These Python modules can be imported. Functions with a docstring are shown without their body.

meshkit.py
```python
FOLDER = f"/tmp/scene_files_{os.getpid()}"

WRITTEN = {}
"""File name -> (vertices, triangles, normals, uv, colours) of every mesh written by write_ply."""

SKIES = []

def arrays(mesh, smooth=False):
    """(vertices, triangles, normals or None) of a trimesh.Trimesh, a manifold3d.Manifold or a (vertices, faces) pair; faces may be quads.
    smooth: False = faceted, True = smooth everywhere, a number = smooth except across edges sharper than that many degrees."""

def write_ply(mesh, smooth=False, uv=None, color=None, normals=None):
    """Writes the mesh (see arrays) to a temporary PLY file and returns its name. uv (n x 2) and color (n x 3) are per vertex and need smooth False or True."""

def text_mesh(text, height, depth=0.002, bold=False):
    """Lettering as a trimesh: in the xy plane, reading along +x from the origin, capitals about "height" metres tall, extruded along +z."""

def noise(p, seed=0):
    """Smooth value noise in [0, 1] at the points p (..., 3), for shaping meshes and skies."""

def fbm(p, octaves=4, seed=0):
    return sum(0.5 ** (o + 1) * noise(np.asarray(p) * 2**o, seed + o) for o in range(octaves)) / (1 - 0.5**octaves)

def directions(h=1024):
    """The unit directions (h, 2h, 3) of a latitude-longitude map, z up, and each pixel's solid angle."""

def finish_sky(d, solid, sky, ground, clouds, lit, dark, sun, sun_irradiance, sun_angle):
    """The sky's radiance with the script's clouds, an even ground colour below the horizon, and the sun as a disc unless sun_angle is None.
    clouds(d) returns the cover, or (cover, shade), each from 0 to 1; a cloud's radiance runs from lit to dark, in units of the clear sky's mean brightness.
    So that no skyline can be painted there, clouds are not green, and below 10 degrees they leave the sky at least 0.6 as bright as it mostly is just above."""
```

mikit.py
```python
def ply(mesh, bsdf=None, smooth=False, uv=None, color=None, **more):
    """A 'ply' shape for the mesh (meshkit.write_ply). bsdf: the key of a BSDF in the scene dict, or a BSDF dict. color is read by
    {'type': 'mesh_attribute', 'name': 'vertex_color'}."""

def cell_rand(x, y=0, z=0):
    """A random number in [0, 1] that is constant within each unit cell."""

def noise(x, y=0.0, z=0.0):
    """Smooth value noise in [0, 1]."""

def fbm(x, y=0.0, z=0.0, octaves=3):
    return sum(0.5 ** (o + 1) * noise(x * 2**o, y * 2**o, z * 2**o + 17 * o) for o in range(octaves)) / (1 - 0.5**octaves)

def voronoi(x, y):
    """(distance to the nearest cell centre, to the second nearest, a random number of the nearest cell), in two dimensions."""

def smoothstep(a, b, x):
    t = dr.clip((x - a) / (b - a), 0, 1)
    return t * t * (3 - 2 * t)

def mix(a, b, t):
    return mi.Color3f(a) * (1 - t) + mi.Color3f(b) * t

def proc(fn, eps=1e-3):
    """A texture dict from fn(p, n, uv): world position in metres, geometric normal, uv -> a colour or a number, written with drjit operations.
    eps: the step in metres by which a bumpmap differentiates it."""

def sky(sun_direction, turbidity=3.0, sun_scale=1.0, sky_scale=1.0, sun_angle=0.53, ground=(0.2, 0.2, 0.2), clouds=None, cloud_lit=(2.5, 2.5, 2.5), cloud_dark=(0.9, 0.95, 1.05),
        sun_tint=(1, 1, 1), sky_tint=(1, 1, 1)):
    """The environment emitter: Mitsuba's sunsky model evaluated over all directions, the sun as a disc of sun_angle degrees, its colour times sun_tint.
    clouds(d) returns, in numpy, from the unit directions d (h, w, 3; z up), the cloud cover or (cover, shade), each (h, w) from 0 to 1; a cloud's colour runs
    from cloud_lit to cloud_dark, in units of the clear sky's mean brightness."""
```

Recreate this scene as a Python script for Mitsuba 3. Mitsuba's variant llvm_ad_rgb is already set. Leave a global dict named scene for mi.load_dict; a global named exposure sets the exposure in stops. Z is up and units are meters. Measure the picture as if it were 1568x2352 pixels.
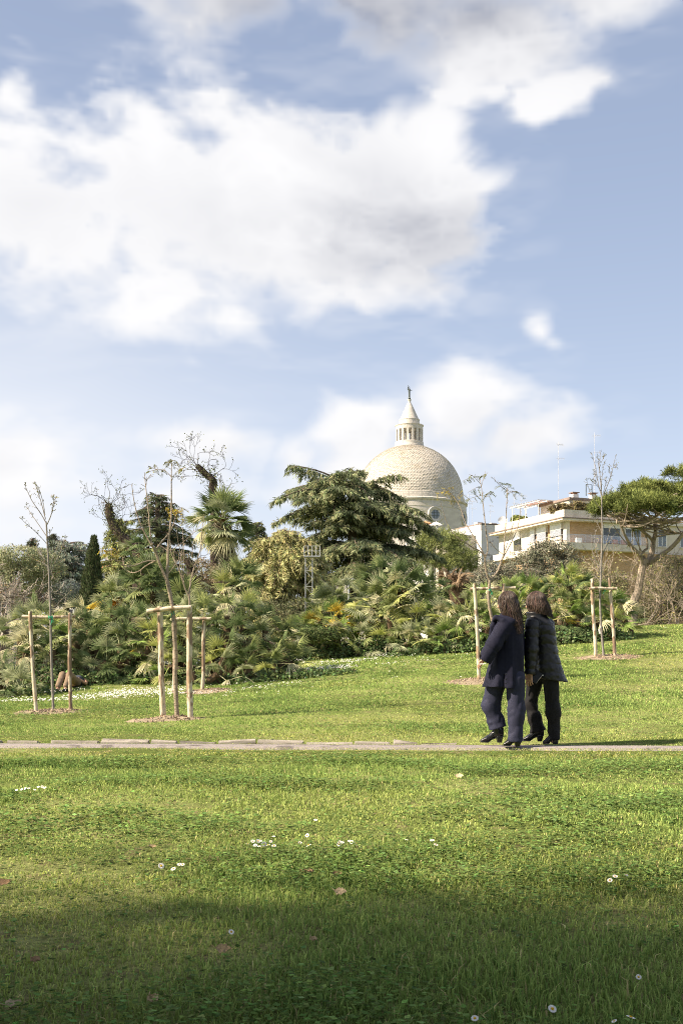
import math, random
import numpy as np
import trimesh, manifold3d as m3
import shapely.geometry as sg
import drjit as dr
import mitsuba as mi
import mikit, meshkit
from mikit import proc, noise, fbm, smoothstep, mix
from scipy.interpolate import RBFInterpolator
from scipy.sparse import coo_matrix

T = mi.ScalarTransform4f
scene, labels = {}, {}
PI = math.pi

# ------------------------------------------------------------------ camera, sky, exposure
FL, CU, HV, EYE = 2538.0, 784.0, 1527.0, 0.9     # focal length, centre column and eye level in units of 1/1568 of the picture's width


def at(u, v, Y):
    """The point at depth Y (metres north of the camera) that is seen at column u, row v: used to measure the place off the photograph."""
    return np.array([(u - CU) / FL * Y, Y, EYE - (v - HV) / FL * Y])


scene['camera'] = {
    'type': 'perspective', 'fov': math.degrees(2 * math.atan(784 / FL)), 'fov_axis': 'x',
    'principal_point_offset_x': 0.0, 'principal_point_offset_y': (1176 - HV) / 2352,
    'near_clip': 0.05, 'far_clip': 9000.0,
    'to_world': T().look_at(origin=[0, 0, EYE], target=[0, 10, EYE], up=[0, 0, 1]),
}
exposure = 2.42
SUN_EL = math.radians(39)
SUN = np.array([-math.cos(math.radians(17)) * math.cos(SUN_EL), -math.sin(math.radians(17)) * math.cos(SUN_EL), math.sin(SUN_EL)])


def cloud_fn(d):
    az = np.degrees(np.arctan2(d[..., 0], d[..., 1]))
    el = np.degrees(np.arcsin(np.clip(d[..., 2], -1, 1)))
    # domain-warped noise over directions
    q = d * np.array([1, 1, 1.4])
    w1, w2 = meshkit.fbm(q * 6 + 3.1, 4, 5) - .5, meshkit.fbm(q * 6 + 9.7, 4, 6) - .5
    q2 = q + .10 * np.stack([w1, w2, .6 * (w1 - w2)], -1)
    puff = sum(.56 ** o * (1 - np.abs(2 * meshkit.noise(q2 * (8 * 2.1 ** o) + 11 * o, 20 + o) - 1) ** 1.15) for o in range(5)) / 2.15
    soft = meshkit.fbm(q2 * 22 + 2, 4, 9)
    wisp = meshkit.fbm(q2 * np.array([16, 16, 44]) + 6, 4, 41)
    azw, elw = az + 3.2 * (w1 + w2), el + 2.6 * w2

    def E(a, e, ra, re, k=1.0, tail=1.6):
        y = (elw - e) / re
        y = np.where(y < 0, y / tail, y)                # undersides fray out more slowly than tops
        return k * (1 - np.sqrt(((azw - a) / ra) ** 2 + y ** 2 + 1e-6))

    big = np.maximum.reduce([E(-15.5, 22.0, 11, 4.3), E(-7.0, 23.0, 10.5, 5.2), E(-.6, 23.5, 9.5, 5.4), E(-8.6, 18.6, 6.5, 2.6, .75), E(4.0, 21.8, 6.0, 3.5)])
    bank = np.maximum.reduce([E(-5.5, 31.0, 8.0, 2.4), E(1.5, 31.2, 9.5, 2.8, 1, 1.2), E(8.0, 29.6, 7.6, 3.4, 1, 1.0), E(14.5, 32, 7.5, 3.4, 1, .9)])
    small = np.maximum.reduce([E(11.4, 27.3, 3.4, 1.7, .62, 1), E(13.2, 27.6, 3.2, 1.4, .6, 1), E(9.9, 26.7, 2.4, 1.2, .5, 1), E(10.4, 16.6, 1.2, 1.3, .55, 1), E(10.9, 16.1, 1.3, .9, .5, 1), E(-16.6, 26.6, 1.6, 1.4, .32)])
    low = np.maximum.reduce([E(6.3, 13.2, 4.8, 2.9, 1, 1.9), E(.8, 12.3, 4.2, 2.4, 1, 2), E(8.8, 12.0, 5.2, 2.5, 1, 1.8), E(-7.3, 11.0, 4.2, 1.7, .8, 2.5), E(-17, 10.0, 6.5, 2.7, .9, 3), E(-2.4, 10.6, 2.6, 1.5, .7, 2), E(4, 11.2, 7, 2.0, .85, 2)])
    outside = np.clip(np.clip((np.abs(az) - 18) / 10, 0, 1) + np.clip((el - 32) / 6, 0, 1), 0, 1)
    wide = (meshkit.fbm(q2 * 3.1 + 4, 4, 31) - .52) * 4 * outside - 2.0 * (1 - outside)
    f = np.maximum.reduce([big, bank, small, low, wide])
    base = f + .95 * (puff - .66) + .6 * (soft - .5) - .23
    cover = np.clip((base + .02) / np.where(elw > 27.5, .50, np.where(el < 17, .60, (.34 + .20 * np.clip((20.8 - elw) / 3, 0, 1)))), 0, 1)
    cover = cover * cover * (3 - 2 * cover)
    thin = .26 * np.clip((wisp - .44) * 3.0, 0, 1) * np.clip(f + .30, 0, .5) / .5
    cover = 1 - (1 - cover) * (1 - thin)
    haze = .17 + .38 * np.exp(-np.clip(el - 2, 0, 90) / 9.0) + .34 * np.exp(-((az + 20) / 16) ** 2 - ((el - 11) / 8) ** 2)
    haze = np.clip(haze, 0, .9)
    total = 1 - (1 - cover * .985) * (1 - haze)
    # the sides away from the sun and the thick undersides are greyer
    g1 = np.exp(-((azw - 2.4) / 5.6) ** 2 - ((elw - 20.6) / 2.2) ** 2) * .80
    g2 = np.exp(-((azw - 4) / 15) ** 2 - ((elw - 30.2) / 2.6) ** 2) * .75
    body = np.clip(base * 1.3, 0, 1)
    shade = (g1 + g2) * np.clip(1.75 - 1.55 * puff, .15, 1.2) + .46 * body * np.clip(1.25 - 1.45 * puff, 0, 1) + .12
    shade = np.clip(shade, 0, 1) * np.clip(cover * 1.3, 0, 1)
    return total, shade


scene['sky'] = mikit.sky(SUN.tolist(), turbidity=3, sun_scale=1.55, sun_angle=1.2, sun_tint=(.965, 1.0, 1.09), clouds=cloud_fn, sky_tint=(1.07, .905, .92), cloud_lit=(2.62, 2.60, 2.60), cloud_dark=(1.12, 1.16, 1.32), ground=(.12, .14, .06))


# ------------------------------------------------------------------ helpers: names
def numbered(name):
    if name not in scene and name not in labels and not any(k.startswith(name + '__') for k in (name,)):
        return name
    k = 1
    while f'{name}_{k:03d}' in scene or f'{name}_{k:03d}' in labels:
        k += 1
    return f'{name}_{k:03d}'


COUNT = {}


def next_key(name):
    """name, name_001, name_002 ..."""
    n = COUNT.get(name, 0)
    COUNT[name] = n + 1
    return name if n == 0 else f'{name}_{n:03d}'


def thing(name, label, category, group=None):
    key = next_key(name)
    labels[key] = {'label': label, 'category': category}
    if group:
        labels[key]['group'] = group
    return key


def part(parent, name, shape, label=None, kind=None):
    key = next_key(parent + '__' + name)
    scene[key] = shape
    if label or kind:
        labels[key] = {}
        if label:
            labels[key]['label'] = label
        if kind:
            labels[key]['kind'] = kind
    return key


def struct(name, shape, label=None):
    key = next_key(name)
    scene[key] = shape
    labels[key] = {'kind': 'structure'}
    if label:
        labels[key]['label'] = label
    return key


def stuff(name, shape, label, category):
    key = next_key(name)
    scene[key] = shape
    labels[key] = {'label': label, 'category': category, 'kind': 'stuff'}
    return key


# ------------------------------------------------------------------ helpers: meshes
LEAF = 1.22


class MB:
    """Collects triangles (and a colour per vertex) into one mesh."""

    def __init__(s):
        s.v, s.f, s.c, s.n = [], [], [], 0

    def add(s, v, f, c=(1, 1, 1)):
        v = np.asarray(v, float).reshape(-1, 3)
        f = np.asarray(f, int)
        if f.shape[1] == 4:
            f = np.vstack([f[:, [0, 1, 2]], f[:, [0, 2, 3]]])
        c = np.asarray(c, float)
        s.v.append(v)
        s.f.append(f + s.n)
        s.c.append(np.broadcast_to(c, v.shape) if c.ndim < 2 or len(c) == len(v) else c)
        s.n += len(v)
        return s

    def arrays(s):
        return np.vstack(s.v), np.vstack(s.f), np.vstack(s.c)

    def ply(s, bsdf, smooth=False, color=True):
        v, f, c = s.arrays()
        if bsdf == 'leaf_material':
            c = np.clip(c * LEAF, 0, .85)               # a thin leaf sends part of this through to its other side
        return mikit.ply((v, f), bsdf, smooth=smooth, color=c if color else None)


def unit(v):
    v = np.asarray(v, float)
    return v / np.maximum(np.linalg.norm(v, axis=-1, keepdims=True), 1e-12)


def frames(p):
    """Parallel-transported side and up vectors along the polyline p."""
    t = np.gradient(p, axis=0)
    t = unit(t)
    a = np.cross(t[0], [0.31, .2, .93])
    if np.linalg.norm(a) < 1e-3:
        a = np.cross(t[0], [1, 0, 0])
    a = unit(a)
    A = [a]
    for i in range(1, len(p)):
        a = a - t[i] * a.dot(t[i])
        a = a / max(np.linalg.norm(a), 1e-9)
        A.append(a)
    A = np.array(A)
    return t, A, np.cross(t, A)


def tube(p, r, n=6, caps=True, wob=0.0, seed=0):
    """(vertices, triangles) of a tapering tube along the points p with radii r."""
    p = np.asarray(p, float)
    r = np.broadcast_to(np.asarray(r, float), (len(p),))
    t, A, B = frames(p)
    th = np.arange(n) / n * 2 * PI
    ring = np.cos(th)[None, :, None] * A[:, None] + np.sin(th)[None, :, None] * B[:, None]
    rr = r[:, None, None]
    if wob:
        q = p[:, None] + ring * r.mean()
        rr = rr * (1 + wob * 2 * (meshkit.fbm(q / (r.mean() * 2.2) + seed * 7.7, 3, seed)[..., None] - .5))
    v = (p[:, None] + ring * rr).reshape(-1, 3)
    i, j = np.meshgrid(np.arange(len(p) - 1), np.arange(n), indexing='ij')
    a, b = i * n + j, i * n + (j + 1) % n
    q = np.stack([a, b, b + n, a + n], -1).reshape(-1, 4)
    f = np.vstack([q[:, [0, 1, 2]], q[:, [0, 2, 3]]])
    if caps:
        k = np.arange(n)
        v = np.vstack([v, p[:1], p[-1:]])
        m = len(v)
        last = (len(p) - 1) * n
        f = np.vstack([f, np.stack([(k + 1) % n, k, k * 0 + m - 2], 1), np.stack([last + k, last + (k + 1) % n, k * 0 + m - 1], 1)])
    return v, f


def spline(pts, m=6):
    """Catmull-Rom through pts, m steps per span."""
    P = np.asarray(pts, float)
    if len(P) < 3:
        k = np.linspace(0, 1, m + 1)[:, None]
        return P[0] * (1 - k) + P[-1] * k
    Q = np.vstack([2 * P[0] - P[1], P, 2 * P[-1] - P[-2]])
    out = []
    for i in range(1, len(Q) - 2):
        t = np.linspace(0, 1, m, endpoint=False)[:, None]
        a, b, c, d = Q[i - 1], Q[i], Q[i + 1], Q[i + 2]
        out.append(.5 * (2 * b + (c - a) * t + (2 * a - 5 * b + 4 * c - d) * t * t + (3 * b - a - 3 * c + d) * t ** 3))
    return np.vstack(out + [P[-1:]])


def box(c, s, rot=None):
    """(vertices, quads) of a box: centre c, size s, optional 3x3 axes (rows)."""
    k = np.array([[x, y, z] for x in (-.5, .5) for y in (-.5, .5) for z in (-.5, .5)])
    v = k * np.asarray(s, float)
    if rot is not None:
        v = v @ np.asarray(rot, float)
    f = np.array([[0, 1, 3, 2], [4, 6, 7, 5], [0, 4, 5, 1], [2, 3, 7, 6], [0, 2, 6, 4], [1, 5, 7, 3]])
    return v + np.asarray(c, float), f


def lathe(prof, n=48, a0=0, a1=2 * PI):
    """(vertices, quads) of a profile [(r, z)...] turned about the z axis."""
    P = np.asarray(prof, float)
    full = abs(a1 - a0 - 2 * PI) < 1e-6
    th = a0 + (a1 - a0) * np.arange(n if full else n + 1) / n
    v = np.stack([P[:, None, 0] * np.cos(th), P[:, None, 0] * np.sin(th), P[:, None, 1] + 0 * th], -1)
    m = len(th)
    i, j = np.meshgrid(np.arange(len(P) - 1), np.arange(m if full else m - 1), indexing='ij')
    a, b = i * m + j, i * m + (j + 1) % m
    return v.reshape(-1, 3), np.stack([a, b, b + m, a + m], -1).reshape(-1, 4)


def surface_nets(fn, lo, hi, h):
    """The zero surface of fn(points) < 0 as (vertices, triangles), one vertex per crossed cell."""
    lo, hi = np.asarray(lo, float), np.asarray(hi, float)
    n = np.ceil((hi - lo) / h).astype(int) + 1
    ax = [lo[k] + h * np.arange(n[k]) for k in range(3)]
    G = np.stack(np.meshgrid(*ax, indexing='ij'), -1)
    D = fn(G.reshape(-1, 3)).reshape(n)
    inside = D < 0
    cs = np.zeros(n - 1, int)
    for a, b, c in np.ndindex(2, 2, 2):
        cs += inside[a:n[0] - 1 + a, b:n[1] - 1 + b, c:n[2] - 1 + c]
    act = (cs > 0) & (cs < 8)
    idx = -np.ones(n - 1, int)
    idx[act] = np.arange(act.sum())
    cell = np.argwhere(act)
    acc, cnt = np.zeros((len(cell), 3)), np.zeros((len(cell), 1))
    C = [np.array(k) for k in np.ndindex(2, 2, 2)]
    for p in C:
        for q in C:
            if (q - p).sum() == 1 and ((q - p) >= 0).all():
                d0 = D[tuple((cell + p).T)]
                d1 = D[tuple((cell + q).T)]
                x = (d0 < 0) != (d1 < 0)
                t = np.where(x, d0 / np.where(x, d0 - d1, 1), 0)[:, None]
                acc += np.where(x[:, None], p + (q - p) * t, 0)
                cnt += x[:, None]
    v = lo + h * (cell + acc / np.maximum(cnt, 1))
    F = []
    for k in range(3):
        u, w = (k + 1) % 3, (k + 2) % 3
        sl = [slice(None)] * 3
        sl[k] = slice(0, n[k] - 1)
        sl[u] = slice(1, n[u] - 1)
        sl[w] = slice(1, n[w] - 1)
        s2 = list(sl)
        s2[k] = slice(1, n[k])
        i0, i1 = inside[tuple(sl)], inside[tuple(s2)]
        e = np.argwhere(i0 != i1)
        if not len(e):
            continue
        out = i0[tuple(e.T)]
        off = np.zeros(3, int)
        off[u] = off[w] = 1
        e = e + off
        du, dw = np.zeros(3, int), np.zeros(3, int)
        du[u], dw[w] = 1, 1
        q = np.stack([idx[tuple((e - du - dw).T)], idx[tuple((e - dw).T)], idx[tuple(e.T)], idx[tuple((e - du).T)]], 1)
        q[~out] = q[~out][:, ::-1]
        F.append(q)
    F = np.vstack(F)
    return v, np.vstack([F[:, [0, 1, 2]], F[:, [0, 2, 3]]])


def smooth_mesh(tm, iterations=4, lamb=.5, nu=.53):
    """Taubin smoothing with evenly weighted neighbours."""
    e = tm.edges_unique
    n = len(tm.vertices)
    A = coo_matrix((np.ones(2 * len(e)), (np.r_[e[:, 0], e[:, 1]], np.r_[e[:, 1], e[:, 0]])), shape=(n, n)).tocsr()
    w = 1 / np.maximum(np.asarray(A.sum(1)), 1)
    v = np.array(tm.vertices)
    for i in range(iterations * 2):
        v = v + (lamb if i % 2 == 0 else -nu) * (A @ v * w - v)
    tm.vertices = v
    return tm


def smin(a, b, k):
    h = np.clip(.5 + .5 * (b - a) / k, 0, 1)
    return b * (1 - h) + a * h - k * h * (1 - h)


def cone_sdf(p, a, b, ra, rb, flat=None):
    a, b = np.asarray(a, float), np.asarray(b, float)
    ab = b - a
    t = np.clip(((p - a) @ ab) / ab.dot(ab), 0, 1)
    d = p - a - t[:, None] * ab
    return np.linalg.norm(d, axis=1) - (ra + (rb - ra) * t)


def chain_sdf(p, pts, rs, k=.03):
    out = None
    for i in range(len(pts) - 1):
        d = cone_sdf(p, pts[i], pts[i + 1], rs[i], rs[i + 1])
        out = d if out is None else smin(out, d, k)
    return out


def loft_sdf(p, zs, cx, cy, rx, ry, rot=0.0):
    """A solid of stacked ellipses between zs[0] and zs[-1] (zs ascending)."""
    z = p[:, 2]
    I = lambda a: np.interp(z, zs, a)
    x, y = p[:, 0] - I(cx), p[:, 1] - I(cy)
    c, s = math.cos(rot), math.sin(rot)
    x, y = c * x + s * y, -s * x + c * y
    a, b = I(rx), I(ry)
    d = (np.sqrt((x / a) ** 2 + (y / b) ** 2 + 1e-9) - 1) * np.minimum(a, b)
    return np.maximum(d, np.maximum(zs[0] - z, z - zs[-1]))


def ell_sdf(p, c, r, R=None):
    q = p - np.asarray(c)
    if R is not None:
        q = q @ np.asarray(R).T
    k0 = np.linalg.norm(q / r, axis=1)
    return (k0 - 1) * min(r)


def quads_leaf(pos, dirv, nrm, length, width, col, tipw=.15):
    """Many small leaves: a kite each, 4 vertices and 2 triangles."""
    pos, dirv = np.asarray(pos), unit(dirv)
    side = unit(np.cross(dirv, nrm))
    length, width = np.broadcast_to(length, len(pos))[:, None], np.broadcast_to(width, len(pos))[:, None]
    a = pos
    m = pos + dirv * length * .45
    b = pos + dirv * length
    v = np.stack([a, m + side * width * .5, b, m - side * width * .5], 1).reshape(-1, 3)
    i = np.arange(len(pos))[:, None] * 4
    f = np.vstack([i + [0, 1, 2], i + [0, 2, 3]])
    c = np.repeat(np.broadcast_to(col, (len(pos), 3)), 4, 0)
    return v, f, c


def rand_unit(rng, n):
    return unit(rng.normal(size=(n, 3)))


def vary(rng, base, n, dv=.25, dh=.08):
    """n colours about base: brightness and hue jitter."""
    b = np.asarray(base, float)
    k = np.exp(rng.normal(0, dv, (n, 1)))
    return np.clip(b * k * np.exp(rng.normal(0, dh, (n, 3))), .003, .9)


# ------------------------------------------------------------------ materials (each defined once)
def rgb(c):
    return {'type': 'rgb', 'value': list(map(float, c))}


def principled(name, color, rough=.6, spec=.4, **more):
    scene[name] = {'type': 'twosided', 'bsdf': {'type': 'principled', 'base_color': color, 'roughness': rough, 'specular': spec, **more}}


VC = {'type': 'mesh_attribute', 'name': 'vertex_color'}
scene['leaf_material'] = {'type': 'principledthin', 'base_color': VC, 'roughness': .38, 'spec_trans': 0.0, 'diff_trans': .6, 'eta': 1.5}
scene['matte_material'] = {'type': 'twosided', 'bsdf': {'type': 'diffuse', 'reflectance': VC}}
principled('tinted_material', VC, .55, .4)


# ------------------------------------------------------------------ the lawn, the ground beyond, the path
GP = [(0, -3, 0), (0, 4, 0), (-4, 5, 0), (4, 5, 0), (0, 9, 0.0), (-5, 12, .0), (0, 12, .0), (5, 12, .0), (3, 14.5, .03), (-3, 14.5, 0.0), (7, 14, .06)]
for u, v, Y in ((120, 1637, 20), (395, 1657, 17.5), (480, 1597, 25), (1105, 1551, 22), (1385, 1509, 26.5), (1568, 1430, 38), (1480, 1437, 36.5), (750, 1502, 33), (900, 1494, 34), (200, 1566, 27),
                (10, 1604, 25), (500, 1572, 27), (660, 1560, 27.5), (1040, 1500, 31), (1320, 1472, 31), (1568, 1600, 20), (1250, 1660, 16)):
    GP.append(at(u, v, Y))
GP += [(-14, 30, .1), (-14, 45, .2), (0, 45, 1.3), (14, 30, 1.6), (18, 45, 2.3), (-14, 12, 0), (14, 12, .15)]
GP = np.array(GP, float)
_rbf = RBFInterpolator(GP[:, :2], GP[:, 2], kernel='linear', smoothing=.25)
_gx, _gy = np.linspace(-16, 20, 145), np.linspace(-6, 46, 209)
_G = _rbf(np.stack(np.meshgrid(_gx, _gy, indexing='ij'), -1).reshape(-1, 2)).reshape(145, 209)
from scipy.ndimage import gaussian_filter, map_coordinates
_G = gaussian_filter(_G, 5)


def path_y(x):
    """Middle of the footpath."""
    return 12.165 - .05 * (np.asarray(x, float) - 2)


def gz(x, y, fine=True):
    """Height of the ground."""
    x, y = np.asarray(x, float), np.asarray(y, float)
    h = map_coordinates(_G, [np.clip((x + 16) / 36 * 144, 0, 144), np.clip((y + 6) / 52 * 208, 0, 208)], order=1)
    near = 1 - np.clip((np.hypot(x * .7, y) - 48) / 110, 0, 1)
    h = h * near * near * (3 - 2 * near) - .15 * (1 - near)
    d = np.abs(y - path_y(x))
    flat = np.clip((d - .3) / .8, 0, 1)
    h = h * flat + .0 * (1 - flat)
    if fine:
        p = np.stack([x, y, 0 * x], -1)
        h = h + flat * (.030 * (meshkit.fbm(p * .9, 2, 3) - .5) + .022 * (meshkit.noise(p * 3.1, 8) - .5)) * np.clip(2 - np.hypot(x, y) / 40, 0, 1)
    return h


xs = np.unique(np.concatenate([np.linspace(-26, 26, 131), -26 - np.geomspace(1, 4000, 24), 26 + np.geomspace(1, 4000, 24)]))
ys = np.unique(np.concatenate([np.linspace(-8, 56, 181), -8 - np.geomspace(1, 3000, 18), 56 + np.geomspace(1, 6000, 30)]))
X, Y_ = np.meshgrid(xs, ys, indexing='ij')
Zg = gz(X, Y_)
Zg = np.where(np.abs(Y_ - path_y(X)) < .45, Zg - .03, Zg)
i, j = np.meshgrid(np.arange(len(xs) - 1), np.arange(len(ys) - 1), indexing='ij')
a = i * len(ys) + j
lawn_v = np.stack([X, Y_, Zg], -1).reshape(-1, 3)
lawn_f = np.stack([a, a + len(ys), a + len(ys) + 1, a + 1], -1).reshape(-1, 4)


def lawn_tex(p, n, uv):
    m = fbm(p.x * .55, p.y * .55, 0, 3)
    s = fbm(p.x * 9, p.y * 9, 1, 3)
    c = mix([.09, .12, .034], [.20, .215, .085], smoothstep(.3, .7, m))
    c = mix(c, mi.Color3f(.17, .14, .08), smoothstep(.60, .78, s) * .7)
    return c * (.65 + .7 * noise(p.x * 60, p.y * 60, 2))


scene['lawn_material'] = {'type': 'twosided', 'bsdf': {'type': 'diffuse', 'reflectance': proc(lawn_tex)}}
struct('lawn_ground', mikit.ply((lawn_v, lawn_f), 'lawn_material', smooth=True))


def asphalt_tex(p, n, uv):
    s = noise(p.x * 140, p.y * 140, p.z * 140)
    m = fbm(p.x * 2.2, p.y * 2.2, 3, 4)
    return mix([.20, .18, .172], [.32, .296, .288], s * .5 + m * .5) * (1 - .45 * smoothstep(.62, .75, fbm(p.x * 5, p.y * 9, 9, 3)))


scene['asphalt_material'] = {'type': 'twosided', 'bsdf': {'type': 'diffuse', 'reflectance': proc(asphalt_tex)}}
px = np.linspace(-16, 16, 129)
rng = np.random.default_rng(5)
prof = [(-.20, -.04), (-.17, .004), (-.06, .010), (.08, .008), (.17, .002), (.20, -.04)]
V = np.array([[x, path_y(x) + o + (.09 * (meshkit.fbm(np.array([x * 2.7, 5, k * .3]), 3) - .5)), z] for x in px for k, (o, z) in enumerate(prof)])
m_ = len(prof)
pf = np.array([[i * m_ + j, (i + 1) * m_ + j, (i + 1) * m_ + j + 1, i * m_ + j + 1] for i in range(len(px) - 1) for j in range(m_ - 1)])
path = struct('footpath', mikit.ply((V, pf), 'asphalt_material', smooth=True))


def stone_tex(p, n, uv):
    m = fbm(p.x * 14, p.y * 14, p.z * 14, 4)
    return mix([.22, .20, .17], [.40, .37, .33], m) * (1 - .4 * smoothstep(.55, .7, fbm(p.x * 5, p.y * 5, p.z * 30, 3)))


scene['kerb_material'] = {'type': 'twosided', 'bsdf': {'type': 'diffuse', 'reflectance': proc(stone_tex)}}
# a broken run of kerb stones along the far side, sunk and grown over towards the right
x = -5.2
while x < 3.4:
    L = rng.uniform(.22, .62)
    gap = rng.uniform(.012, .03) if rng.random() < .75 else rng.uniform(.05, .22)
    if x > 1.15 and rng.random() < .62:
        x += L + gap
        continue
    hull = []
    for sx in (-1, 1):
        for sy in (-1, 1):
            for sz in (0, 1):
                hull.append([sx * (L / 2 - (.012 if sz else 0)) + rng.normal(0, .006), sy * (.060 - (.014 if sz else 0)) + rng.normal(0, .008), -.05 if not sz else .05 + rng.normal(0, .010) - max(0, x - 1) * .012])
    hull += [[sx * L * .47, sy * .057, .028] for sx in (-1, 1) for sy in (-1, 1)]
    cv = trimesh.convex.convex_hull(np.array(hull))
    xc = x + L / 2
    ang = rng.normal(-2, 1.6)
    part(path, 'kerb_stone', {**mikit.ply(cv, 'kerb_material', smooth=25), 'to_world': T().translate([xc, float(path_y(xc)) + .40 + rng.normal(0, .010), -.033 + rng.normal(0, .009)]).rotate([0, 0, 1], ang).rotate([1, 0, 0], rng.normal(0, 4))})
    x += L + gap

# ------------------------------------------------------------------ turf
rng = np.random.default_rng(11)


def patches(x, y):
    """Patchiness of the turf: (how tall, how dry, how much clover), each 0..1, in plan."""
    p = np.stack([x, y, 0 * x], -1)
    t = meshkit.fbm(p * .8 + 5, 4, 51)
    d = meshkit.fbm(p * .55 + 15, 4, 52)
    c = meshkit.fbm(p * np.array([.75, 1.1, 1]) + 25, 4, 53)
    dd = np.abs(y - path_y(x))
    edge = np.exp(-((y - path_y(x) + .75) / .65) ** 2)           # trodden, dry strip on the near side of the path
    dry = np.clip((d - .50) * 3.2, 0, 1) * .55 + .95 * edge * np.clip(.15 + .45 * np.clip(x / 3 + .6, 0, 1) + 1.6 * (meshkit.fbm(p * 1.3 + 31, 3, 57) - .2), 0, 1)
    dry = dry + .35 * np.exp(-((y - path_y(x) - 1.3) / .9) ** 2)
    tall = np.clip((t - .36) * 3.2, 0, 1) * np.clip(dd / 1.6, .15, 1)
    clover = np.clip((c - .465) * 4.5, 0, 1) * np.clip((dd - .9) / 1.2, 0, 1)
    return tall, np.clip(dry, 0, 1), clover


GREEN, DARK, LIME, STRAW = np.array([.205, .302, .080]), np.array([.094, .172, .046]), np.array([.350, .428, .132]), np.array([.52, .45, .23])


def soil_spots(x, y):
    k = np.zeros_like(x)
    for (sx, sy, rx, ry) in SOILS:
        w = 1.0 + 1.3 * (meshkit.fbm(np.stack([x * 3, y * 3, 0 * x], -1), 3, 77) - .5)
        k = np.maximum(k, 1.15 - np.hypot((x - sx) / rx, (y - sy) / ry) * w)
    return np.clip(k * 2.2, 0, 1)


SOILS = [(*at(112, 1638, 20)[:2], .70, .62), (*at(395, 1659, 17.4)[:2], .50, .42), (*at(480, 1597, 25)[:2], .60, .62), (*at(1100, 1553, 22)[:2], .68, .62), (*at(1398, 1511, 26.5)[:2], .78, .72),
         (*at(330, 1664, 17.0)[:2], .30, .22)]


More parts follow.
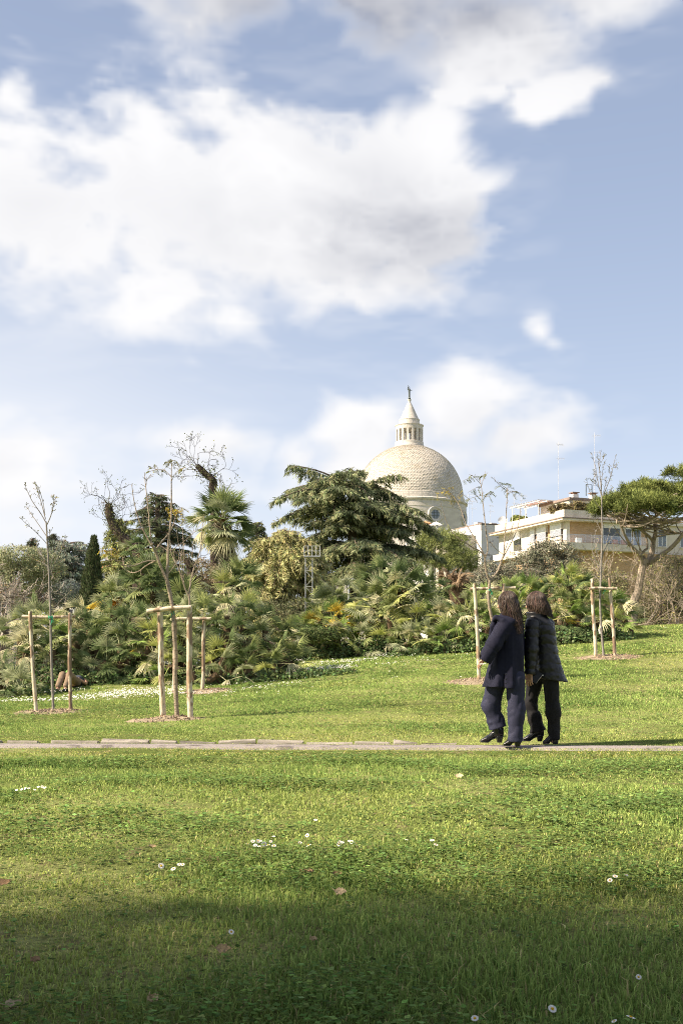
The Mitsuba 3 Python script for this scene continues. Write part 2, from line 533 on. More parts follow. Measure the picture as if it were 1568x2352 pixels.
def turf(y0, y1, dens, width, height, segs, margin, seed, shade=1.0):
    r = np.random.default_rng(seed)
    half = lambda y: .31 * np.maximum(y, 0) + margin
    n = int(dens * (y1 - y0) * 2 * half(y1))
    y = r.uniform(y0, y1, n)
    x = r.uniform(-1, 1, n) * half(y1)
    keep = np.abs(x) < half(y)
    x, y = x[keep], y[keep]
    tall, dry, clover = patches(x, y)
    keep = (np.abs(y - path_y(x)) > .09 + .13 * meshkit.fbm(np.stack([x * 5, np.sign(y - path_y(x)) * 3, 0 * x], -1), 3, 4)) & (r.random(len(x)) > soil_spots(x, y) * .90) & (r.random(len(x)) > .45 * dry)
    kerb = (np.abs(y - path_y(x) - .38) < .065) & (x < 1.3) & (r.random(len(x)) < .75)
    keep &= ~kerb
    x, y, tall, dry, clover = x[keep], y[keep], tall[keep], dry[keep], clover[keep]
    n = len(x)
    z = gz(x, y)
    h = height * (.55 + .75 * tall) * r.uniform(.55, 1.25, n) * (1 - .45 * dry)
    lip = np.clip((path_y(x) - .2 - y) / .9, 0, 1)                 # shorter towards the path
    h = h * np.where(y < path_y(x), .34 + .66 * lip, np.clip((y - path_y(x)) / .9, .45, 1))
    a = r.uniform(0, 2 * PI, n)
    lean = r.uniform(.1, 1.0, n) + .7 * dry
    dx, dy = np.cos(a), np.sin(a)
    b = a + PI / 2 + r.normal(0, .5, n)
    w = width * r.uniform(.6, 1.3, n)
    sx, sy = np.cos(b) * w / 2, np.sin(b) * w / 2
    k = r.random((n, 1))
    base = DARK * k + GREEN * (1 - k)
    lime = np.clip(r.normal(.32, .3, (n, 1)) + .35 * (1 - tall[:, None]), 0, 1)
    col = base * (1 - lime) + LIME * lime
    col = col * (1 - .25 * clover[:, None]) + DARK * .25 * clover[:, None]
    s = np.clip(dry[:, None] * r.uniform(.2, 1.3, (n, 1)), 0, 1) * (r.random((n, 1)) < .80)
    yellow = np.where(r.random((n, 1)) < .5, STRAW, np.array([.36, .33, .05]))
    col = col * (1 - s) + yellow * s
    stray = r.random((n, 1)) < .03
    col = np.where(stray, STRAW * r.uniform(.7, 1.2, (n, 1)), col) * np.exp(r.normal(0, .16, (n, 1)))
    P = np.stack([x, y, z - .004], -1)
    S = np.stack([sx, sy, 0 * x], -1)
    D = np.stack([dx, dy, 0 * x], -1)
    if segs == 1:
        tip = P + D * (h * lean * .6)[:, None] + np.array([0, 0, 1]) * h[:, None]
        v = np.stack([P - S, P + S, tip], 1)
        f = np.arange(n)[:, None] * 3 + [0, 1, 2]
        m = 3
    else:
        mid = P + D * (h * lean * .22)[:, None] + np.array([0, 0, 1]) * (h * .62)[:, None]
        tip = P + D * (h * lean * .85)[:, None] + np.array([0, 0, 1]) * (h * (1 - .28 * lean))[:, None]
        v = np.stack([P - S, P + S, mid - S * .75, mid + S * .75, tip], 1)
        i5 = np.arange(n)[:, None] * 5
        f = np.vstack([i5 + [0, 1, 3], i5 + [0, 3, 2], i5 + [2, 3, 4]])
        m = 5
    return v.reshape(-1, 3), f, np.repeat(col, m, 0)


g = MB()
g.add(*turf(1.6, 4.6, 6900, .0051, .042, 2, 1.4, 1))
g.add(*turf(4.6, 8.0, 4000, .0068, .038, 2, 1.5, 2))
g.add(*turf(8.0, 12.05, 2700, .0096, .034, 1, 1.6, 3))
g.add(*turf(12.2, 18, 1900, .0122, .030, 1, 1.5, 4))
g.add(*turf(18, 27, 830, .020, .034, 1, 2.0, 5))
g.add(*turf(27, 42, 350, .031, .042, 1, 3.0, 6))
stuff('grass', g.ply('leaf_material'), 'short mown spring grass covering the sloping park lawn', 'grass')

# clover and broad-leaved weeds between the blades
r = np.random.default_rng(21)
cl = MB()
for (y0, y1, dens, sz, mar) in ((1.8, 6.0, 1300, .019, 1.2), (6.0, 11.5, 700, .027, 1.2), (13, 24, 150, .036, 1.5), (24, 36, 50, .06, 2)):
    n = int(dens * (y1 - y0) * 2 * (.31 * y1 + mar))
    y = r.uniform(y0, y1, n)
    x = r.uniform(-1, 1, n) * (.31 * y1 + mar)
    tall, dry, clover = patches(x, y)
    keep = (np.abs(x) < .31 * y + mar) & (r.random(n) < clover * .9 + .10) & (np.abs(y - path_y(x)) > .55) & (soil_spots(x, y) < .3)
    x, y, cv = x[keep], y[keep], clover[keep]
    n = len(x)
    for k in range(3):
        a = r.uniform(0, 2 * PI, n)
        dirv = np.stack([np.cos(a), np.sin(a), r.uniform(-.25, .35, n)], -1)
        P = np.stack([x, y, gz(x, y) + r.uniform(.018, .055, n) * (.6 + .6 * cv)], -1)
        s = sz * r.uniform(.6, 1.4, n)
        col = vary(r, [.125, .195, .060], n, .32, .08)
        cl.add(*quads_leaf(P, dirv, np.array([0, 0, 1.0]), s, s * .85, col))
stuff('clover', cl.ply('leaf_material'), 'clover and broad-leaved weeds growing through the lawn', 'clover')

# drifts of daisies on the slope: dense white bands nobody could count
r = np.random.default_rng(22)
dz = MB()
bands = [(290, 1580, 24.8, 3.2, .9, 900), (600, 1590, 25.0, 1.8, .5, 60), (225, 1588, 24, 1.6, .7, 500), (60, 1606, 23, 1.8, .5, 260), (800, 1506, 32.0, 2.6, 1.0, 1900), (735, 1545, 28.5, 1.9, .5, 600), (780, 1525, 30, 1.6, .5, 240), (860, 1500, 32.6, 2.2, .5, 420),
         (1000, 1520, 30, 3.0, 1.6, 60), (560, 1585, 25.5, 3.0, .6, 110), (1500, 1465, 33.5, 3.0, 1.5, 50), (450, 1600, 23, 5, 1.4, 90)]
for (u, v, Y, sx, sy, n) in bands:
    n = int(n * 1.8)
    c = at(u, v, Y)
    x, y = c[0] + r.normal(0, .55, n) * sx, c[1] + r.normal(0, .55, n) * sy
    keep = (meshkit.fbm(np.stack([x * 1.6, y * 1.1, 0 * x], -1), 3, 5) > .47) & (np.abs(y - path_y(x)) > 1)
    x, y = x[keep], y[keep]
    n = len(x)
    P = np.stack([x, y, gz(x, y) + r.uniform(.05, .10, n)], -1)
    a = r.uniform(0, 2 * PI, n)
    nr = unit(np.stack([r.normal(-.25, .4, n), r.normal(-.35, .4, n), 1 + 0 * x], -1))
    A = unit(np.cross(nr, np.stack([np.cos(a), np.sin(a), 0 * a], -1)))
    B = np.cross(nr, A)
    R = (.0095 * r.uniform(.7, 1.3, n))[:, None]
    th = np.arange(6) * PI / 3
    V6 = P[:, None] + R[:, None] * (np.cos(th)[None, :, None] * A[:, None] + np.sin(th)[None, :, None] * B[:, None])
    i6 = np.arange(n)[:, None] * 6
    dz.add(V6.reshape(-1, 3), np.vstack([i6 + [0, 1, 2], i6 + [0, 2, 3], i6 + [0, 3, 4], i6 + [0, 4, 5]]), [.80, .80, .78])
stuff('daisy_drift', dz.ply('matte_material'), 'white drifts of daisies scattered over the sunny slope below the palms', 'daisies')


# ------------------------------------------------------------------ the domed church
def travertine_tex(p, n, uv):
    m = fbm(p.x * .35, p.y * .35, p.z * .9, 4)
    row = dr.floor(p.z / .62)
    th = dr.atan2(p.y - 343, p.x - 21) * 16.0
    blk = noise(dr.floor(th / 1.5 + .5 * (row - 2 * dr.floor(row / 2))) * 7.3, row * 3.1, 1)
    c = mix([.46, .43, .39], [.57, .545, .51], m) * (.90 + .16 * blk)
    streak = smoothstep(.58, .80, fbm(th * .8, p.z * .10, 5, 3))
    return c * (1 - .30 * streak)


def dome_tile_tex(p, n, uv):
    t = noise(dr.floor(uv.x), dr.floor(uv.y), 3)
    m = fbm(p.x * .30, p.y * .30, p.z * .30, 4)
    c = mix([.42, .39, .34], [.53, .50, .45], t * .5 + m * .5)
    return mix(c, mi.Color3f(.36, .31, .22), .4 * smoothstep(.60, .74, fbm(p.x * .5, p.y * .5, p.z * .4 + 8, 4)))


scene['travertine_material'] = {'type': 'twosided', 'bsdf': {'type': 'principled', 'base_color': proc(travertine_tex), 'roughness': .75, 'specular': .25}}
scene['dome_tile_material'] = {'type': 'twosided', 'bsdf': {'type': 'principled', 'base_color': proc(dome_tile_tex), 'roughness': .55, 'specular': .35}}
principled('bronze_material', rgb([.07, .085, .075]), .5, .5, metallic=.4)
principled('dark_glass_material', rgb([.05, .06, .075]), .12, .6)
principled('blue_glass_material', rgb([.16, .19, .24]), .25, .5)

CH = np.array([*at(939.8, 1144, 343)[:2], 0])
k = 343 / FL
zv = lambda v: EYE + (HV - v) * k
church = thing('domed_church', 'pale travertine church with a large scale-tiled dome and a columned lantern', 'church')
put = lambda m: m + CH
RD = 122.6 * k
z0 = zv(1146)


def lath(prof, n=96):
    v, f = lathe(prof, n)
    return v + CH, f


def simple(vf, mat, smooth=28):
    v, f = vf
    f = np.asarray(f)
    if f.shape[1] == 4:
        f = np.vstack([f[:, [0, 1, 2]], f[:, [0, 2, 3]]])
    return mikit.ply(trimesh.Trimesh(v, f, process=True), mat, smooth=smooth)


# drum with its mouldings
drum = [(129.5 * k, -1), (129.5 * k, zv(1180)), (130.3 * k, zv(1179)), (130.3 * k, zv(1170)), (129.6 * k, zv(1169.6)), (129.6 * k, zv(1166)), (132.6 * k, zv(1164)), (133.2 * k, zv(1160.5)), (131 * k, zv(1160)), (129 * k, zv(1158.5)),
        (127.3 * k, zv(1158.2)), (127.3 * k, zv(1151)), (125.5 * k, zv(1150.6)), (125.5 * k, zv(1146)), (122.0 * k, zv(1145))]
part(church, 'nave_block', simple(box(CH + [0, 10, 13], [46, 46, 30]), 'travertine_material', False))
part(church, 'drum', simple(lath(drum, 128), 'travertine_material'))
# shallow pilaster frames and eight round windows
for q in range(8):
    th = -PI / 2 + math.radians(22.5 + 45 * q)
    out = np.array([math.cos(th), math.sin(th), 0])
    tan = np.array([-out[1], out[0], 0])
    c = CH + out * 129.3 * k + np.array([0, 0, zv(1197)])
    M = np.stack([tan, np.array([0, 0, 1.0]), out], 1)

    def facing(v):
        return v @ M.T + c
    rr = 18.3 * k
    prof = [(10.2 * k, -.2), (10.2 * k, .10), (11 * k, .16), (14.2 * k, .24), (14.6 * k, .42), (17.6 * k, .42), (18.3 * k, .30), (18.3 * k, -.4)]
    v, f = lathe(prof, 40)
    w = part(church, 'round_window', simple((facing(v), f), 'travertine_material'))
    v, f = lathe([(.001, .08), (10.4 * k, .08)], 28)
    part(w, 'pane', simple((facing(v), f), 'blue_glass_material'))
    bars = MB()
    for bx in (-.33, .33):
        bars.add(*[facing(box([bx * 10 * k, 0, .13], [.10, 19 * k, .08])[0]), box([0, 0, 0], [1, 1, 1])[1]])
        bars.add(*[facing(box([0, bx * 10 * k, .13], [19 * k, .10, .08])[0]), box([0, 0, 0], [1, 1, 1])[1]])
    part(w, 'glazing_bars', bars.ply('bronze_material', color=False))
    pan = MB()
    for s_ in (-1, 1):
        pass
    for (zz, hh) in ((1174.5, .28),):
        for a_ in np.linspace(-.16, .16, 7):
            o2 = np.array([math.cos(th + a_), math.sin(th + a_), 0])
            t2 = np.array([-o2[1], o2[0], 0])
            pan.add(*box(CH + o2 * 129.62 * k + [0, 0, zv(zz)], [.98, .16, hh], np.stack([t2, o2, [0, 0, 1]])))
    part(church, 'string_course', pan.ply('travertine_material', color=False))
# the shell and its overlapping scale tiles (each under ten pixels: one part of real tiles)
shell = [(RD * .985 * math.cos(a), z0 + RD * 1.0 * math.sin(a)) for a in np.linspace(0, math.radians(77), 40)]
part(church, 'dome_shell', simple(lath(shell, 128), 'travertine_material', True))
rows = 46
amax = math.radians(75.5)
NT = 112
V, Fq, UV = [], [], []
n0 = 0
lv = np.array([[-.5, 0, .13], [.5, 0, .16], [.5, -.62, .22], [.28, -.95, .25], [-.28, -.95, .25], [-.5, -.62, .22], [-.5, .45, .02], [.5, .45, .02]])
lf = np.array([[6, 7, 1, 0], [0, 1, 2, 5], [5, 2, 3, 4]])
skirt = np.array([[5, 4, 9, 8], [4, 3, 10, 9], [3, 2, 11, 10], [0, 5, 8, 12], [2, 1, 13, 11]])
lv = np.vstack([lv, lv[[5, 4, 3, 2, 0, 1]] - [0, 0, .22]])
lf = np.vstack([lf, skirt])
rngd = np.random.default_rng(3)
for rI in range(rows):
    a = amax * (rI + .8) / rows
    rad = RD * math.cos(a)
    nt = max(24, int(NT * (1.0 if rI < 25 else (.72 if rI < 35 else .46))))
    dth = 2 * PI / nt
    th = (np.arange(nt) + .5 * (rI % 2)) * dth + rngd.normal(0, .0015, nt)
    h = RD * amax / rows
    e_r = np.stack([np.cos(a) * np.cos(th), np.cos(a) * np.sin(th), np.full(nt, math.sin(a))], 1)
    e_t = np.stack([-np.sin(th), np.cos(th), 0 * th], 1)
    e_u = np.stack([-math.sin(a) * np.cos(th), -math.sin(a) * np.sin(th), np.full(nt, math.cos(a))], 1)
    lift = rngd.uniform(.9, 1.12, (nt, 1, 1))
    pos = e_r * RD * .992
    pos[:, 2] = RD * .992 * math.sin(a) + z0
    vv = pos[:, None] + e_t[:, None] * (lv[None, :, 0:1] * rad * dth * .95) + e_u[:, None] * (lv[None, :, 1:2] * h * 1.15) + e_r[:, None] * (lv[None, :, 2:3] * lift)
    V.append(vv.reshape(-1, 3) + CH)
    Fq.append((np.arange(nt)[:, None, None] * len(lv) + lf[None] + n0).reshape(-1, 4))
    UV.append(np.repeat(np.stack([np.arange(nt) + .5, np.full(nt, rI + .5)], 1), len(lv), 0))
    n0 += nt * len(lv)
part(church, 'dome_tiles', mikit.ply((np.vstack(V), np.vstack(Fq)), 'dome_tile_material', smooth=False, uv=np.vstack(UV)), 'weathered cream scale tiles of the dome', 'stuff')
# lantern
lan = part(church, 'lantern_base', simple(lath([(0.1, zv(1020)), (34 * k, zv(1029)), (33.6 * k, zv(1024)), (32.6 * k, zv(1023)), (32.4 * k, zv(1016.5)), (31.8 * k, zv(1015.6)), (22 * k, zv(1015.4)), (.1, zv(1015.3))]), 'travertine_material'))
zb, zt = zv(1015.6), zv(987.8)
for q in range(16):
    th = -PI / 2 + (q + .5) * 2 * PI / 16
    o = np.array([math.cos(th), math.sin(th), 0])
    t_ = np.array([-o[1], o[0], 0])
    part(church, 'lantern_pier', simple(box(CH + o * 28.4 * k + [0, 0, (zb + zt) / 2], [5.2 * k, 5.6 * k, zt - zb], np.stack([t_, o, [0, 0, 1]])), 'travertine_material', False))
part(church, 'lantern_entablature', simple(lath([(24 * k, zv(987.8)), (31.2 * k, zv(987.8)), (31.4 * k, zv(979.4)), (32.6 * k, zv(979)), (32.9 * k, zv(977.6)), (31 * k, zv(977)), (23.4 * k, zv(976.8)), (23.2 * k, zv(966.2)), (23.8 * k, zv(965.6)), (23.8 * k, zv(964.2)), (22.4 * k, zv(963.8))]), 'travertine_material'))
part(church, 'lantern_ceiling', simple(lath([(.1, zv(987)), (24.4 * k, zv(987))]), 'travertine_material'))
part(church, 'lantern_cone', simple(lath([(22.4 * k, zv(964)), (17.6 * k, zv(954)), (13.2 * k, zv(944)), (9.2 * k, zv(935)), (5.4 * k, zv(927.4)), (5.2 * k, zv(926.8)), (4.6 * k, zv(926.6)), (3.6 * k, zv(925)), (3.3 * k, zv(921)), (4.2 * k, zv(918.6)), (4.4 * k, zv(917)), (.1, zv(916.6))], 64), 'travertine_material', 24))
st = thing('bronze_statue', 'dark bronze statue with raised arms on top of the church lantern', 'statue')


def statue_sdf(p):
    q = (p - (CH + [0, 0, 0]))
    z = lambda v: zv(v)
    d = ell_sdf(q, [0, 0, z(914.5)], [2.9 * k, 2.9 * k, 2.7 * k])
    d = smin(d, cone_sdf(q, [0, 0, z(911.5)], [0, 0, z(901)], 2.1 * k, 2.0 * k), .1)
    d = smin(d, cone_sdf(q, [0, 0, z(901)], [0, 0, z(894.5)], 2.0 * k, 2.3 * k), .1)
    d = np.minimum(d, ell_sdf(q, [0, -.02, z(891)], [1.25 * k, 1.3 * k, 1.7 * k]))
    d = smin(d, chain_sdf(q, [[-1.9 * k, 0, z(894.8)], [-4.0 * k, -.05, z(893.4)], [-3.6 * k, -.1, z(888.4)]], [.9 * k, .75 * k, .55 * k], .06), .06)
    d = smin(d, chain_sdf(q, [[1.9 * k, 0, z(894.8)], [4.6 * k, -.1, z(896.6)], [6.2 * k, -.15, z(895.6)]], [.9 * k, .7 * k, .5 * k], .06), .06)
    return d


part(st, 'figure', mikit.ply(surface_nets(statue_sdf, CH + [-1.3, -1, zv(918)], CH + [1.3, 1, zv(887)], .085), 'bronze_material', smooth=True))
part(st, 'crossed_staff', MB().add(*tube([CH + [-2.2 * k, -.1, zv(899)], CH + [-2.4 * k, -.1, zv(885)]], .09, 6)).add(*tube([CH + [-.2 * k, .05, zv(890)], CH + [-.2 * k, .05, zv(886.5)]], .08, 6)).ply('bronze_material', color=False))

# ------------------------------------------------------------------ plaster, brick and metal
def plaster(name, lo, hi, dirt):
    def tex(p, n, uv):
        m = fbm(p.x * .5, p.y * .5, p.z * .7, 4)
        s = fbm(p.x * 1.7, p.y * 1.7, p.z * .25, 3)
        return mix(lo, hi, m) * (1 - dirt * smoothstep(.5, .8, s)) * (.97 + .05 * noise(p.x * 6, p.y * 6, p.z * 6))
    scene[name] = {'type': 'twosided', 'bsdf': {'type': 'diffuse', 'reflectance': proc(tex)}}


plaster('cream_plaster_material', [.56, .52, .44], [.69, .645, .565], .16)
plaster('white_plaster_material', [.60, .595, .58], [.73, .725, .715], .12)
plaster('beige_stone_material', [.46, .42, .35], [.56, .52, .45], .12)
plaster('roof_slab_material', [.22, .17, .15], [.32, .26, .23], .2)


def brick_tex(p, n, uv):
    s = p.x * .93 + p.y * .37 + (p.x * -.37 + p.y * .93) * .97
    row = dr.floor(p.z / .075)
    fz = p.z / .075 - row
    bx = s / .26 + .5 * (row - 2 * dr.floor(row / 2))
    fx = bx - dr.floor(bx)
    t = noise(dr.floor(bx) * 3.7, row * 5.3, 1)
    c = mix([.36, .22, .11], [.56, .39, .23], t)
    mort = dr.select((fz < .16) | (fx < .06), 1.0, 0.0)
    return mix(c, mi.Color3f(.46, .38, .29), mort) * (.85 + .3 * fbm(p.x * .8, p.y * .8, p.z * .8, 3))


def peel_tex(p, n, uv):
    m = fbm(p.x * .45, p.y * .45, p.z * .55, 5)
    c = mix([.50, .50, .51], [.64, .64, .65], fbm(p.x * .3, p.y * .3, p.z * .3 + 4, 3))
    return mix(c, mi.Color3f(.30, .29, .285), smoothstep(.585, .60, m))


scene['brick_material'] = {'type': 'twosided', 'bsdf': {'type': 'diffuse', 'reflectance': proc(brick_tex)}}
scene['peeling_plaster_material'] = {'type': 'twosided', 'bsdf': {'type': 'diffuse', 'reflectance': proc(peel_tex)}}
principled('white_paint_material', rgb([.74, .74, .72]), .45, .5)
principled('grey_shutter_material', rgb([.30, .33, .38]), .5, .4)
principled('dark_shutter_material', rgb([.13, .15, .18]), .5, .4)
principled('galvanised_material', rgb([.50, .51, .53]), .4, .5, metallic=.6)
principled('white_steel_material', rgb([.66, .66, .64]), .4, .5)
principled('orange_cloth_material', rgb([.50, .30, .16]), .8, .2)
principled('terracotta_material', rgb([.42, .19, .11]), .8, .2)
scene['clear_glass_material'] = {'type': 'thindielectric', 'int_ior': 1.5}


class Site:
    """A building's own axes: origin o, a along the left facade, b along the right facade (both horizontal)."""

    def __init__(s, o, a, b):
        s.o, s.a, s.b = np.asarray(o, float), unit(a), unit(b)
        s.R = np.stack([s.b, s.a, [0, 0, 1.0]])

    def p(s, b, a, z):
        return s.o + s.b * b + s.a * a + np.array([0, 0, z])

    def box(s, b0, b1, a0, a1, z0, z1):
        return box(s.p((b0 + b1) / 2, (a0 + a1) / 2, (z0 + z1) / 2), [b1 - b0, a1 - a0, z1 - z0], s.R)


def sp(vf, mat):
    """One box part, its edges slightly broken."""
    v, f = vf
    return mikit.ply((v, f), mat)


# ------------------------------------------------------------------ the apartment house on the right
c = at(1300, 1200, 140)
S = Site([c[0], c[1], 0], [-.37, .93, 0], [.93, .37, 0])
ap = thing('apartment_house', 'cream and brick apartment house with a long balcony and a planted roof terrace', 'building')
ZB, ZF, ZE, ZP = 15.5, 16.35, 19.15, 20.55          # balcony underside, floor, eave, parapet top
part(ap, 'lower_storeys', sp(S.box(.3, 30, .3, 17, -1, ZB), 'brick_material'))
part(ap, 'upper_wall', sp(S.box(.25, 11.7, .25, 17, ZF, ZE), 'brick_material'))
part(ap, 'balcony_slab', sp(S.box(-.75, 11.9, -1.15, 17.4, ZB - .02, ZF), 'cream_plaster_material'))
# left facade: cream panels, brick piers, roller shutters under white boxes
for (a0, a1) in ((8.6, 11.3), (12.9, 17.15)):
    part(ap, 'cream_panel', sp(S.box(.12, .30, a0, a1, ZF + .002, ZE - .002), 'cream_plaster_material'))
for (a0, a1, sh) in ((1.15, 3.7, .42), (4.75, 7.0, .50), (7.55, 8.55, .55), (11.4, 12.85, .40)):
    w = part(ap, 'window', sp(S.box(.05, .28, a0, a1, ZF + .004, ZE - .9), 'dark_glass_material'))
    part(w, 'shutter_box', sp(S.box(-.08, .26, a0 - .03, a1 + .03, ZE - .9, ZE - .01), 'white_paint_material'))
    slat = MB()
    top, bot = ZE - .9, ZE - .9 - sh * 1.9
    for z in np.arange(bot, top, .11):
        slat.add(*S.box(-.045, .045, a0 + .02, a1 - .02, z, z + .095))
    part(w, 'roller_shutter', slat.ply('grey_shutter_material', color=False))
    part(w, 'sill_panel', sp(S.box(-.03, .26, a0, a1, ZF + .01, ZF + .98), 'cream_plaster_material'))
# right facade
for (b0, b1, zz0, shut) in ((5.6, 8.1, ZF + .02, .75), (10.3, 11.35, ZF + .02, .25), (9.05, 9.9, ZF + .02, .2)):
    w = part(ap, 'window', sp(S.box(b0, b1, .06, .27, zz0, ZE - .62), 'blue_glass_material'))
    part(w, 'shutter_box', sp(S.box(b0 - .03, b1 + .03, -.06, .26, ZE - .62, ZE - .02), 'white_paint_material'))
    slat = MB()
    top = ZE - .62
    for z in np.arange(top - shut * 2.1, top, .11):
        slat.add(*S.box(b0 + .02, b1 - .02, -.03, .055, z, z + .095))
    part(w, 'roller_shutter', slat.ply('dark_shutter_material', color=False))
    for bb in (b0 - .06, b1):
        part(w, 'frame', sp(S.box(bb, bb + .07, -.01, .2, zz0, ZE - .64), 'white_paint_material'))
part(ap, 'cream_panel', sp(S.box(8.3, 9.0, .13, .30, ZF + .003, ZE - .003), 'cream_plaster_material'))
part(ap, 'corner_pier', sp(S.box(.12, .62, -.06 + .2, .9, ZF + .003, ZE - .003), 'cream_plaster_material'))
# roof: eave slab, parapet, terrace
part(ap, 'eave_slab', sp(S.box(-1.15, 12.2, -.9, 17.7, ZE, ZE + .22), 'cream_plaster_material'))
part(ap, 'eave_edge', sp(S.box(-1.25, 12.3, -1.0, 17.8, ZE + .22, ZE + .36), 'roof_slab_material'))
part(ap, 'parapet', sp(S.box(-.55, 11.6, -.35, 17.1, ZE + .36, ZP), 'cream_plaster_material'))
# balcony railing with glass
for (b0, b1) in [(i_ * 1.35 - .6, i_ * 1.35 + .70) for i_ in range(9)]:
    part(ap, 'glass_panel', sp(S.box(b0, b1, -1.075, -1.06, ZF + .08, ZF + .95), 'clear_glass_material'))
rail = MB()
rail.add(*S.box(-.7, 11.8, -1.11, -1.03, ZF + .97, ZF + 1.04))
rail.add(*S.box(-.7, -.64, -1.03, 6.4, ZF + .97, ZF + 1.04))
rail.add(*S.box(-.7, -.64, -1.03, 6.4, ZF + .45, ZF + .49))
for b in [i_ * 1.35 - .66 for i_ in range(10)]:
    rail.add(*S.box(b, b + .05, -1.1, -1.04, ZF, ZF + .97))
for a in np.arange(.3, 6.4, 1.2):
    rail.add(*S.box(-.7, -.65, a, a + .05, ZF, ZF + .97))
part(ap, 'balcony_railing', rail.ply('galvanised_material', color=False))
for (b0, c_) in ((1.0, 'white_paint_material'), (6.4, 'terracotta_material'), (7.7, 'terracotta_material')):
    part(ap, 'balcony_planter', sp(S.box(b0, b0 + .75, -.85, -.5, ZF + .004, ZF + .62), c_))
# penthouse, roof slabs, pergola
part(ap, 'penthouse', sp(S.box(2.2, 8.0, 2.6, 9.6, ZP - .6, ZP + 1.75), 'white_plaster_material'))
part(ap, 'penthouse_brick', sp(S.box(2.1, 2.2, 2.7, 6.0, ZP - .6, ZP + 1.6), 'beige_stone_material'))
part(ap, 'penthouse_roof', sp(S.box(1.9, 8.4, 2.2, 9.9, ZP + 1.75, ZP + 2.05), 'roof_slab_material'))
part(ap, 'stair_tower', sp(S.box(5.2, 7.2, 6.2, 9.2, ZP + 2.05, ZP + 2.6), 'white_plaster_material'))
per = MB()
for a in (6.3, 9.6, 13.0):
    for b in (-.2, 2.0):
        per.add(*S.box(b, b + .08, a, a + .08, ZP - .4, ZP + 1.95))
for b in (-.25, .9, 2.0):
    per.add(*S.box(b, b + .09, 5.9, 13.6, ZP + 1.95, ZP + 2.06))
for a in np.arange(6.0, 13.6, .62):
    per.add(*S.box(-.5, 2.3, a, a + .06, ZP + 2.07, ZP + 2.16))
part(ap, 'pergola', per.ply('white_steel_material', color=False))
part(ap, 'canvas_awning', simple((np.array([S.p(-.35, 6.1, ZP + 1.7), S.p(2.1, 6.1, ZP + 2.2), S.p(2.1, 10.2, ZP + 2.2), S.p(-.35, 10.2, ZP + 1.72)]), np.array([[0, 1, 2, 3]])), 'terracotta_material', False))
for (b, a, h, w) in ((3.4, 3.6, .70, .85), (6.9, 4.4, .95, .8)):
    ch = part(ap, 'chimney', sp(S.box(b, b + w, a, a + w, ZP + 2.05, ZP + 2.05 + h), 'white_plaster_material'))
    part(ch, 'chimney_cap', sp(S.box(b - .1, b + w + .1, a - .1, a + w + .1, ZP + 2.05 + h + .16, ZP + 2.05 + h + .26), 'roof_slab_material'))
    part(ch, 'vent', sp(S.box(b + .12, b + w - .12, a + .12, a + w - .12, ZP + 2.05 + h, ZP + 2.05 + h + .16), 'terracotta_material'))
part(ap, 'vent_pipe', MB().add(*tube([S.p(5.0, 3, ZP + 2.5), S.p(5.0, 3, ZP + 4.0), S.p(5.9, 3, ZP + 4.0), S.p(5.9, 3, ZP + 2.5)], .06, 6)).ply('bronze_material', color=False))
# awning at the far left window
aw = MB()
aw.add(np.array([S.p(.0, 11.2, ZE - .95), S.p(.0, 13.3, ZE - .95), S.p(-2.0, 13.3, ZE - 1.75), S.p(-2.0, 11.2, ZE - 1.75)]), [[0, 1, 2, 3]])
part(ap, 'window_awning', sp((np.vstack([aw.arrays()[0], aw.arrays()[0] - [0, 0, .05]]), np.array([[0, 1, 2, 3], [7, 6, 5, 4], [0, 3, 7, 4], [1, 5, 6, 2], [3, 2, 6, 7], [0, 4, 5, 1]])), 'white_paint_material'))
# right wing, set back
wing = thing('apartment_wing', 'cream rendered house wing with two shuttered windows behind the umbrella pine', 'building')
part(wing, 'wall', sp(S.box(12.6, 30, 1.2, 16, -1, 19.4), 'cream_plaster_material'))
part(wing, 'brick_pier', sp(S.box(11.75, 12.6, .6, 3, -1, 19.2), 'brick_material'))
part(wing, 'roof_edge', sp(S.box(12.4, 30.3, .8, 16.4, 19.4, 19.75), 'cream_plaster_material'))
for b in (15.0, 18.6):
    w = part(wing, 'window', sp(S.box(b, b + 1.25, 1.12, 1.24, 16.7, 18.7), 'blue_glass_material'))
    part(w, 'frame', MB().add(*S.box(b + .58, b + .66, 1.08, 1.13, 16.72, 18.68)).add(*S.box(b - .08, b, 1.07, 1.2, 16.6, 18.8)).add(*S.box(b + 1.25, b + 1.33, 1.07, 1.2, 16.6, 18.8)).ply('white_paint_material', color=False))
    sl = MB()
    for z in np.arange(17.9, 18.7, .11):
        sl.add(*S.box(b + .01, b + 1.24, 1.05, 1.115, z, z + .095))
    part(w, 'roller_shutter', sl.ply('dark_shutter_material', color=False))
    part(w, 'sill', sp(S.box(b - .12, b + 1.37, .98, 1.2, 16.5, 16.6), 'white_plaster_material'))


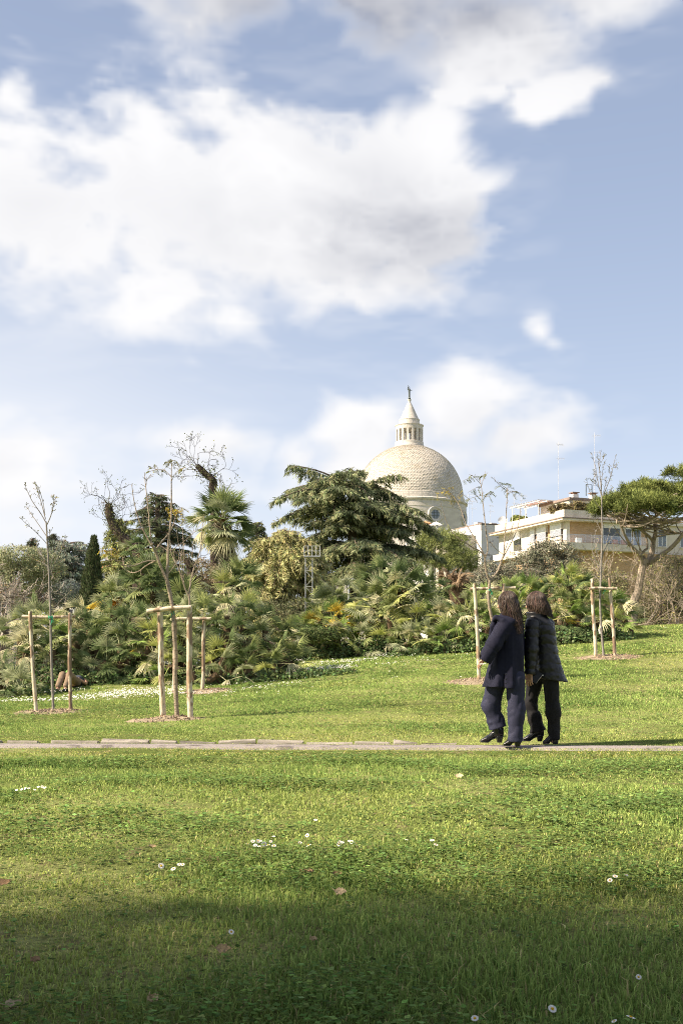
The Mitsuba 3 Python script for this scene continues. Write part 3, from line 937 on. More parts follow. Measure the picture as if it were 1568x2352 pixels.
def aerial(p, h, arms, label, seed):
    r = np.random.default_rng(seed)
    t = thing('roof_aerial', label, 'aerial', 'television aerials on the roofs')
    part(t, 'mast', MB().add(*tube([p, p + [0, 0, h]], .028, 5)).ply('galvanised_material', color=False))
    for q in range(arms):
        z = h * (.45 + .5 * (q + 1) / arms)
        a = r.uniform(-.5, .5)
        d = np.array([math.cos(a), math.sin(a), 0])
        e = np.array([-d[1], d[0], 0])
        m = MB().add(*tube([p + [0, 0, z] - d * .25, p + [0, 0, z] + d * .85], .018, 4))
        for u_ in np.linspace(-.2, .8, 7):
            m.add(*tube([p + [0, 0, z] + d * u_ - (e * .2 + np.array([0, 0, .22])), p + [0, 0, z] + d * u_ + (e * .2 + np.array([0, 0, .22]))], .012, 4))
        part(t, 'element_boom', m.ply('galvanised_material', color=False))


aerial(S.p(3.0, 6.5, ZP + 2.5), 7.6, 2, 'tallest thin television aerial standing on the terrace roof', 1)
aerial(S.p(8.0, 5.5, ZP + 2.5), 9.0, 2, 'tall aerial behind the top of the right-hand bare sapling', 2)
aerial(S.p(2.2, 14.6, ZP), 4.2, 3, 'aerial beside the pergola of the roof terrace', 3)
aerial(S.p(2.0, 16.2, ZP), 4.4, 2, 'aerial at the far end of the roof terrace parapet', 4)

# ------------------------------------------------------------------ the white block between church and apartment house
c = at(1105, 1200, 200)
W = Site([c[0], c[1], 0], [-.42, .907, 0], [.907, .42, 0])
kk = 200 / FL
zw = lambda v: EYE + (HV - v) * kk
wh = thing('white_block', 'white rendered block with peeling grey side wall and roof terrace', 'building')
part(wh, 'grey_wall', sp(W.box(0, 8, 0, .4, -1, zw(1204)), 'peeling_plaster_material'))
part(wh, 'white_wall', sp(W.box(-.01, 8.1, .4, 12, -1, zw(1203)), 'white_plaster_material'))
part(wh, 'roof_kerb', sp(W.box(-.12, 8.3, -.12, 12.2, zw(1203), zw(1201)), 'roof_slab_material'))
part(wh, 'terrace_wing', sp(W.box(-7, -.02, 7.0, 16, -1, zw(1217)), 'white_plaster_material'))
part(wh, 'stone_wall', sp(W.box(-5.6, -.03, 2.0, 6.98, -1, zw(1228.5)), 'beige_stone_material'))
part(wh, 'coping', sp(W.box(-5.8, -.04, 1.85, 7.0, zw(1228.5), zw(1226.5)), 'white_plaster_material'))
for b in (.4, 3.4):
    part(wh, 'chimney', sp(W.box(b, b + 1.2, 2.0, 3.2, zw(1201), zw(1195)), 'white_plaster_material'))
for b in (3.8, 5.6):
    w = part(wh, 'window', sp(W.box(b, b + 1.0, -.03, .1, zw(1222), zw(1214)), 'dark_glass_material'))
    part(w, 'sill', sp(W.box(b - .1, b + 1.1, -.14, .0, zw(1223.2), zw(1222)), 'white_plaster_material'))
rl = MB()
for b in np.arange(-6.8, -.1, .8):
    rl.add(*W.box(b, b + .06, 7.1, 7.16, zw(1217), zw(1206)))
for z in (1206, 1211):
    rl.add(*W.box(-6.9, 0, 7.1, 7.16, zw(z) - .08, zw(z)))
part(wh, 'terrace_railing', rl.ply('white_steel_material', color=False))
for (b, a, mat, lab) in ((-6.2, 9.5, 'orange_cloth_material', 'orange parasol open on the white roof terrace'), (-3.6, 10.2, 'white_paint_material', 'white parasol open on the white roof terrace')):
    t = thing('terrace_parasol', lab, 'parasol')
    p0 = W.p(b, a, zw(1217))
    v, f = lathe([(1.25, 1.9), (.7, 2.25), (.05, 2.45)], 8)
    part(t, 'canopy', simple((v + p0, f), mat, False))
    part(t, 'pole', MB().add(*tube([p0, p0 + [0, 0, 2.6]], .05, 6)).ply('white_steel_material', color=False))
for q, (b, a) in enumerate(((1.0, 6.0), (2.6, 7.4), (5.0, 5.0))):
    aerial(W.p(b, a, zw(1201)), 6.3 - q, 2, ['aerial nearest the church on the white block roof', 'second aerial on the white block roof', 'aerial on the white block nearest the apartment house'][q], 10 + q)
hs = thing('roof_dish', 'small pale satellite dish on the white block roof', 'dish')
v, f = lathe([(.01, 0), (.5, .1), (.9, .34)], 16)
Rd = np.array(T().rotate([1, 0, 0], 65).matrix)[:3, :3]
part(hs, 'bowl', simple((v @ Rd.T + W.p(6.5, 3, zw(1201) + 1.0), f), 'white_paint_material', True))
part(hs, 'mount', MB().add(*tube([W.p(6.5, 3, zw(1201)), W.p(6.5, 3, zw(1201) + 1.0)], .07, 6)).ply('galvanised_material', color=False))

# ------------------------------------------------------------------ houses among the trees on the left
def tiled_house(u0, u1, vt, vb, Y, depth, wallmat, lab, roofh, seed):
    p0, p1 = at(u0, vb, Y), at(u1, vb, Y)
    z1 = at(u0, vt, Y)[2]
    H = Site([p0[0], Y, 0], [0, 1, 0], [1, 0, 0])
    L = p1[0] - p0[0]
    h = thing('villa', lab, 'house')
    part(h, 'wall', sp(H.box(0, L, 0, depth, -1, z1), wallmat))
    e = .5
    base = [H.p(-e, -e, z1), H.p(L + e, -e, z1), H.p(L + e, depth + e, z1), H.p(-e, depth + e, z1)]
    rid = [H.p(L * .25, depth / 2, z1 + roofh), H.p(L * .75, depth / 2, z1 + roofh)]
    v = np.array(base + rid)
    f = [[0, 1, 5], [0, 5, 4], [1, 2, 5], [2, 3, 4], [2, 4, 5], [3, 0, 4], [0, 2, 1], [0, 3, 2]]
    rf = part(h, 'roof', mikit.ply((v + [0, 0, .02], np.array(f)), 'terracotta_material'))
    part(rf, 'eaves', sp(H.box(-e - .05, L + e + .05, -e - .05, depth + e + .05, z1 - .18, z1 + .0), 'white_plaster_material'))
    part(rf, 'chimney', sp(H.box(L * .62, L * .62 + .7, depth * .35, depth * .35 + .7, z1, z1 + roofh + 1.0), wallmat))
    r = np.random.default_rng(seed)
    nw = max(2, int(L / 2.6))
    for q in range(nw):
        b = (q + .5) * L / nw - .55
        for z in (z1 - 2.2, z1 - 5.2):
            w = part(h, 'window', sp(H.box(b, b + 1.1, -.04, .05, z, z + 1.5), 'dark_glass_material'))
            part(w, 'frame', MB().add(*H.box(b - .08, b, -.08, .0, z - .08, z + 1.58)).add(*H.box(b + 1.1, b + 1.18, -.08, .0, z - .08, z + 1.58)).add(*H.box(b, b + 1.1, -.08, .0, z + 1.5, z + 1.58)).add(*H.box(b + .52, b + .58, -.07, -.03, z, z + 1.5)).ply('white_paint_material', color=False))
            part(w, 'sill', sp(H.box(b - .15, b + 1.25, -.16, .0, z - .18, z - .08), 'white_plaster_material'))


tiled_house(-60, 24, 1364, 1400, 95, 8, 'cream_plaster_material', 'low house with a red tiled roof at the left edge behind bare trees', 1.1, 1)
tiled_house(118, 168, 1318, 1400, 115, 8, 'cream_plaster_material', 'cream villa with a red roof glimpsed behind the slim staked sapling', 1.2, 2)
tiled_house(172, 262, 1308, 1400, 120, 9, 'white_plaster_material', 'white villa half hidden behind the dark cypress', 1.0, 3)


# ------------------------------------------------------------------ fan palms
def fan_leaf(rng, R, petiole, spread, nseg, droop, fold, col, tipcol, split=.5, dry=.25):
    """One fan leaf: petiole along +x from the origin, pleated blade beyond, upper side +z. (vertices, triangles, colours)."""
    m = MB()
    pv = np.array([[0, 0, 0], [petiole * .5, 0, .03 * petiole], [petiole, 0, 0]])
    v, f = tube(pv, [.013, .009, .006], 4, False)
    m.add(v, f, np.asarray(col) * 1.3 + .02)
    hub = np.array([petiole, 0, 0])
    ph = np.linspace(-spread, spread, nseg)
    dp = ph[1] - ph[0]
    for k_, a in enumerate(ph):
        L = R * (.66 + .34 * math.cos(a * .62)) * rng.uniform(.88, 1.08)
        e = rng.normal(0, .05)
        hang = rng.random() ** 3 * .35

        def pt(r, ang, up):
            x, y = r * math.cos(ang), r * math.sin(ang)
            z = up - (droop + hang * max(0, r / R - .6)) * (r / R) ** 2.2 * R * (.6 + .5 * abs(math.sin(a))) - fold * abs(y) * .6
            return hub + [x, y, z]
        c = np.asarray(col) * rng.uniform(.75, 1.25)
        tip_c = np.asarray(tipcol) if rng.random() < dry else c * 1.1
        s = .50 * dp
        q = [hub, pt(L * split, a - s, 0), pt(L * split, a, .020 * R / .4), pt(L * split, a + s, 0), pt(L * .74, a - s * .40 + e * .5, .004), pt(L * .74, a + s * .40 + e * .5, .004), pt(L, a + e, -.01)]
        m.add(q, [[0, 1, 2], [0, 2, 3], [1, 4, 2], [2, 4, 5], [2, 5, 3], [4, 6, 5]], np.array([c * .9, c, c * 1.15, c, c, c * 1.1, tip_c]))
    return m


PAL = {'deep': ([.100, .135, .060], [.28, .26, .14]), 'green': ([.185, .215, .090], [.40, .37, .20]), 'grey': ([.250, .270, .165], [.44, .42, .29]), 'lime': ([.31, .33, .12], [.50, .45, .23]),
       'straw': ([.40, .385, .25], [.52, .48, .34]), 'gold': ([.40, .31, .06], [.55, .30, .05]), 'dead': ([.24, .18, .12], [.32, .25, .17]), 'fresh': ([.16, .225, .065], [.28, .29, .11])}
_leafs = {}


def leaf_ply(tone, var, R=.47, pet=.42, wide=1.6):
    key = (tone, var, R, pet, wide)
    if key not in _leafs:
        r = np.random.default_rng(abs(hash((tone, var))) % 10 ** 6 if False else sum(map(ord, tone)) * 17 + var * 101)
        col, tip = PAL[tone]
        m = fan_leaf(r, R, pet, wide * r.uniform(.85, 1.05), 17 if R < .45 else 19, r.uniform(.0, .16) if tone != 'straw' else r.uniform(.3, .7), r.uniform(.0, .55), np.array(col) * r.uniform(.95, 1.35), tip, r.uniform(.30, .46), .9 if tone in ('straw', 'dead') else .3)
        _leafs[key] = m.ply('leaf_material')
    return _leafs[key]


def leaf_mat(base, d, roll, scale, rng):
    """to_world: +x along d, +z the upper side, turned by roll."""
    d = unit(d)
    up = np.array([0, 0, 1.0])
    if abs(d[2]) > .97:
        up = unit(np.array([math.cos(roll * 3), math.sin(roll * 3), .2]))
    y = unit(np.cross(up, d))
    z = np.cross(d, y)
    c, s = math.cos(roll), math.sin(roll)
    y, z = c * y + s * z, -s * y + c * z
    M = np.eye(4)
    M[:3, 0], M[:3, 1], M[:3, 2], M[:3, 3] = d * scale, y * scale, z * scale, base
    return T(M.tolist())


def crown(key, c, n, tones, rng, scale=1.0, lo=-45, hi=88, R=.47, pet=.42, wide=1.6, lean=None, bias=None):
    """n leaves bursting from the point c; tones: [(tone, weight)...], the lowest leaves take the last tone more often."""
    names = [t for t, _ in tones]
    w = np.array([x for _, x in tones], float)
    w /= w.sum()
    ga = PI * (3 - math.sqrt(5))
    n = max(6, int(n * .82))
    for i_ in range(n):
        f = (i_ + .5) / n
        el = math.radians(hi + (lo - hi) * f ** .85 + rng.normal(0, 5))
        azm = i_ * ga + rng.normal(0, .2)
        d = np.array([math.cos(el) * math.cos(azm), math.cos(el) * math.sin(azm), math.sin(el)])
        if lean is not None:
            d = unit(d + lean)
        if bias is not None and d.dot(bias) < -.35 and rng.random() < .5:
            continue
        tone = names[-1] if (f > .88 and rng.random() < .35) else names[rng.choice(len(names), p=w)]
        s = scale * rng.uniform(.8, 1.12)
        part(key, 'leaf', {**leaf_ply(tone, int(rng.integers(0, 4)), R, pet, wide), 'to_world': leaf_mat(c + d * .05, d, rng.normal(0, .35), s, rng)})


def fibre_trunk(key, pts, r0, r1, col, rng, boots=True, bootcol=(.30, .25, .17)):
    P = spline(pts, 5)
    m = MB()
    v, f = tube(P, np.linspace(r0, r1, len(P)), 12, True, .18, 3)
    m.add(v, f, col)
    part(key, 'trunk', m.ply('matte_material', smooth=False))
    if boots:
        b = MB()
        L = np.linalg.norm(np.diff(P, axis=0), axis=1).sum()
        n = int(L / .05 * 7)
        for i_ in range(n):
            t = (i_ + .5) / n * (len(P) - 1.001)
            k0 = int(t)
            p = P[k0] + (P[k0 + 1] - P[k0]) * (t - k0)
            r = r0 + (r1 - r0) * t / (len(P) - 1)
            a = i_ * 2.399
            o = np.array([math.cos(a), math.sin(a), 0])
            s_ = np.array([-o[1], o[0], 0])
            h = rng.uniform(.05, .11)
            base = p + o * r * .93
            v = [base - s_ * .035, base + s_ * .035, base + o * h * .75 + s_ * .02 + [0, 0, h], base + o * h * .75 - s_ * .02 + [0, 0, h], base + [0, 0, .05]]
            b.add(v, [[0, 1, 2], [0, 2, 3], [1, 4, 2], [2, 4, 3], [3, 4, 0]], np.array(bootcol) * rng.uniform(.5, 1.3))
        part(key, 'leaf_bases', b.ply('matte_material'), None, 'stuff')


def ground_at(x, y):
    return float(gz(np.array([x]), np.array([y]))[0])


rng = np.random.default_rng(77)
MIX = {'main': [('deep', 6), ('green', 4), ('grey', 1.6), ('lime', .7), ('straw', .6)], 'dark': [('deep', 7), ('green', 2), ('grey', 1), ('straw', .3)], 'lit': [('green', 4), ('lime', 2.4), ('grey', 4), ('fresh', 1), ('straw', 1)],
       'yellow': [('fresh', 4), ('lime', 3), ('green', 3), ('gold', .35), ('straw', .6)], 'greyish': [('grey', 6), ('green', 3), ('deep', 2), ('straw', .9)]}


def clump(label, spots, Y, tones, per, scale=1.0, lo=-40, hi=85, R=.47, pet=.42, name='fan_palm', group=None, stems=True, jit=.5, lean=None):
    """A many-stemmed fan palm: spots are crown centres (u, v[, dY, n, tones])."""
    key = thing(name, label, 'palm', group)
    for sp_ in spots:
        u, v = sp_[:2]
        dY = sp_[2] if len(sp_) > 2 else rng.uniform(-jit, jit)
        n = sp_[3] if len(sp_) > 3 else per
        tn = sp_[4] if len(sp_) > 4 else tones
        c = at(u, v, Y + dY)
        g0 = ground_at(c[0], c[1])
        c[2] = max(c[2], g0 + .12)
        if stems and c[2] > g0 + .25:
            b = np.array([c[0] + rng.normal(0, .12), c[1] + rng.normal(0, .12), g0 - .05])
            P = spline([b, (b + c) / 2 + rng.normal(0, .05, 3) * [1, 1, 0], c], 4)
            v_, f_ = tube(P, np.linspace(.10, .085, len(P)), 8, True, .25, 2)
            part(key, 'stem', mikit.ply((v_, f_), 'fibre_material'))
        crown(key, c, n, MIX[tn] if isinstance(tn, str) else tn, rng, scale * (.92 if len(spots) > 4 else 1.0), lo, hi, R, pet, lean=lean)
    return key


def fibre_tex(p, n, uv):
    return mix([.045, .032, .022], [.17, .125, .08], fbm(p.x * 16, p.y * 16, p.z * 22, 3))


scene['fibre_material'] = {'type': 'twosided', 'bsdf': {'type': 'diffuse', 'reflectance': proc(fibre_tex)}}

# left to right
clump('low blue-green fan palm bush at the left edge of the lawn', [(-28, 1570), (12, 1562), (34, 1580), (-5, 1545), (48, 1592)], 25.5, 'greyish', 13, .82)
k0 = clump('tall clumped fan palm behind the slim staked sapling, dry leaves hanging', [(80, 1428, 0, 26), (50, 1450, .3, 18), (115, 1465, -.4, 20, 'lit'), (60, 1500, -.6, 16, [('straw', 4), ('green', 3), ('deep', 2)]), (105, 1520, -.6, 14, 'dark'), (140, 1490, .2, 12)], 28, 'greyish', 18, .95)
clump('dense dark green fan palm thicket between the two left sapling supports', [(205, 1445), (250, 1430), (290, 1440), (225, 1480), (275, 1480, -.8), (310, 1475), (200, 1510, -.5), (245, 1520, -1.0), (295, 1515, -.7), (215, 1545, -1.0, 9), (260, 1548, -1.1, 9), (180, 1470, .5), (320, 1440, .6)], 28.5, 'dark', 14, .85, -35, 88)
clump('pale brushy fan palm with dried straw leaves above the dark thicket', [(185, 1420, 0, 14), (165, 1450, 0, 12)], 29.3, [('straw', 5), ('grey', 3), ('gold', 1.2)], 14, .8)
kp = clump('grey-green fan palm with an orange flower cluster at its heart', [(262, 1378, 0, 26)], 34, 'greyish', 26, 1.0, -30, 88)
fl = MB()
c = at(262, 1392, 33.6)
for i_ in range(90):
    d = unit(rng.normal(size=3) * [1, .6, .5] + [0, -.4, .2])
    v, f, cc = quads_leaf([c + d * .04], [d], np.array([0, 0, 1.0]), [rng.uniform(.14, .32)], [.05], [[.50, .25, .03]])
    fl.add(v, f, cc * rng.uniform(.6, 1.2))
part(kp, 'flower_cluster', fl.ply('matte_material'), 'orange flower cluster')
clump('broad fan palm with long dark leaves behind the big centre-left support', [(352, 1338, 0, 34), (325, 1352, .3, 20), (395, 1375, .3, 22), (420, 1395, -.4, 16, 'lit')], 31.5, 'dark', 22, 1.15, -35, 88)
# the tall single-trunk palm
tp = thing('fan_palm', 'tallest fan palm with a bare patterned trunk and round crown', 'palm')
tc = at(512, 1206, 35)
tb = np.array([at(528, 1300, 35)[0], 35, 0])
tb[2] = ground_at(tb[0], tb[1])
fibre_trunk(tp, [tb, at(524, 1310, 35), at(520, 1275, 35), at(510, 1240, 35), tc], .30, .26, [.035, .028, .022], rng, True, (.42, .38, .30))
crown(tp, tc + [0, 0, .05], 62, [('deep', 5), ('green', 4), ('grey', 2), ('lime', 1), ('straw', 1.2)], rng, 1.30, -50, 88, .48, .50)
fb = MB()
for i_ in range(160):
    d = unit(rng.normal(size=3) + [0, -.3, 0])
    v, f, cc = quads_leaf([tc + d * .08], [d], np.array([0, 0, 1.0]), [rng.uniform(.25, .42)], [.03], [[.16, .10, .06]])
    fb.add(v, f, cc * rng.uniform(.5, 1.5))
part(tp, 'fibre_heart', fb.ply('matte_material'), None, 'stuff')
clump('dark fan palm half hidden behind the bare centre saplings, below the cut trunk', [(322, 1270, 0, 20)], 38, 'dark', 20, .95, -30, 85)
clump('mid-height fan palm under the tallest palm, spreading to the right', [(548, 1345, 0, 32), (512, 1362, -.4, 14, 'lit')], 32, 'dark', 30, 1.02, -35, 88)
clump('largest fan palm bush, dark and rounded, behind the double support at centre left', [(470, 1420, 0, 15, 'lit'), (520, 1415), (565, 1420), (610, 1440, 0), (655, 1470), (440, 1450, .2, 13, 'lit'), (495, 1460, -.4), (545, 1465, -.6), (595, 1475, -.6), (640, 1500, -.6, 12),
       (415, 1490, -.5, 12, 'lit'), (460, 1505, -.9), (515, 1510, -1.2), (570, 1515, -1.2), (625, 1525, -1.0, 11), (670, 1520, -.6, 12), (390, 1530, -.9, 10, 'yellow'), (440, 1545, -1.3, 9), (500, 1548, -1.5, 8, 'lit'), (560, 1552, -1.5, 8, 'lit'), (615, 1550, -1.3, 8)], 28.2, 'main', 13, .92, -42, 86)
clump('light green fan palm at the left flank of the largest bush, among the support posts', [(365, 1440, 0, 14), (345, 1470, 0, 14, 'yellow'), (355, 1510, -.3, 12, 'yellow'), (372, 1555, -.6, 9, 'yellow'), (425, 1420, .4, 12, 'lit')], 27.8, 'lit', 14, .92, -45, 85)
clump('small bright fan palm tuft in the gap right of the largest bush', [(700, 1452), (722, 1445), (690, 1475, -.4, 9)], 33, 'yellow', 13, .8, -20, 85)
clump('low fan palm bush with orange-tipped leaves in front of the white mast', [(765, 1432, 0, 15, [('gold', 4), ('fresh', 4), ('lime', 2)]), (805, 1440, 0, 16, 'yellow'), (845, 1450, 0), (775, 1465, -.5, 13), (820, 1475, -.7, 13, 'lit'), (865, 1480, -.6, 10, 'lit'), (755, 1480, -.4, 10)], 32.5, 'yellow', 14, .90, -30, 86)
clump('greyish fan palm standing behind the orange-tipped bush beside the lamps', [(760, 1388, 0, 22), (735, 1400, .2, 14), (785, 1370, .3, 14)], 37, 'greyish', 18, .95, -25, 88)
big = clump('biggest sunlit fan palm below the cedar, right of centre', [(920, 1362, -.4, 46), (872, 1345, .5, 26), (960, 1395, -.5, 22), (855, 1395, -.3, 24, 'lit'), (895, 1420, -.7, 18, [('straw', 3), ('lime', 3), ('green', 3)]), (985, 1365, .4, 18)], 33, 'main', 24, 1.18, -60, 88, .46, .5)
oc = at(922, 1366, 32.4)
hb = MB()
for i_ in range(120):
    d = unit(rng.normal(size=3) * [1, 1, .7] + [0, -.5, 0])
    v, f, cc = quads_leaf([oc + d * .05], [d], np.array([0, 0, 1.0]), [rng.uniform(.12, .30)], [.03], [[.20, .11, .05]])
    hb.add(v, f, cc * rng.uniform(.5, 1.5))
part(big, 'fibre_heart', hb.ply('matte_material'), None, 'stuff')
clump('low fan palm bush at the foot of the biggest sunlit palm', [(955, 1435, 0, 15), (1000, 1425, 0, 17), (1045, 1432, 0), (975, 1470, -.7, 13), (1020, 1475, -.8, 13, 'yellow'), (1060, 1468, -.5, 11), (935, 1478, -.6, 11)], 31.8, 'lit', 15, .92, -28, 86)
# dead palm
dp = thing('fan_palm', 'dead palm with a shaggy brown trunk and withered crown', 'palm')
dc = at(1046, 1322, 36)
db = np.array([at(1052, 1330, 36)[0], 36.0, 0])
db[2] = ground_at(db[0], db[1])
fibre_trunk(dp, [db, at(1053, 1385, 36), at(1050, 1355, 36), dc], .26, .30, [.10, .07, .05], rng, True, (.24, .17, .11))
for i_ in range(34):
    a = rng.uniform(0, 2 * PI)
    e = rng.uniform(-.9, .35)
    d = np.array([math.cos(a) * math.cos(e), math.sin(a) * math.cos(e), math.sin(e)])
    part(dp, 'leaf', {**leaf_ply('dead', i_ % 4, .34, .30, 1.1), 'to_world': leaf_mat(dc + d * .12, d, rng.normal(0, .7), rng.uniform(.7, 1.1), rng)})
clump('green fan palm behind the support beside the woman in navy', [(1085, 1420, 0, 16), (1110, 1395, .3, 14), (1065, 1400, .6, 12, 'greyish'), (1120, 1440, 0, 12)], 31, 'yellow', 14, .9, -30, 88)
clump('young fan palm behind the heads of the two women', [(1165, 1378, 0, 15), (1215, 1372, .2, 13), (1190, 1400, -.3, 12), (1230, 1395, 0, 10)], 32.5, 'yellow', 12, .9, -15, 88)
clump('yellowish fan palm bush behind the right-hand staked sapling', [(1270, 1360, 0, 15), (1305, 1345, 0, 18), (1335, 1365, .3, 15), (1285, 1395, -.4, 14, 'lit'), (1330, 1400, -.5, 14, 'lit'), (1375, 1385, 0, 14), (1410, 1405, 0, 15), (1300, 1430, -.8, 12), (1350, 1435, -.8, 12), (1400, 1440, -.6, 12), (1432, 1425, -.2, 11), (1265, 1425, -.6, 10)], 32, [('fresh', 4), ('lime', 4), ('deep', 3), ('gold', .25), ('straw', .9)], 14, .95, -30, 88)

# ivy and nettles at the feet of the palms
iv = MB()
for (u, v, Y, sx, sy, sz, n) in ((820, 1488, 32, 2.4, .6, .45, 3200), (880, 1490, 32.2, 1.4, .5, .4, 1500), (1020, 1484, 31.2, 1.6, .6, .4, 2400), (1290, 1462, 31, 1.2, .6, .5, 1800), (1380, 1458, 31.3, 1.0, .5, .35, 900), (1190, 1455, 30.8, 1.0, .6, .6, 2000), (1105, 1470, 30.8, .8, .5, .5, 1300),
                                (350, 1545, 27.5, .7, .5, .45, 900), (320, 1535, 28, .9, .5, .5, 1600), (200, 1555, 27.4, 1.0, .4, .3, 900), (600, 1562, 27, 2.4, .4, .22, 1500), (730, 1486, 33, 1.3, .5, .4, 1400), (120, 1560, 27.2, .8, .4, .5, 900), (60, 1590, 25.2, .8, .3, .2, 300)):
    c = at(u, v, Y)
    th_, rr_ = rng.uniform(0, 2 * PI, n), np.sqrt(rng.random(n))
    x, y = c[0] + sx * rr_ * np.cos(th_), c[1] + sy * rr_ * np.sin(th_)
    dome = np.sqrt(np.clip(1 - rr_ ** 2, 0, 1))
    lump = .5 + 1.0 * meshkit.fbm(np.stack([x * 2.1, y * 2.1, 0 * x], -1), 3, 8)
    P = np.stack([x, y, gz(x, y) + sz * dome * lump * rng.random(n) ** .5 + .02], -1)
    nd = unit(rng.normal(size=(n, 3)) + [-.3, -.6, .5])
    s = rng.uniform(.05, .10, n)
    iv.add(*quads_leaf(P, unit(np.cross(nd, rng.normal(size=(n, 3)))), nd, s, s * .9, vary(rng, [.105, .150, .065], n, .35, .1)))
stuff('ivy', iv.ply('leaf_material'), 'ivy and low weeds spreading round the feet of the palms', 'ivy')


# ------------------------------------------------------------------ trees
def bark_tex(p, n, uv):
    m = fbm(p.x * 7, p.y * 7, p.z * 2.5, 4)
    return mix([.055, .042, .034], [.20, .165, .135], m)


def pale_bark_tex(p, n, uv):
    m = fbm(p.x * 16, p.y * 16, p.z * 6, 4)
    return mix([.20, .165, .125], [.42, .36, .29], m) * (1 - .45 * smoothstep(.60, .70, fbm(p.x * 9, p.y * 9, p.z * 30, 3)))


scene['bark_material'] = {'type': 'twosided', 'bsdf': {'type': 'diffuse', 'reflectance': proc(bark_tex)}}
scene['pale_bark_material'] = {'type': 'twosided', 'bsdf': {'type': 'diffuse', 'reflectance': proc(pale_bark_tex)}}


class Sprays:
    """Collects small foliage faces for one crown."""

    def __init__(s):
        s.m = MB()

    def add(s, P, D, N, L, W, col):
        s.m.add(*quads_leaf(P, D, N, L, W, col))


def cedar(label, u, vtop, vbase, Y, halfw, cols, seed, tiers=11, lean=0.0, zbase=None, dens=1.0, droop=.55, low=.10, layered=0.0, category='tree', name='cedar_tree', trunkvis=True, prof=None, leafsize=1.0):
    """A layered conifer: drooping boughs in tiers. Sizes in metres come from the rows and columns measured at depth Y."""
    r = np.random.default_rng(seed)
    k = Y / FL
    top = at(u, vtop, Y)
    base = np.array([at(u + lean, vbase, Y)[0], Y, 0])
    base[2] = ground_at(base[0], base[1])
    H = top[2] - base[2]
    Wd = halfw * k
    t = thing(name, label, category)
    P = spline([base, base * .6 + top * .4 + [r.normal(0, .12), 0, 0], base * .25 + top * .75 + [r.normal(0, .15), 0, 0], top], 6)
    v, f = tube(P, np.linspace(.035 * H, .012 * H, len(P)), 10, True, .2, seed)
    tk = MB().add(v, f)
    fol = MB()
    prof = prof or (lambda h: (1 - h) ** .62 * (.55 + .45 * min(1, h * 6)))
    n_b = int(tiers * 9)
    for i_ in range(n_b):
        h = low + (1 - low) * ((i_ + r.random()) / n_b) ** .92
        if layered:
            T_n = layered
            h = min(.995, h + .62 * (round(h * T_n) / T_n - h))
        q = h * (len(P) - 1)
        k0 = min(int(q), len(P) - 2)
        o = P[k0] + (P[k0 + 1] - P[k0]) * (q - k0)
        az_ = i_ * 2.399 + r.normal(0, .35)
        L = Wd * prof(h) * r.uniform(.62, 1.12) + .03 * H
        d = np.array([math.cos(az_), math.sin(az_), 0])
        rise = r.uniform(.05, .38) * (1 if h < .8 else 1.6)
        sag = droop * r.uniform(.6, 1.2)
        ts = np.linspace(0, 1, 9)
        bp = o + d * (L * ts)[:, None] + np.array([0, 0, 1.0]) * (L * (rise * ts - sag * ts ** 2.2))[:, None]
        s_ = np.array([-d[1], d[0], 0])
        bp = bp + s_ * (L * .10 * np.sin(ts * 2.2 + r.uniform(0, 6)))[:, None]
        v, f = tube(bp, np.linspace(.012 * H * (1 - h * .6), .003 * H, 9), 5, False)
        tk.add(v, f)
        # secondary boughs: flat plates of hanging sprays
        ns = int(max(5, 15 * L / 2.2))
        for j_ in range(ns):
            tt = .22 + .78 * (j_ + r.random()) / ns
            o2 = o + d * L * tt + np.array([0, 0, 1.0]) * L * (rise * tt - sag * tt ** 2.2)
            sl = L * .40 * (1.05 - .6 * tt) * r.uniform(.5, 1.1) * (1 if j_ % 2 else -1)
            n = int(dens * 34 * max(.5, abs(sl) / .6))
            a = r.random(n)
            dd = unit(d * r.uniform(.35, .9) + s_ * np.sign(sl))
            c0 = o2 + dd * (abs(sl) * a)[:, None] + np.array([0, 0, 1.0]) * (-.34 * abs(sl) * a ** 1.8)[:, None] + r.normal(0, .045, (n, 3)) * leafsize
            hang = unit(dd * r.uniform(.3, 1.0, (n, 1)) + np.array([0, 0, -1.0]) * r.uniform(.1, 1.3, (n, 1)) + r.normal(0, .25, (n, 3)))
            nn = unit(r.normal(0, .55, (n, 3)) + [0, -.25, .9])
            tone = r.uniform(.7, 1.25)
            cc = vary(r, np.array(cols[0]) * tone, n, .22, .07)
            tipm = (a + r.normal(0, .2, n) > .72)[:, None]
            cc = np.where(tipm, vary(r, np.array(cols[1]) * tone, n, .18, .06), cc)
            fol.add(*quads_leaf(c0, hang, nn, r.uniform(.18, .42, n) * leafsize, r.uniform(.035, .07, n) * leafsize, cc))
    part(t, 'trunk', tk.ply('bark_material', color=False))
    part(t, 'crown', fol.ply('leaf_material'))
    return t


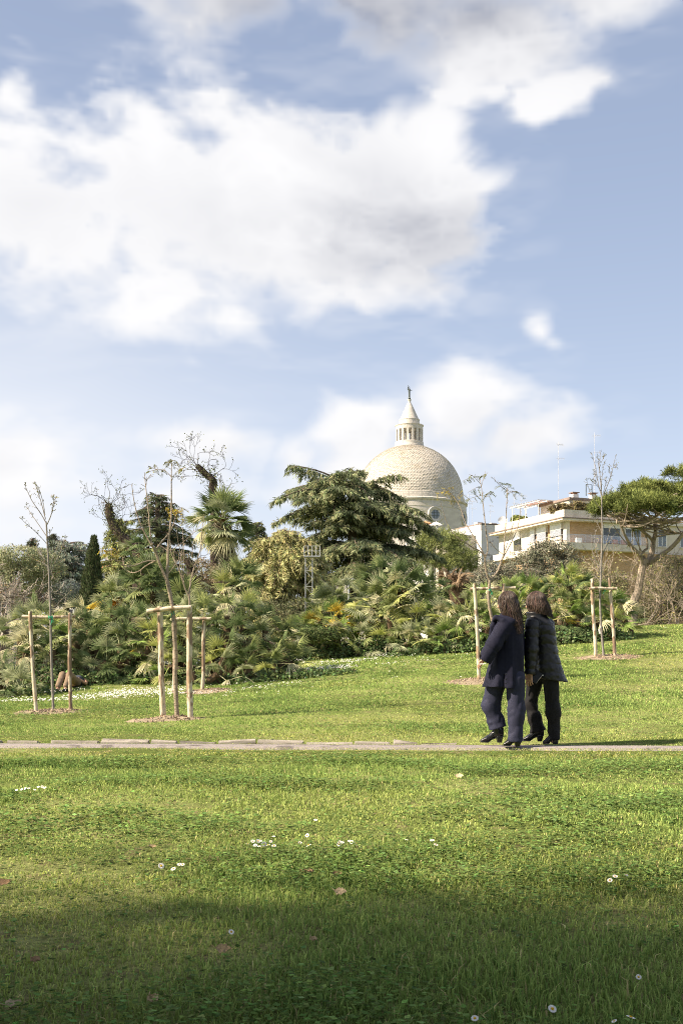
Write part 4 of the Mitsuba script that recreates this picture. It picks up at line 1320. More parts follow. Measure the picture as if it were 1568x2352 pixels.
def grow(r, m, p, d, L, rad, depth, bend=.25, split=(2, 3), shrink=.72, up=.15, tips=None, nside=4, minrad=.004, ang=.55):
    """Recursive bare branching into the mesh m; the twig ends are appended to tips."""
    k = 4
    pts = [p]
    for _ in range(k):
        d = unit(d + r.normal(0, bend / k ** .5, 3) + [0, 0, up / k])
        pts.append(pts[-1] + d * L / k)
    r1 = max(rad * .68, minrad)
    v, f = tube(pts, np.linspace(max(rad, minrad), r1, k + 1), nside if depth > 1 else 3, False)
    m.add(v, f)
    if depth == 0:
        if tips is not None:
            tips.append((pts[-1], d))
        return
    for _ in range(int(r.integers(split[0], split[1] + 1))):
        s = unit(d + ang * unit(r.normal(size=3)) * r.uniform(.6, 1.5))
        grow(r, m, pts[-1] if r.random() < .6 else pts[int(r.integers(2, k + 1))], s, L * shrink * r.uniform(.75, 1.2), r1 * r.uniform(.65, .85), depth - 1, bend, split, shrink, up, tips, nside, minrad, ang)


def foliage_blobs(r, m, blobs, n, size, aspect, cols, up=.3, hollow=.55, noise_f=1.4, thr=.42, seed=0):
    """Leaves through ellipsoid volumes [(centre, radii)...], denser at the outside, with gaps from noise."""
    vol = np.array([np.prod(b[1]) ** .8 for b in blobs])
    for (c, R), w in zip(blobs, vol / vol.sum()):
        k = int(n * w)
        d = rand_unit(r, k)
        q = (hollow + (1 - hollow) * r.random(k) ** .6)[:, None]
        P = np.asarray(c) + d * q * np.asarray(R) * (1 + .35 * (meshkit.fbm(d * 2.2 + seed + w * 50, 3, seed)[:, None] - .5) * 2)
        keep = meshkit.fbm(P * noise_f, 3, seed + 3) > thr
        P, d = P[keep], d[keep]
        k = len(P)
        nn = unit(d + r.normal(0, .7, (k, 3)) + [0, 0, up])
        D = unit(np.cross(nn, r.normal(size=(k, 3))))
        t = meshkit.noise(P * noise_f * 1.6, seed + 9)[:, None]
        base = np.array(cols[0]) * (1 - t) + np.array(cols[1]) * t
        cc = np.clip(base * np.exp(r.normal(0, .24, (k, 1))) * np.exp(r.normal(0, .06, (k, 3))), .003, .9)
        s = size * r.uniform(.6, 1.4, k)
        m.add(*quads_leaf(P, D, nn, s, s * aspect, cc))


def broad_tree(label, name, category, u, v, Y, blobs, n, size, cols, seed, aspect=.55, trunk=True, hollow=.5, noise_f=1.3, thr=.42, mat='bark_material'):
    """blobs: (du, dv, ru, rv, rdepth) about column u, row v, in picture units at depth Y."""
    r = np.random.default_rng(seed)
    k = Y / FL
    B = []
    for (du, dv, ru, rv, rd) in blobs:
        B.append((at(u + du, v + dv, Y + r.uniform(-.2, .2) * rd * k), np.array([ru * k, rd * k, rv * k])))
    t = thing(name, label, category)
    base = np.array([at(u, v, Y)[0], Y, 0.0])
    base[2] = ground_at(base[0], base[1])
    tk = MB()
    for (c, R) in B:
        mid = base * .45 + c * .55 + r.normal(0, .12, 3) * R
        P = spline([base + r.normal(0, .04, 3) * [1, 1, 0], mid, c], 5)
        vv, ff = tube(P, np.linspace(.020 * np.linalg.norm(c - base) + .02, .012, len(P)), 6, True)
        tk.add(vv, ff)
        for _ in range(9):
            e = c + rand_unit(r, 1)[0] * R * .8
            j_ = int(r.integers(len(P) // 2, len(P)))
            vv, ff = tube(spline([P[j_], (P[j_] + e) / 2 + r.normal(0, .06, 3) * R, e], 3), np.linspace(.018, .006, 7), 4, False)
            tk.add(vv, ff)
    part(t, 'trunk', tk.ply(mat, color=False))
    fo = MB()
    foliage_blobs(r, fo, B, n, size, aspect, cols, seed=seed, hollow=hollow, noise_f=noise_f, thr=thr)
    part(t, 'crown', fo.ply('leaf_material'))
    return t


CED, CEDT = [.120, .145, .082], [.28, .30, .165]
cedar('large dark cedar with layered drooping boughs standing in front of the dome', 811, 1086, 1400, 70, 168, (CED, CEDT), 4, tiers=11, dens=.92, low=.16, leafsize=1.15, droop=.34, layered=8, prof=lambda h: np.interp(h, [.0, .20, .40, .55, .66, .80, .88, .94, 1], [.8, .9, 1.0, 1.06, .86, 1.0, .86, .36, .12]))
cedar('pale yellow-green weeping cedar left of the large dark cedar', 655, 1216, 1430, 62, 130, ([.26, .26, .12], [.46, .44, .22]), 5, tiers=12, dens=1.1, leafsize=1.0, low=.03, droop=.75, prof=lambda h: np.interp(h, [0, .2, .5, .8, .95, 1], [1.1, 1.1, 1, .75, .40, .1]))
cedar('yellow-green cedar with fine layered boughs behind the bare centre saplings', 276, 1196, 1400, 78, 62, ([.165, .185, .075], [.33, .34, .14]), 6, tiers=12, dens=.85, leafsize=1.1, low=.05, droop=.40, prof=lambda h: np.interp(h, [0, .3, .6, .85, 1], [1.0, 1.05, .85, .5, .2]))
cedar('dark blue-green cedar rising behind the bare centre saplings, its top bent right', 362, 1136, 1400, 85, 92, ([.075, .095, .055], [.135, .155, .085]), 7, tiers=10, dens=.62, leafsize=1.15, low=.2, droop=.35, prof=lambda h: np.interp(h, [0, .3, .6, .8, .92, 1], [.9, 1, .85, .6, .30, .08]))
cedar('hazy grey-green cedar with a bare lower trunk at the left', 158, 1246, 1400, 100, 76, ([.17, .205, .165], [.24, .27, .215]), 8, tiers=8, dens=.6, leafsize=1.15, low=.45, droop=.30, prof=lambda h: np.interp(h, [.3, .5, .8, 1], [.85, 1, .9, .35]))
cedar('dark cedar crown peeping out right of the tallest palm', 590, 1200, 1400, 88, 60, ([.085, .105, .055], [.15, .17, .085]), 9, tiers=8, dens=.9, low=.3, droop=.4)
for (lab, u, vt, w) in (('small pointed conifer right of the slim staked sapling', 121, 1228, 15), ('smaller spire-like conifer just left of the slim staked sapling', 74, 1238, 13)):
    cedar(lab, u, vt, 1400, 120, w, ([.06, .075, .05], [.10, .12, .08]), 10 + u, tiers=6, dens=.6, low=.4, droop=.2, name='conifer_tree', prof=lambda h: (1 - h) * 1.1 + .05, leafsize=1.3)

# cypress
r = np.random.default_rng(31)
cy = thing('cypress_tree', 'dark slender cypress at the left, beside the white villa', 'tree')
c = at(212, 1330, 60)
base = np.array([c[0] - .25, 60, 0.0])
base[2] = ground_at(base[0], base[1])
part(cy, 'trunk', MB().add(*tube([base, [c[0], 60, 6.5]], [.18, .03], 8)).ply('bark_material', color=False))
fo = MB()
zt_, zb_ = at(0, 1236, 60)[2], base[2] + .3
n = 17000
h = r.random(n) ** 1.0
z = zb_ + (zt_ - zb_) * h
rad = .60 * np.interp(h, [0, .1, .35, .7, .9, 1], [.55, .85, 1, .70, .34, .02])
th = r.uniform(0, 2 * PI, n)
cx = c[0] - .35 + .45 * h
lump = .70 + .55 * meshkit.fbm(np.stack([np.cos(th) * 2.2, np.sin(th) * 2.2, z * .9], -1), 3, 3)
P = np.stack([cx + rad * lump * np.cos(th), 60 + rad * lump * np.sin(th), z], -1) + r.normal(0, .03, (n, 3))
out = np.stack([np.cos(th), np.sin(th), 0 * th], -1)
fo.add(*quads_leaf(P, unit(out * .35 + [0, 0, 1] + r.normal(0, .3, (n, 3))), unit(out + r.normal(0, .5, (n, 3))), r.uniform(.12, .28, n), .065, vary(r, [.070, .088, .045], n, .3, .08)))
part(cy, 'crown', fo.ply('leaf_material'))

# round pine crown below the dome
NEED = ([.080, .115, .042], [.24, .27, .10])


def pine_crown(r, m, blobs, n, size=.17, cols=NEED, seed=1, floor=.35):
    """Needle tufts over the tops of ellipsoids."""
    vol = np.array([np.prod(b[1]) ** .7 for b in blobs])
    for (c, R), w in zip(blobs, vol / vol.sum()):
        k = max(12, int(n * w / 24))
        d = rand_unit(r, k)
        d[:, 2] = np.where(d[:, 2] < -floor, -d[:, 2] * .6, d[:, 2])
        tuft = np.asarray(c) + d * np.asarray(R) * (.40 + .64 * r.random((k, 1)) ** .7)
        tuft += r.normal(0, .11, (k, 3)) * np.asarray(R)
        tuft += .22 * np.asarray(R) * (meshkit.fbm(tuft * 1.1 + seed, 3, seed)[:, None] - .5) * 2
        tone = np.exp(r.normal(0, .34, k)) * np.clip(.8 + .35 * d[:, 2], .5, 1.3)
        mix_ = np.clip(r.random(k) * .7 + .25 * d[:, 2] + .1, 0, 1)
        m_ = 20
        P = np.repeat(tuft, m_, 0) + r.normal(0, size * .45, (k * m_, 3))
        D = unit(np.repeat(unit(d + [0, 0, .5]), m_, 0) + r.normal(0, .75, (k * m_, 3)))
        N = unit(r.normal(size=(k * m_, 3)) + [0, -.3, .6])
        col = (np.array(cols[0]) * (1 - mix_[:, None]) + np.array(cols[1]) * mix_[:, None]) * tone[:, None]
        col = np.clip(np.repeat(col, m_, 0) * np.exp(r.normal(0, .18, (k * m_, 1))), .004, .8)
        m.add(*quads_leaf(P, D, N, r.uniform(.7, 1.5, k * m_) * size, size * .17, col))


r = np.random.default_rng(41)
kp_ = 85 / FL
rp = thing('umbrella_pine', 'rounded green pine crown below the dome and beside the cedar', 'tree')
B = [(at(u, v, 85 + dy), np.array([a * kp_, a * kp_ * 1.1, b * kp_])) for (u, v, dy, a, b) in ((1010, 1262, 0, 62, 46), (965, 1285, -.8, 44, 44), (1055, 1290, -.6, 46, 40), (1010, 1305, -1.4, 60, 36), (985, 1240, .5, 36, 24), (1035, 1245, .6, 40, 26), (1085, 1310, 0, 28, 24), (940, 1315, -.6, 34, 30))]
base = np.array([B[0][0][0], 85, ground_at(B[0][0][0], 85)])
tk = MB()
for (c, R) in B:
    tk.add(*tube(spline([base, base * .5 + c * .5, c], 4), np.linspace(.26, .05, 9), 7, False))
part(rp, 'trunk', tk.ply('bark_material', color=False))
fo = MB()
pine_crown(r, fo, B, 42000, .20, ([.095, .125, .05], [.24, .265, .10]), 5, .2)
part(rp, 'crown', fo.ply('leaf_material'))

# the umbrella pine on the right, its limbs measured off the photograph
pz = lambda zx, zy, dY=0: at(1347.5 + zx / 6, 1061.7 + zy / 6, 42 + dY)
up_ = thing('umbrella_pine', 'leaning umbrella pine with forked sunlit limbs in front of the apartment house', 'tree')
kk = 42 / FL
tk = MB()
LIMBS = [([(640, 2330, 0), (630, 2100, 0), (650, 1920, 0), (700, 1790, 0), (735, 1600, 0), (770, 1420, 0), (810, 1330, 0)], 62, 46),
         ([(760, 1420, 0), (740, 1290, -.3), (610, 1150, -.8), (530, 1020, -1.2), (470, 880, -1.4), (452, 820, -1.5)], 26, 12),
         ([(745, 1285, -.2), (790, 1215, -.1), (830, 1180, 0), (822, 1060, .1), (790, 930, .2), (770, 860, .3)], 20, 11), ([(790, 930, .2), (850, 850, .3), (880, 800, .6)], 10, 7),
         ([(810, 1400, .2), (865, 1330, .3), (900, 1200, .3), (918, 1070, .3), (945, 960, .3), (935, 820, .5), (960, 680, .8)], 48, 18),
         ([(905, 1075, .3), (840, 1010, 0), (740, 930, -.4), (650, 860, -.8), (560, 800, -1.2), (440, 700, -1.5)], 22, 9),
         ([(960, 1020, .3), (1080, 1000, 0), (1200, 985, -.2), (1400, 985, -.4)], 12, 7),
         ([(860, 1390, .2), (960, 1320, 0), (1060, 1255, -.2), (1200, 1140, -.5), (1323, 985, -.8), (1450, 830, -1)], 34, 24),
         ([(945, 900, .3), (1100, 840, .5), (1323, 800, .8), (1450, 760, 1)], 16, 9), ([(940, 780, .5), (1010, 650, -.5), (1130, 520, -1.2), (1240, 430, -1.5)], 11, 5), ([(935, 800, .4), (820, 690, 1), (700, 560, 1.6), (600, 470, 2)], 15, 7),
         ([(950, 700, .8), (960, 560, 1), (900, 440, 1.4)], 13, 6), ([(740, 930, -.4), (700, 800, -.2), (640, 700, 0), (520, 560, .3)], 9, 5), ([(560, 800, -1.2), (400, 740, -1.0), (250, 700, -.6)], 8, 4)]
for pts, r0, r1 in LIMBS:
    P = spline([pz(*q) for q in pts], 5)
    tk.add(*tube(P, np.linspace(r0, r1, len(P)) * kk / 6, 8, True, .2, 4))
r = np.random.default_rng(43)
for _ in range(90):                                  # fine under-branches
    a = r.choice(len(LIMBS))
    pts = LIMBS[a][0]
    p0 = pz(*pts[-1 - int(r.integers(0, 2))])
    e = pz(r.uniform(120, 1500), r.uniform(520, 780), r.uniform(-3, 3))
    tk.add(*tube(spline([p0, (p0 + e) / 2 + [0, 0, -.25], e], 4), np.linspace(.035, .012, 9), 4, False))
part(up_, 'trunk', tk.ply('pale_bark_material', color=False))
B = []
for (zx, zy, dy, a, b) in ((760, 420, 0, 260, 130), (500, 560, -1, 240, 150), (250, 620, -1, 170, 120), (130, 700, -.5, 95, 90), (1000, 430, .5, 260, 150), (1230, 460, 0, 220, 160), (1450, 420, 0, 240, 190), (900, 560, -2.5, 330, 110), (1200, 640, -2, 230, 110), (560, 640, -2, 190, 80),
                           (1150, 160, 0, 55, 55), (1290, 190, .5, 95, 90), (1420, 120, 1, 140, 120), (840, 330, 1.5, 180, 70), (620, 400, 1, 180, 90), (360, 520, 1, 150, 90), (1000, 520, 2.5, 420, 120), (1190, 710, -2.6, 60, 40), (690, 900, -1, 55, 36), (120, 640, .6, 80, 70), (1560, 600, 0, 200, 150), (820, 590, 1.2, 430, 150), (1150, 600, 1, 320, 160), (420, 640, .5, 250, 110), (640, 520, -1.5, 300, 110)):
    B.append((pz(zx, zy, dy), np.array([a, a * 1.0, b]) * kk / 6))
for _ in range(34):
    c0, R0 = B[int(r.integers(0, len(B)))]
    d = rand_unit(r, 1)[0]
    d[2] = abs(d[2]) * .9
    B.append((c0 + d * R0 * r.uniform(.8, 1.15), R0 * r.uniform(.14, .34)))
fo = MB()
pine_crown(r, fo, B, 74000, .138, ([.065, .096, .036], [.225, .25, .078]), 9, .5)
part(up_, 'crown', fo.ply('leaf_material'))

# holm oak scrub between the palms and the apartment house
OAK = ([.110, .115, .080], [.26, .26, .19])
broad_tree('dusky grey-green evergreen oak bush below the apartment house balcony', 'oak_bush', 'bush', 1262, 1292, 46, [(0, -4, 56, 50, 60), (-56, 14, 50, 46, 50), (44, 14, 40, 42, 44), (-20, -24, 34, 28, 34), (34, -22, 30, 26, 34), (0, 40, 80, 40, 60)], 26000, .085, OAK, 51, noise_f=2.2, thr=.44)
broad_tree('grey oak scrub behind the bare sapling at the left of the women', 'oak_bush', 'bush', 1130, 1335, 44, [(0, 0, 50, 46, 50), (-42, 20, 36, 44, 40), (44, -4, 40, 40, 40), (90, 16, 40, 44, 40), (20, 42, 70, 30, 40)], 22000, .08, ([.125, .125, .09], [.27, .265, .20]), 52, noise_f=2.2, thr=.44)
broad_tree('pale silvery shrub between the dead palm and the women', 'silvery_shrub', 'shrub', 1140, 1390, 38, [(0, 0, 60, 26, 40), (60, -6, 40, 30, 30), (-50, 6, 30, 24, 30)], 12000, .07, ([.24, .25, .17], [.40, .40, .29]), 53, noise_f=2.5)
broad_tree('olive scrub behind the right-hand staked sapling', 'olive_scrub', 'bush', 1370, 1330, 45, [(0, 0, 50, 44, 40), (-40, 20, 34, 40, 40), (36, 20, 40, 46, 40), (0, 60, 70, 50, 50)], 18000, .075, ([.15, .15, .085], [.29, .275, .16]), 54, noise_f=2.3)
broad_tree('tangled dark scrub under the leaning umbrella pine at the right edge', 'tangled_scrub', 'bush', 1505, 1370, 44.5, [(0, 10, 60, 60, 50), (60, -20, 60, 70, 50), (-60, 30, 40, 44, 40), (30, 60, 90, 40, 50), (110, 20, 50, 80, 50), (40, -60, 50, 40, 40)], 32000, .07, ([.085, .09, .050], [.23, .215, .12]), 55, noise_f=2.6, thr=.45)
# bare stems in that scrub
r = np.random.default_rng(57)
for lab, us in (('bare lichen-yellow twigs rising from the scrub at the right edge', ((1480, 1432), (1530, 1425), (1560, 1420), (1590, 1425))), ('bare pale twigs in the scrub left of the leaning pine', ((1420, 1420), (1450, 1425), (1395, 1405)))):
    t = thing('bare_shrub', lab, 'shrub')
    m = MB()
    tips = []
    for (u, v) in us:
        p = at(u, v, 41.5)
        p[2] = ground_at(p[0], p[1])
        for _ in range(2):
            grow(r, m, p, unit([r.normal(0, .4), r.normal(0, .3), 1]), 1.15, .026, 4, .5, (2, 3), .74, .25, tips, 4, .007, .6)
    part(t, 'branches', m.ply('pale_bark_material', color=False))
    P = np.array([q[0] for q in tips])
    P = P[r.random(len(P)) < .5]
    fo = MB()
    P = np.repeat(P, 3, 0) + r.normal(0, .06, (len(P) * 3, 3))
    fo.add(*quads_leaf(P, rand_unit(r, len(P)), rand_unit(r, len(P)), .07, .04, vary(r, [.26, .26, .10], len(P), .3, .1)))
    part(t, 'leaves', fo.ply('leaf_material'), None, 'stuff')

principled('twig_material', rgb([.34, .30, .26]), .8, .2)
# left: bare thicket, olive pine behind it
broad_tree('olive stone pine crown behind the bare thicket at the left edge', 'stone_pine', 'tree', 50, 1300, 92, [(0, -20, 80, 28, 70), (-60, 0, 60, 40, 60), (50, 6, 60, 34, 60), (0, 30, 90, 40, 60)], 26000, .20, ([.18, .20, .12], [.33, .34, .21]), 61, aspect=.4, noise_f=.9)
r = np.random.default_rng(63)
for (lab, u, Y, n, h, lean) in (('bare grey tree with a thick trunk at the left edge', 2, 42, 1, 2.9, .12), ('bare twiggy tree behind the slim staked sapling', 62, 46, 3, 1.6, .1), ('bare twiggy tree right of the slim staked sapling', 118, 50, 2, 1.5, 0), ('bare branching tree cut by the left edge of the picture', -50, 44, 2, 3.3, .35)):
    t = thing('bare_tree', lab, 'tree')
    m = MB()
    for q in range(n):
        p = at(u + q * 22, 1480, Y + q)
        p[2] = ground_at(p[0], p[1]) - .05
        rr = .26 if n == 1 else .12
        P = spline([p, p + [.1, 0, h * .35], p + [lean * 2, 0, h * .62]], 4)
        m.add(*tube(P, np.linspace(rr, rr * .6, len(P)), 9, False, .2, q))
        for _ in range(4 if n == 1 else 3):
            grow(r, m, P[-1 - int(r.integers(0, 3))], unit([r.normal(.1 * lean, .6), r.normal(0, .5), r.uniform(.35, 1.0)]), h * .36, rr * .38, 6 if n == 1 else 5, .55, (2, 3), .74, .10, None, 4, .010, .62)
    part(t, 'branches', m.ply('bark_material' if n == 1 else 'twig_material', color=False))

# pruned trunks: lopped limbs with pale cut faces and new shoots
def pruned(label, pts, Y, r0, r1, seed, cut=True, nt=16, ivy=1.0, extra=()):
    r = np.random.default_rng(seed)
    t = thing('lopped_tree', label, 'tree')
    P0 = [at(u, v, Y) for (u, v) in pts]
    b = P0[0].copy()
    b[2] = ground_at(b[0], b[1])
    P = spline([b] + P0, 5)
    m = MB().add(*tube(P, np.linspace(r0, r1, len(P)), 10, True, .3, seed))
    ends = [(P[-1], unit(P[-1] - P[-3]), r1)]
    for ex in extra:
        Q = spline([at(u, v, Y) for (u, v) in ex], 4)
        m.add(*tube(Q, np.linspace(r1 * 1.1, r1 * .9, len(Q)), 9, True, .3, seed + 1))
        ends.append((Q[-1], unit(Q[-1] - Q[-3]), r1 * .9))
    tips = []
    for _ in range(nt):
        q = P[int(r.integers(len(P) // 2, len(P)))] if r.random() < .7 else ends[-1][0]
        grow(r, m, q, unit([r.normal(0, .8), r.normal(0, .5), r.uniform(-.1, .9)]), .62, .016, 3, .5, (1, 3), .72, .15, tips, 3, .006, .7)
    part(t, 'trunk', m.ply('dark_bark_material', color=False))
    for (e, d, rr) in ends:
        if cut:
            a = unit(np.cross(d, [.2, .9, .3]))
            bb = np.cross(d, a)
            th = np.arange(14) * 2 * PI / 14
            v = np.vstack([[e + d * .012], e + d * .008 + rr * .93 * (np.cos(th)[:, None] * a + np.sin(th)[:, None] * bb)])
            part(t, 'cut_face', mikit.ply((v, np.array([[0, 1 + i_, 1 + (i_ + 1) % 14] for i_ in range(14)])), 'cut_wood_material'), 'pale sawn face')
    fo = MB()
    n = int(900 * ivy)
    q = P[r.integers(len(P) // 2, len(P), n)] + r.normal(0, .16, (n, 3))
    T_ = np.array([x[0] for x in tips])
    T_ = np.repeat(T_, 3, 0) + r.normal(0, .06, (len(T_) * 3, 3))
    q = np.vstack([q, T_])
    n = len(q)
    fo.add(*quads_leaf(q, rand_unit(r, n), rand_unit(r, n), r.uniform(.04, .08, n), .045, vary(r, [.12, .135, .055], n, .3, .1)))
    part(t, 'ivy_leaves', fo.ply('leaf_material'), None, 'stuff')


def dark_bark_tex(p, n, uv):
    return mix([.022, .017, .014], [.11, .09, .075], fbm(p.x * 9, p.y * 9, p.z * 3.5, 4))


scene['dark_bark_material'] = {'type': 'twosided', 'bsdf': {'type': 'diffuse', 'reflectance': proc(dark_bark_tex)}}
principled('cut_wood_material', rgb([.56, .43, .27]), .8, .2)
pruned('lopped tree with a leaning ivy-clad trunk behind the bare centre saplings', [(318, 1290), (305, 1256), (285, 1238), (266, 1216), (254, 1190), (249, 1158)], 48, .30, .145, 71, True, 16, 1.5)
pruned('lopped trunk with a sawn stub poking above the tallest palm', [(492, 1180), (488, 1125), (489, 1103), (474, 1090), (453, 1070)], 40, .17, .105, 72, True, 9, .5)
pruned('sawn dark trunk standing just left of the tallest palm trunk', [(440, 1330), (437, 1300), (428, 1284)], 36, .17, .13, 73, True, 7, .3)
broad_tree('brownish twiggy bush between the tallest palm and the sawn trunk', 'twiggy_bush', 'bush', 465, 1320, 39, [(0, 0, 40, 40, 40), (30, 10, 30, 34, 30)], 9000, .06, ([.20, .165, .11], [.34, .28, .19]), 74, noise_f=3.0, thr=.5)
# dark filler hedge and shrubs added behind the palms to close bright sky gaps
broad_tree('added dark evergreen hedge closing the sky gaps below the cedars', 'hedge', 'hedge', 720, 1400, 58, [(0, 0, 110, 34, 40), (-120, 6, 110, 36, 40), (-260, 4, 100, 40, 40), (-370, 70, 90, 70, 40), (-290, 70, 90, 70, 40), (-470, 70, 90, 70, 40), (-560, 70, 90, 60, 40), (110, -4, 90, 40, 40), (210, 0, 80, 44, 40)], 26000, .11, ([.075, .085, .050], [.17, .175, .10]), 75, noise_f=1.6)
broad_tree('added dark filler shrubs behind and between the fan palms', 'filler_shrub', 'bush', 420, 1490, 31.5, [(0, 0, 110, 26, 30), (-170, 6, 100, 28, 30), (-300, 14, 90, 30, 30), (140, -6, 100, 30, 30), (310, -34, 70, 22, 40)], 26000, .07, ([.06, .085, .035], [.13, .165, .07]), 80, noise_f=1.8, hollow=.3)  # added: dark leaves stand in for the shade inside the palms
broad_tree('added dark filler shrubs behind the palms right of the cedar', 'filler_shrub', 'bush', 1050, 1430, 38, [(-30, -60, 60, 36, 40), (20, -66, 50, 30, 40), (0, 0, 110, 34, 40), (-150, 0, 110, 34, 40), (150, -10, 110, 34, 40), (260, -16, 80, 34, 40)], 24000, .08, ([.06, .085, .035], [.14, .175, .075]), 81, noise_f=1.8, hollow=.05, thr=.3)  # added dark filler in front of the white gaps
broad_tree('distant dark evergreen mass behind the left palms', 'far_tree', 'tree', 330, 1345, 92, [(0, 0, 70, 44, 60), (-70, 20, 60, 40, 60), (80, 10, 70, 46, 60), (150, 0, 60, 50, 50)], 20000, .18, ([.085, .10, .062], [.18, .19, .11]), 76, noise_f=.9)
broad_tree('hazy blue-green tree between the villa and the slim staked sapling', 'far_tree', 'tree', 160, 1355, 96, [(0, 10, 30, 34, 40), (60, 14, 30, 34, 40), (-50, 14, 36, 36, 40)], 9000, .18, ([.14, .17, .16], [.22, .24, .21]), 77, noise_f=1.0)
broad_tree('planted hedge on the roof terrace', 'roof_hedge', 'hedge', 1310, 1162, 142, [(-26, 6, 26, 12, 16), (12, 3, 24, 14, 16), (36, 6, 12, 12, 12)], 5000, .28, ([.10, .085, .045], [.20, .17, .09]), 78, trunk=False, noise_f=.8)
broad_tree('bushy plant at the far end of the roof terrace', 'roof_plant', 'plant', 1187, 1192, 153, [(0, 0, 14, 8, 10), (14, 0, 12, 6, 8)], 2200, .28, ([.13, .16, .05], [.28, .30, .10]), 79, noise_f=.8)


# ------------------------------------------------------------------ staked saplings
def wood_tex(p, n, uv):
    g = fbm(p.x * 30, p.y * 30, p.z * 4.5, 3)
    c = mix([.44, .38, .28], [.68, .62, .50], g)
    b = fbm(p.x * 13 + 3, p.y * 13, p.z * 3.6, 4)
    bark = smoothstep(.52, .57, b)
    c = mix(c, mix([.13, .09, .065], [.28, .19, .13], fbm(p.x * 40, p.y * 40, p.z * 14, 3)), bark * .85)
    return mix(c, mi.Color3f(.50, .37, .22), .35 * smoothstep(.55, .7, noise(p.x * 9, p.y * 9, p.z * 9)))


def barky_wood_tex(p, n, uv):
    b = fbm(p.x * 13 + 3, p.y * 13, p.z * 3.6, 4)
    c = mix([.44, .37, .27], [.60, .53, .42], fbm(p.x * 30, p.y * 30, p.z * 4, 3))
    return mix(c, mix([.12, .08, .06], [.30, .21, .15], fbm(p.x * 36, p.y * 36, p.z * 12, 3)), smoothstep(.44, .50, b) * .92)


scene['peeled_wood_material'] = {'type': 'twosided', 'bsdf': {'type': 'diffuse', 'reflectance': proc(wood_tex)}}
scene['barky_wood_material'] = {'type': 'twosided', 'bsdf': {'type': 'diffuse', 'reflectance': proc(barky_wood_tex)}}


def young_bark_tex(p, n, uv):
    return mix([.20, .165, .125], [.38, .32, .25], fbm(p.x * 40, p.y * 40, p.z * 9, 4)) * (1 - .4 * smoothstep(.6, .7, noise(p.x * 30, p.y * 30, p.z * 70)))


def grey_bark_tex(p, n, uv):
    return mix([.13, .12, .11], [.33, .31, .28], fbm(p.x * 40, p.y * 40, p.z * 12, 4))


scene['young_bark_material'] = {'type': 'twosided', 'bsdf': {'type': 'diffuse', 'reflectance': proc(young_bark_tex)}}
scene['grey_bark_material'] = {'type': 'twosided', 'bsdf': {'type': 'diffuse', 'reflectance': proc(grey_bark_tex)}}
principled('green_tie_material', rgb([.02, .30, .16]), .45, .5)
principled('tag_material', rgb([.75, .75, .73]), .5, .4)


def log(p0, p1, r0, r1, seed, bow=.012, n=12, m=14):
    """A rough round post with an uneven surface and a chamfered end."""
    r = np.random.default_rng(seed)
    p0, p1 = np.asarray(p0, float), np.asarray(p1, float)
    t = np.linspace(0, 1, m)
    b = unit(np.cross(p1 - p0, r.normal(size=3)))
    P = p0 + (p1 - p0) * t[:, None] + b * (bow * np.sin(t * PI * r.uniform(1, 2.2)))[:, None]
    R = r0 + (r1 - r0) * t
    R = R * (1 + r.normal(0, .035, m))
    ax = unit(p1 - p0)
    P = np.vstack([P[:1], P[:1] + ax * .008, P[1:-1], P[-1:] - ax * .008, P[-1:]])
    R = np.concatenate([[R[0] * .86], R[:1], R[1:-1], R[-1:], [R[-1] * .86]])
    return tube(P, R, n, True, .16, seed)


def support(label, Y, posts, bar, rp, rb, group=None, tie=None, seed=0):
    """posts: [(top u, v, bottom u, v, dY, material)], bar: (u, v, u, v, dY0, dY1, material)."""
    t = thing('sapling_support', label, 'tree stake')
    for q, (u0, v0, u1, v1, dY, mat) in enumerate(posts):
        p1 = at(u0, v0, Y + dY)
        p0 = at(u1, v1, Y + dY)
        p0[2] = min(p0[2], ground_at(p0[0], p0[1]) - .03)
        part(t, 'post', simple(log(p0, p1, rp * 1.06, rp * .95, seed + q), mat, 50))
    u0, v0, u1, v1, d0, d1, mat = bar
    part(t, 'crossbar', simple(log(at(u0, v0, Y + d0), at(u1, v1, Y + d1), rb, rb * .95, seed + 7), mat, 50))
    if tie:
        u, v, dY, rr = tie
        c = at(u, v, Y + dY)
        m = MB()
        th = np.linspace(0, 2 * PI, 19)
        for dz in (-.016, 0, .016):
            ring = c + np.stack([np.cos(th) * rr, np.sin(th) * rr * 1.5 - rr * .4, dz + .012 * np.sin(th * 2 + dz * 90)], -1)
            m.add(*tube(ring, .007, 5, False))
        m.add(*tube(spline([c + [rr, -rr, 0], c + [rr * .9, -rr * 1.3, -.06], c + [rr * .4, -rr * 1.2, -.14]], 3), .006, 4))
        m.add(*tube(spline([c + [rr * .7, -rr * 1.4, 0], c + [rr * 1.5, -rr * 1.5, -.05], c + [rr * 1.6, -rr * 1.3, -.09]], 3), .006, 4))
        part(t, 'tie', m.ply('green_tie_material', color=False), 'green plastic tie')
    return t


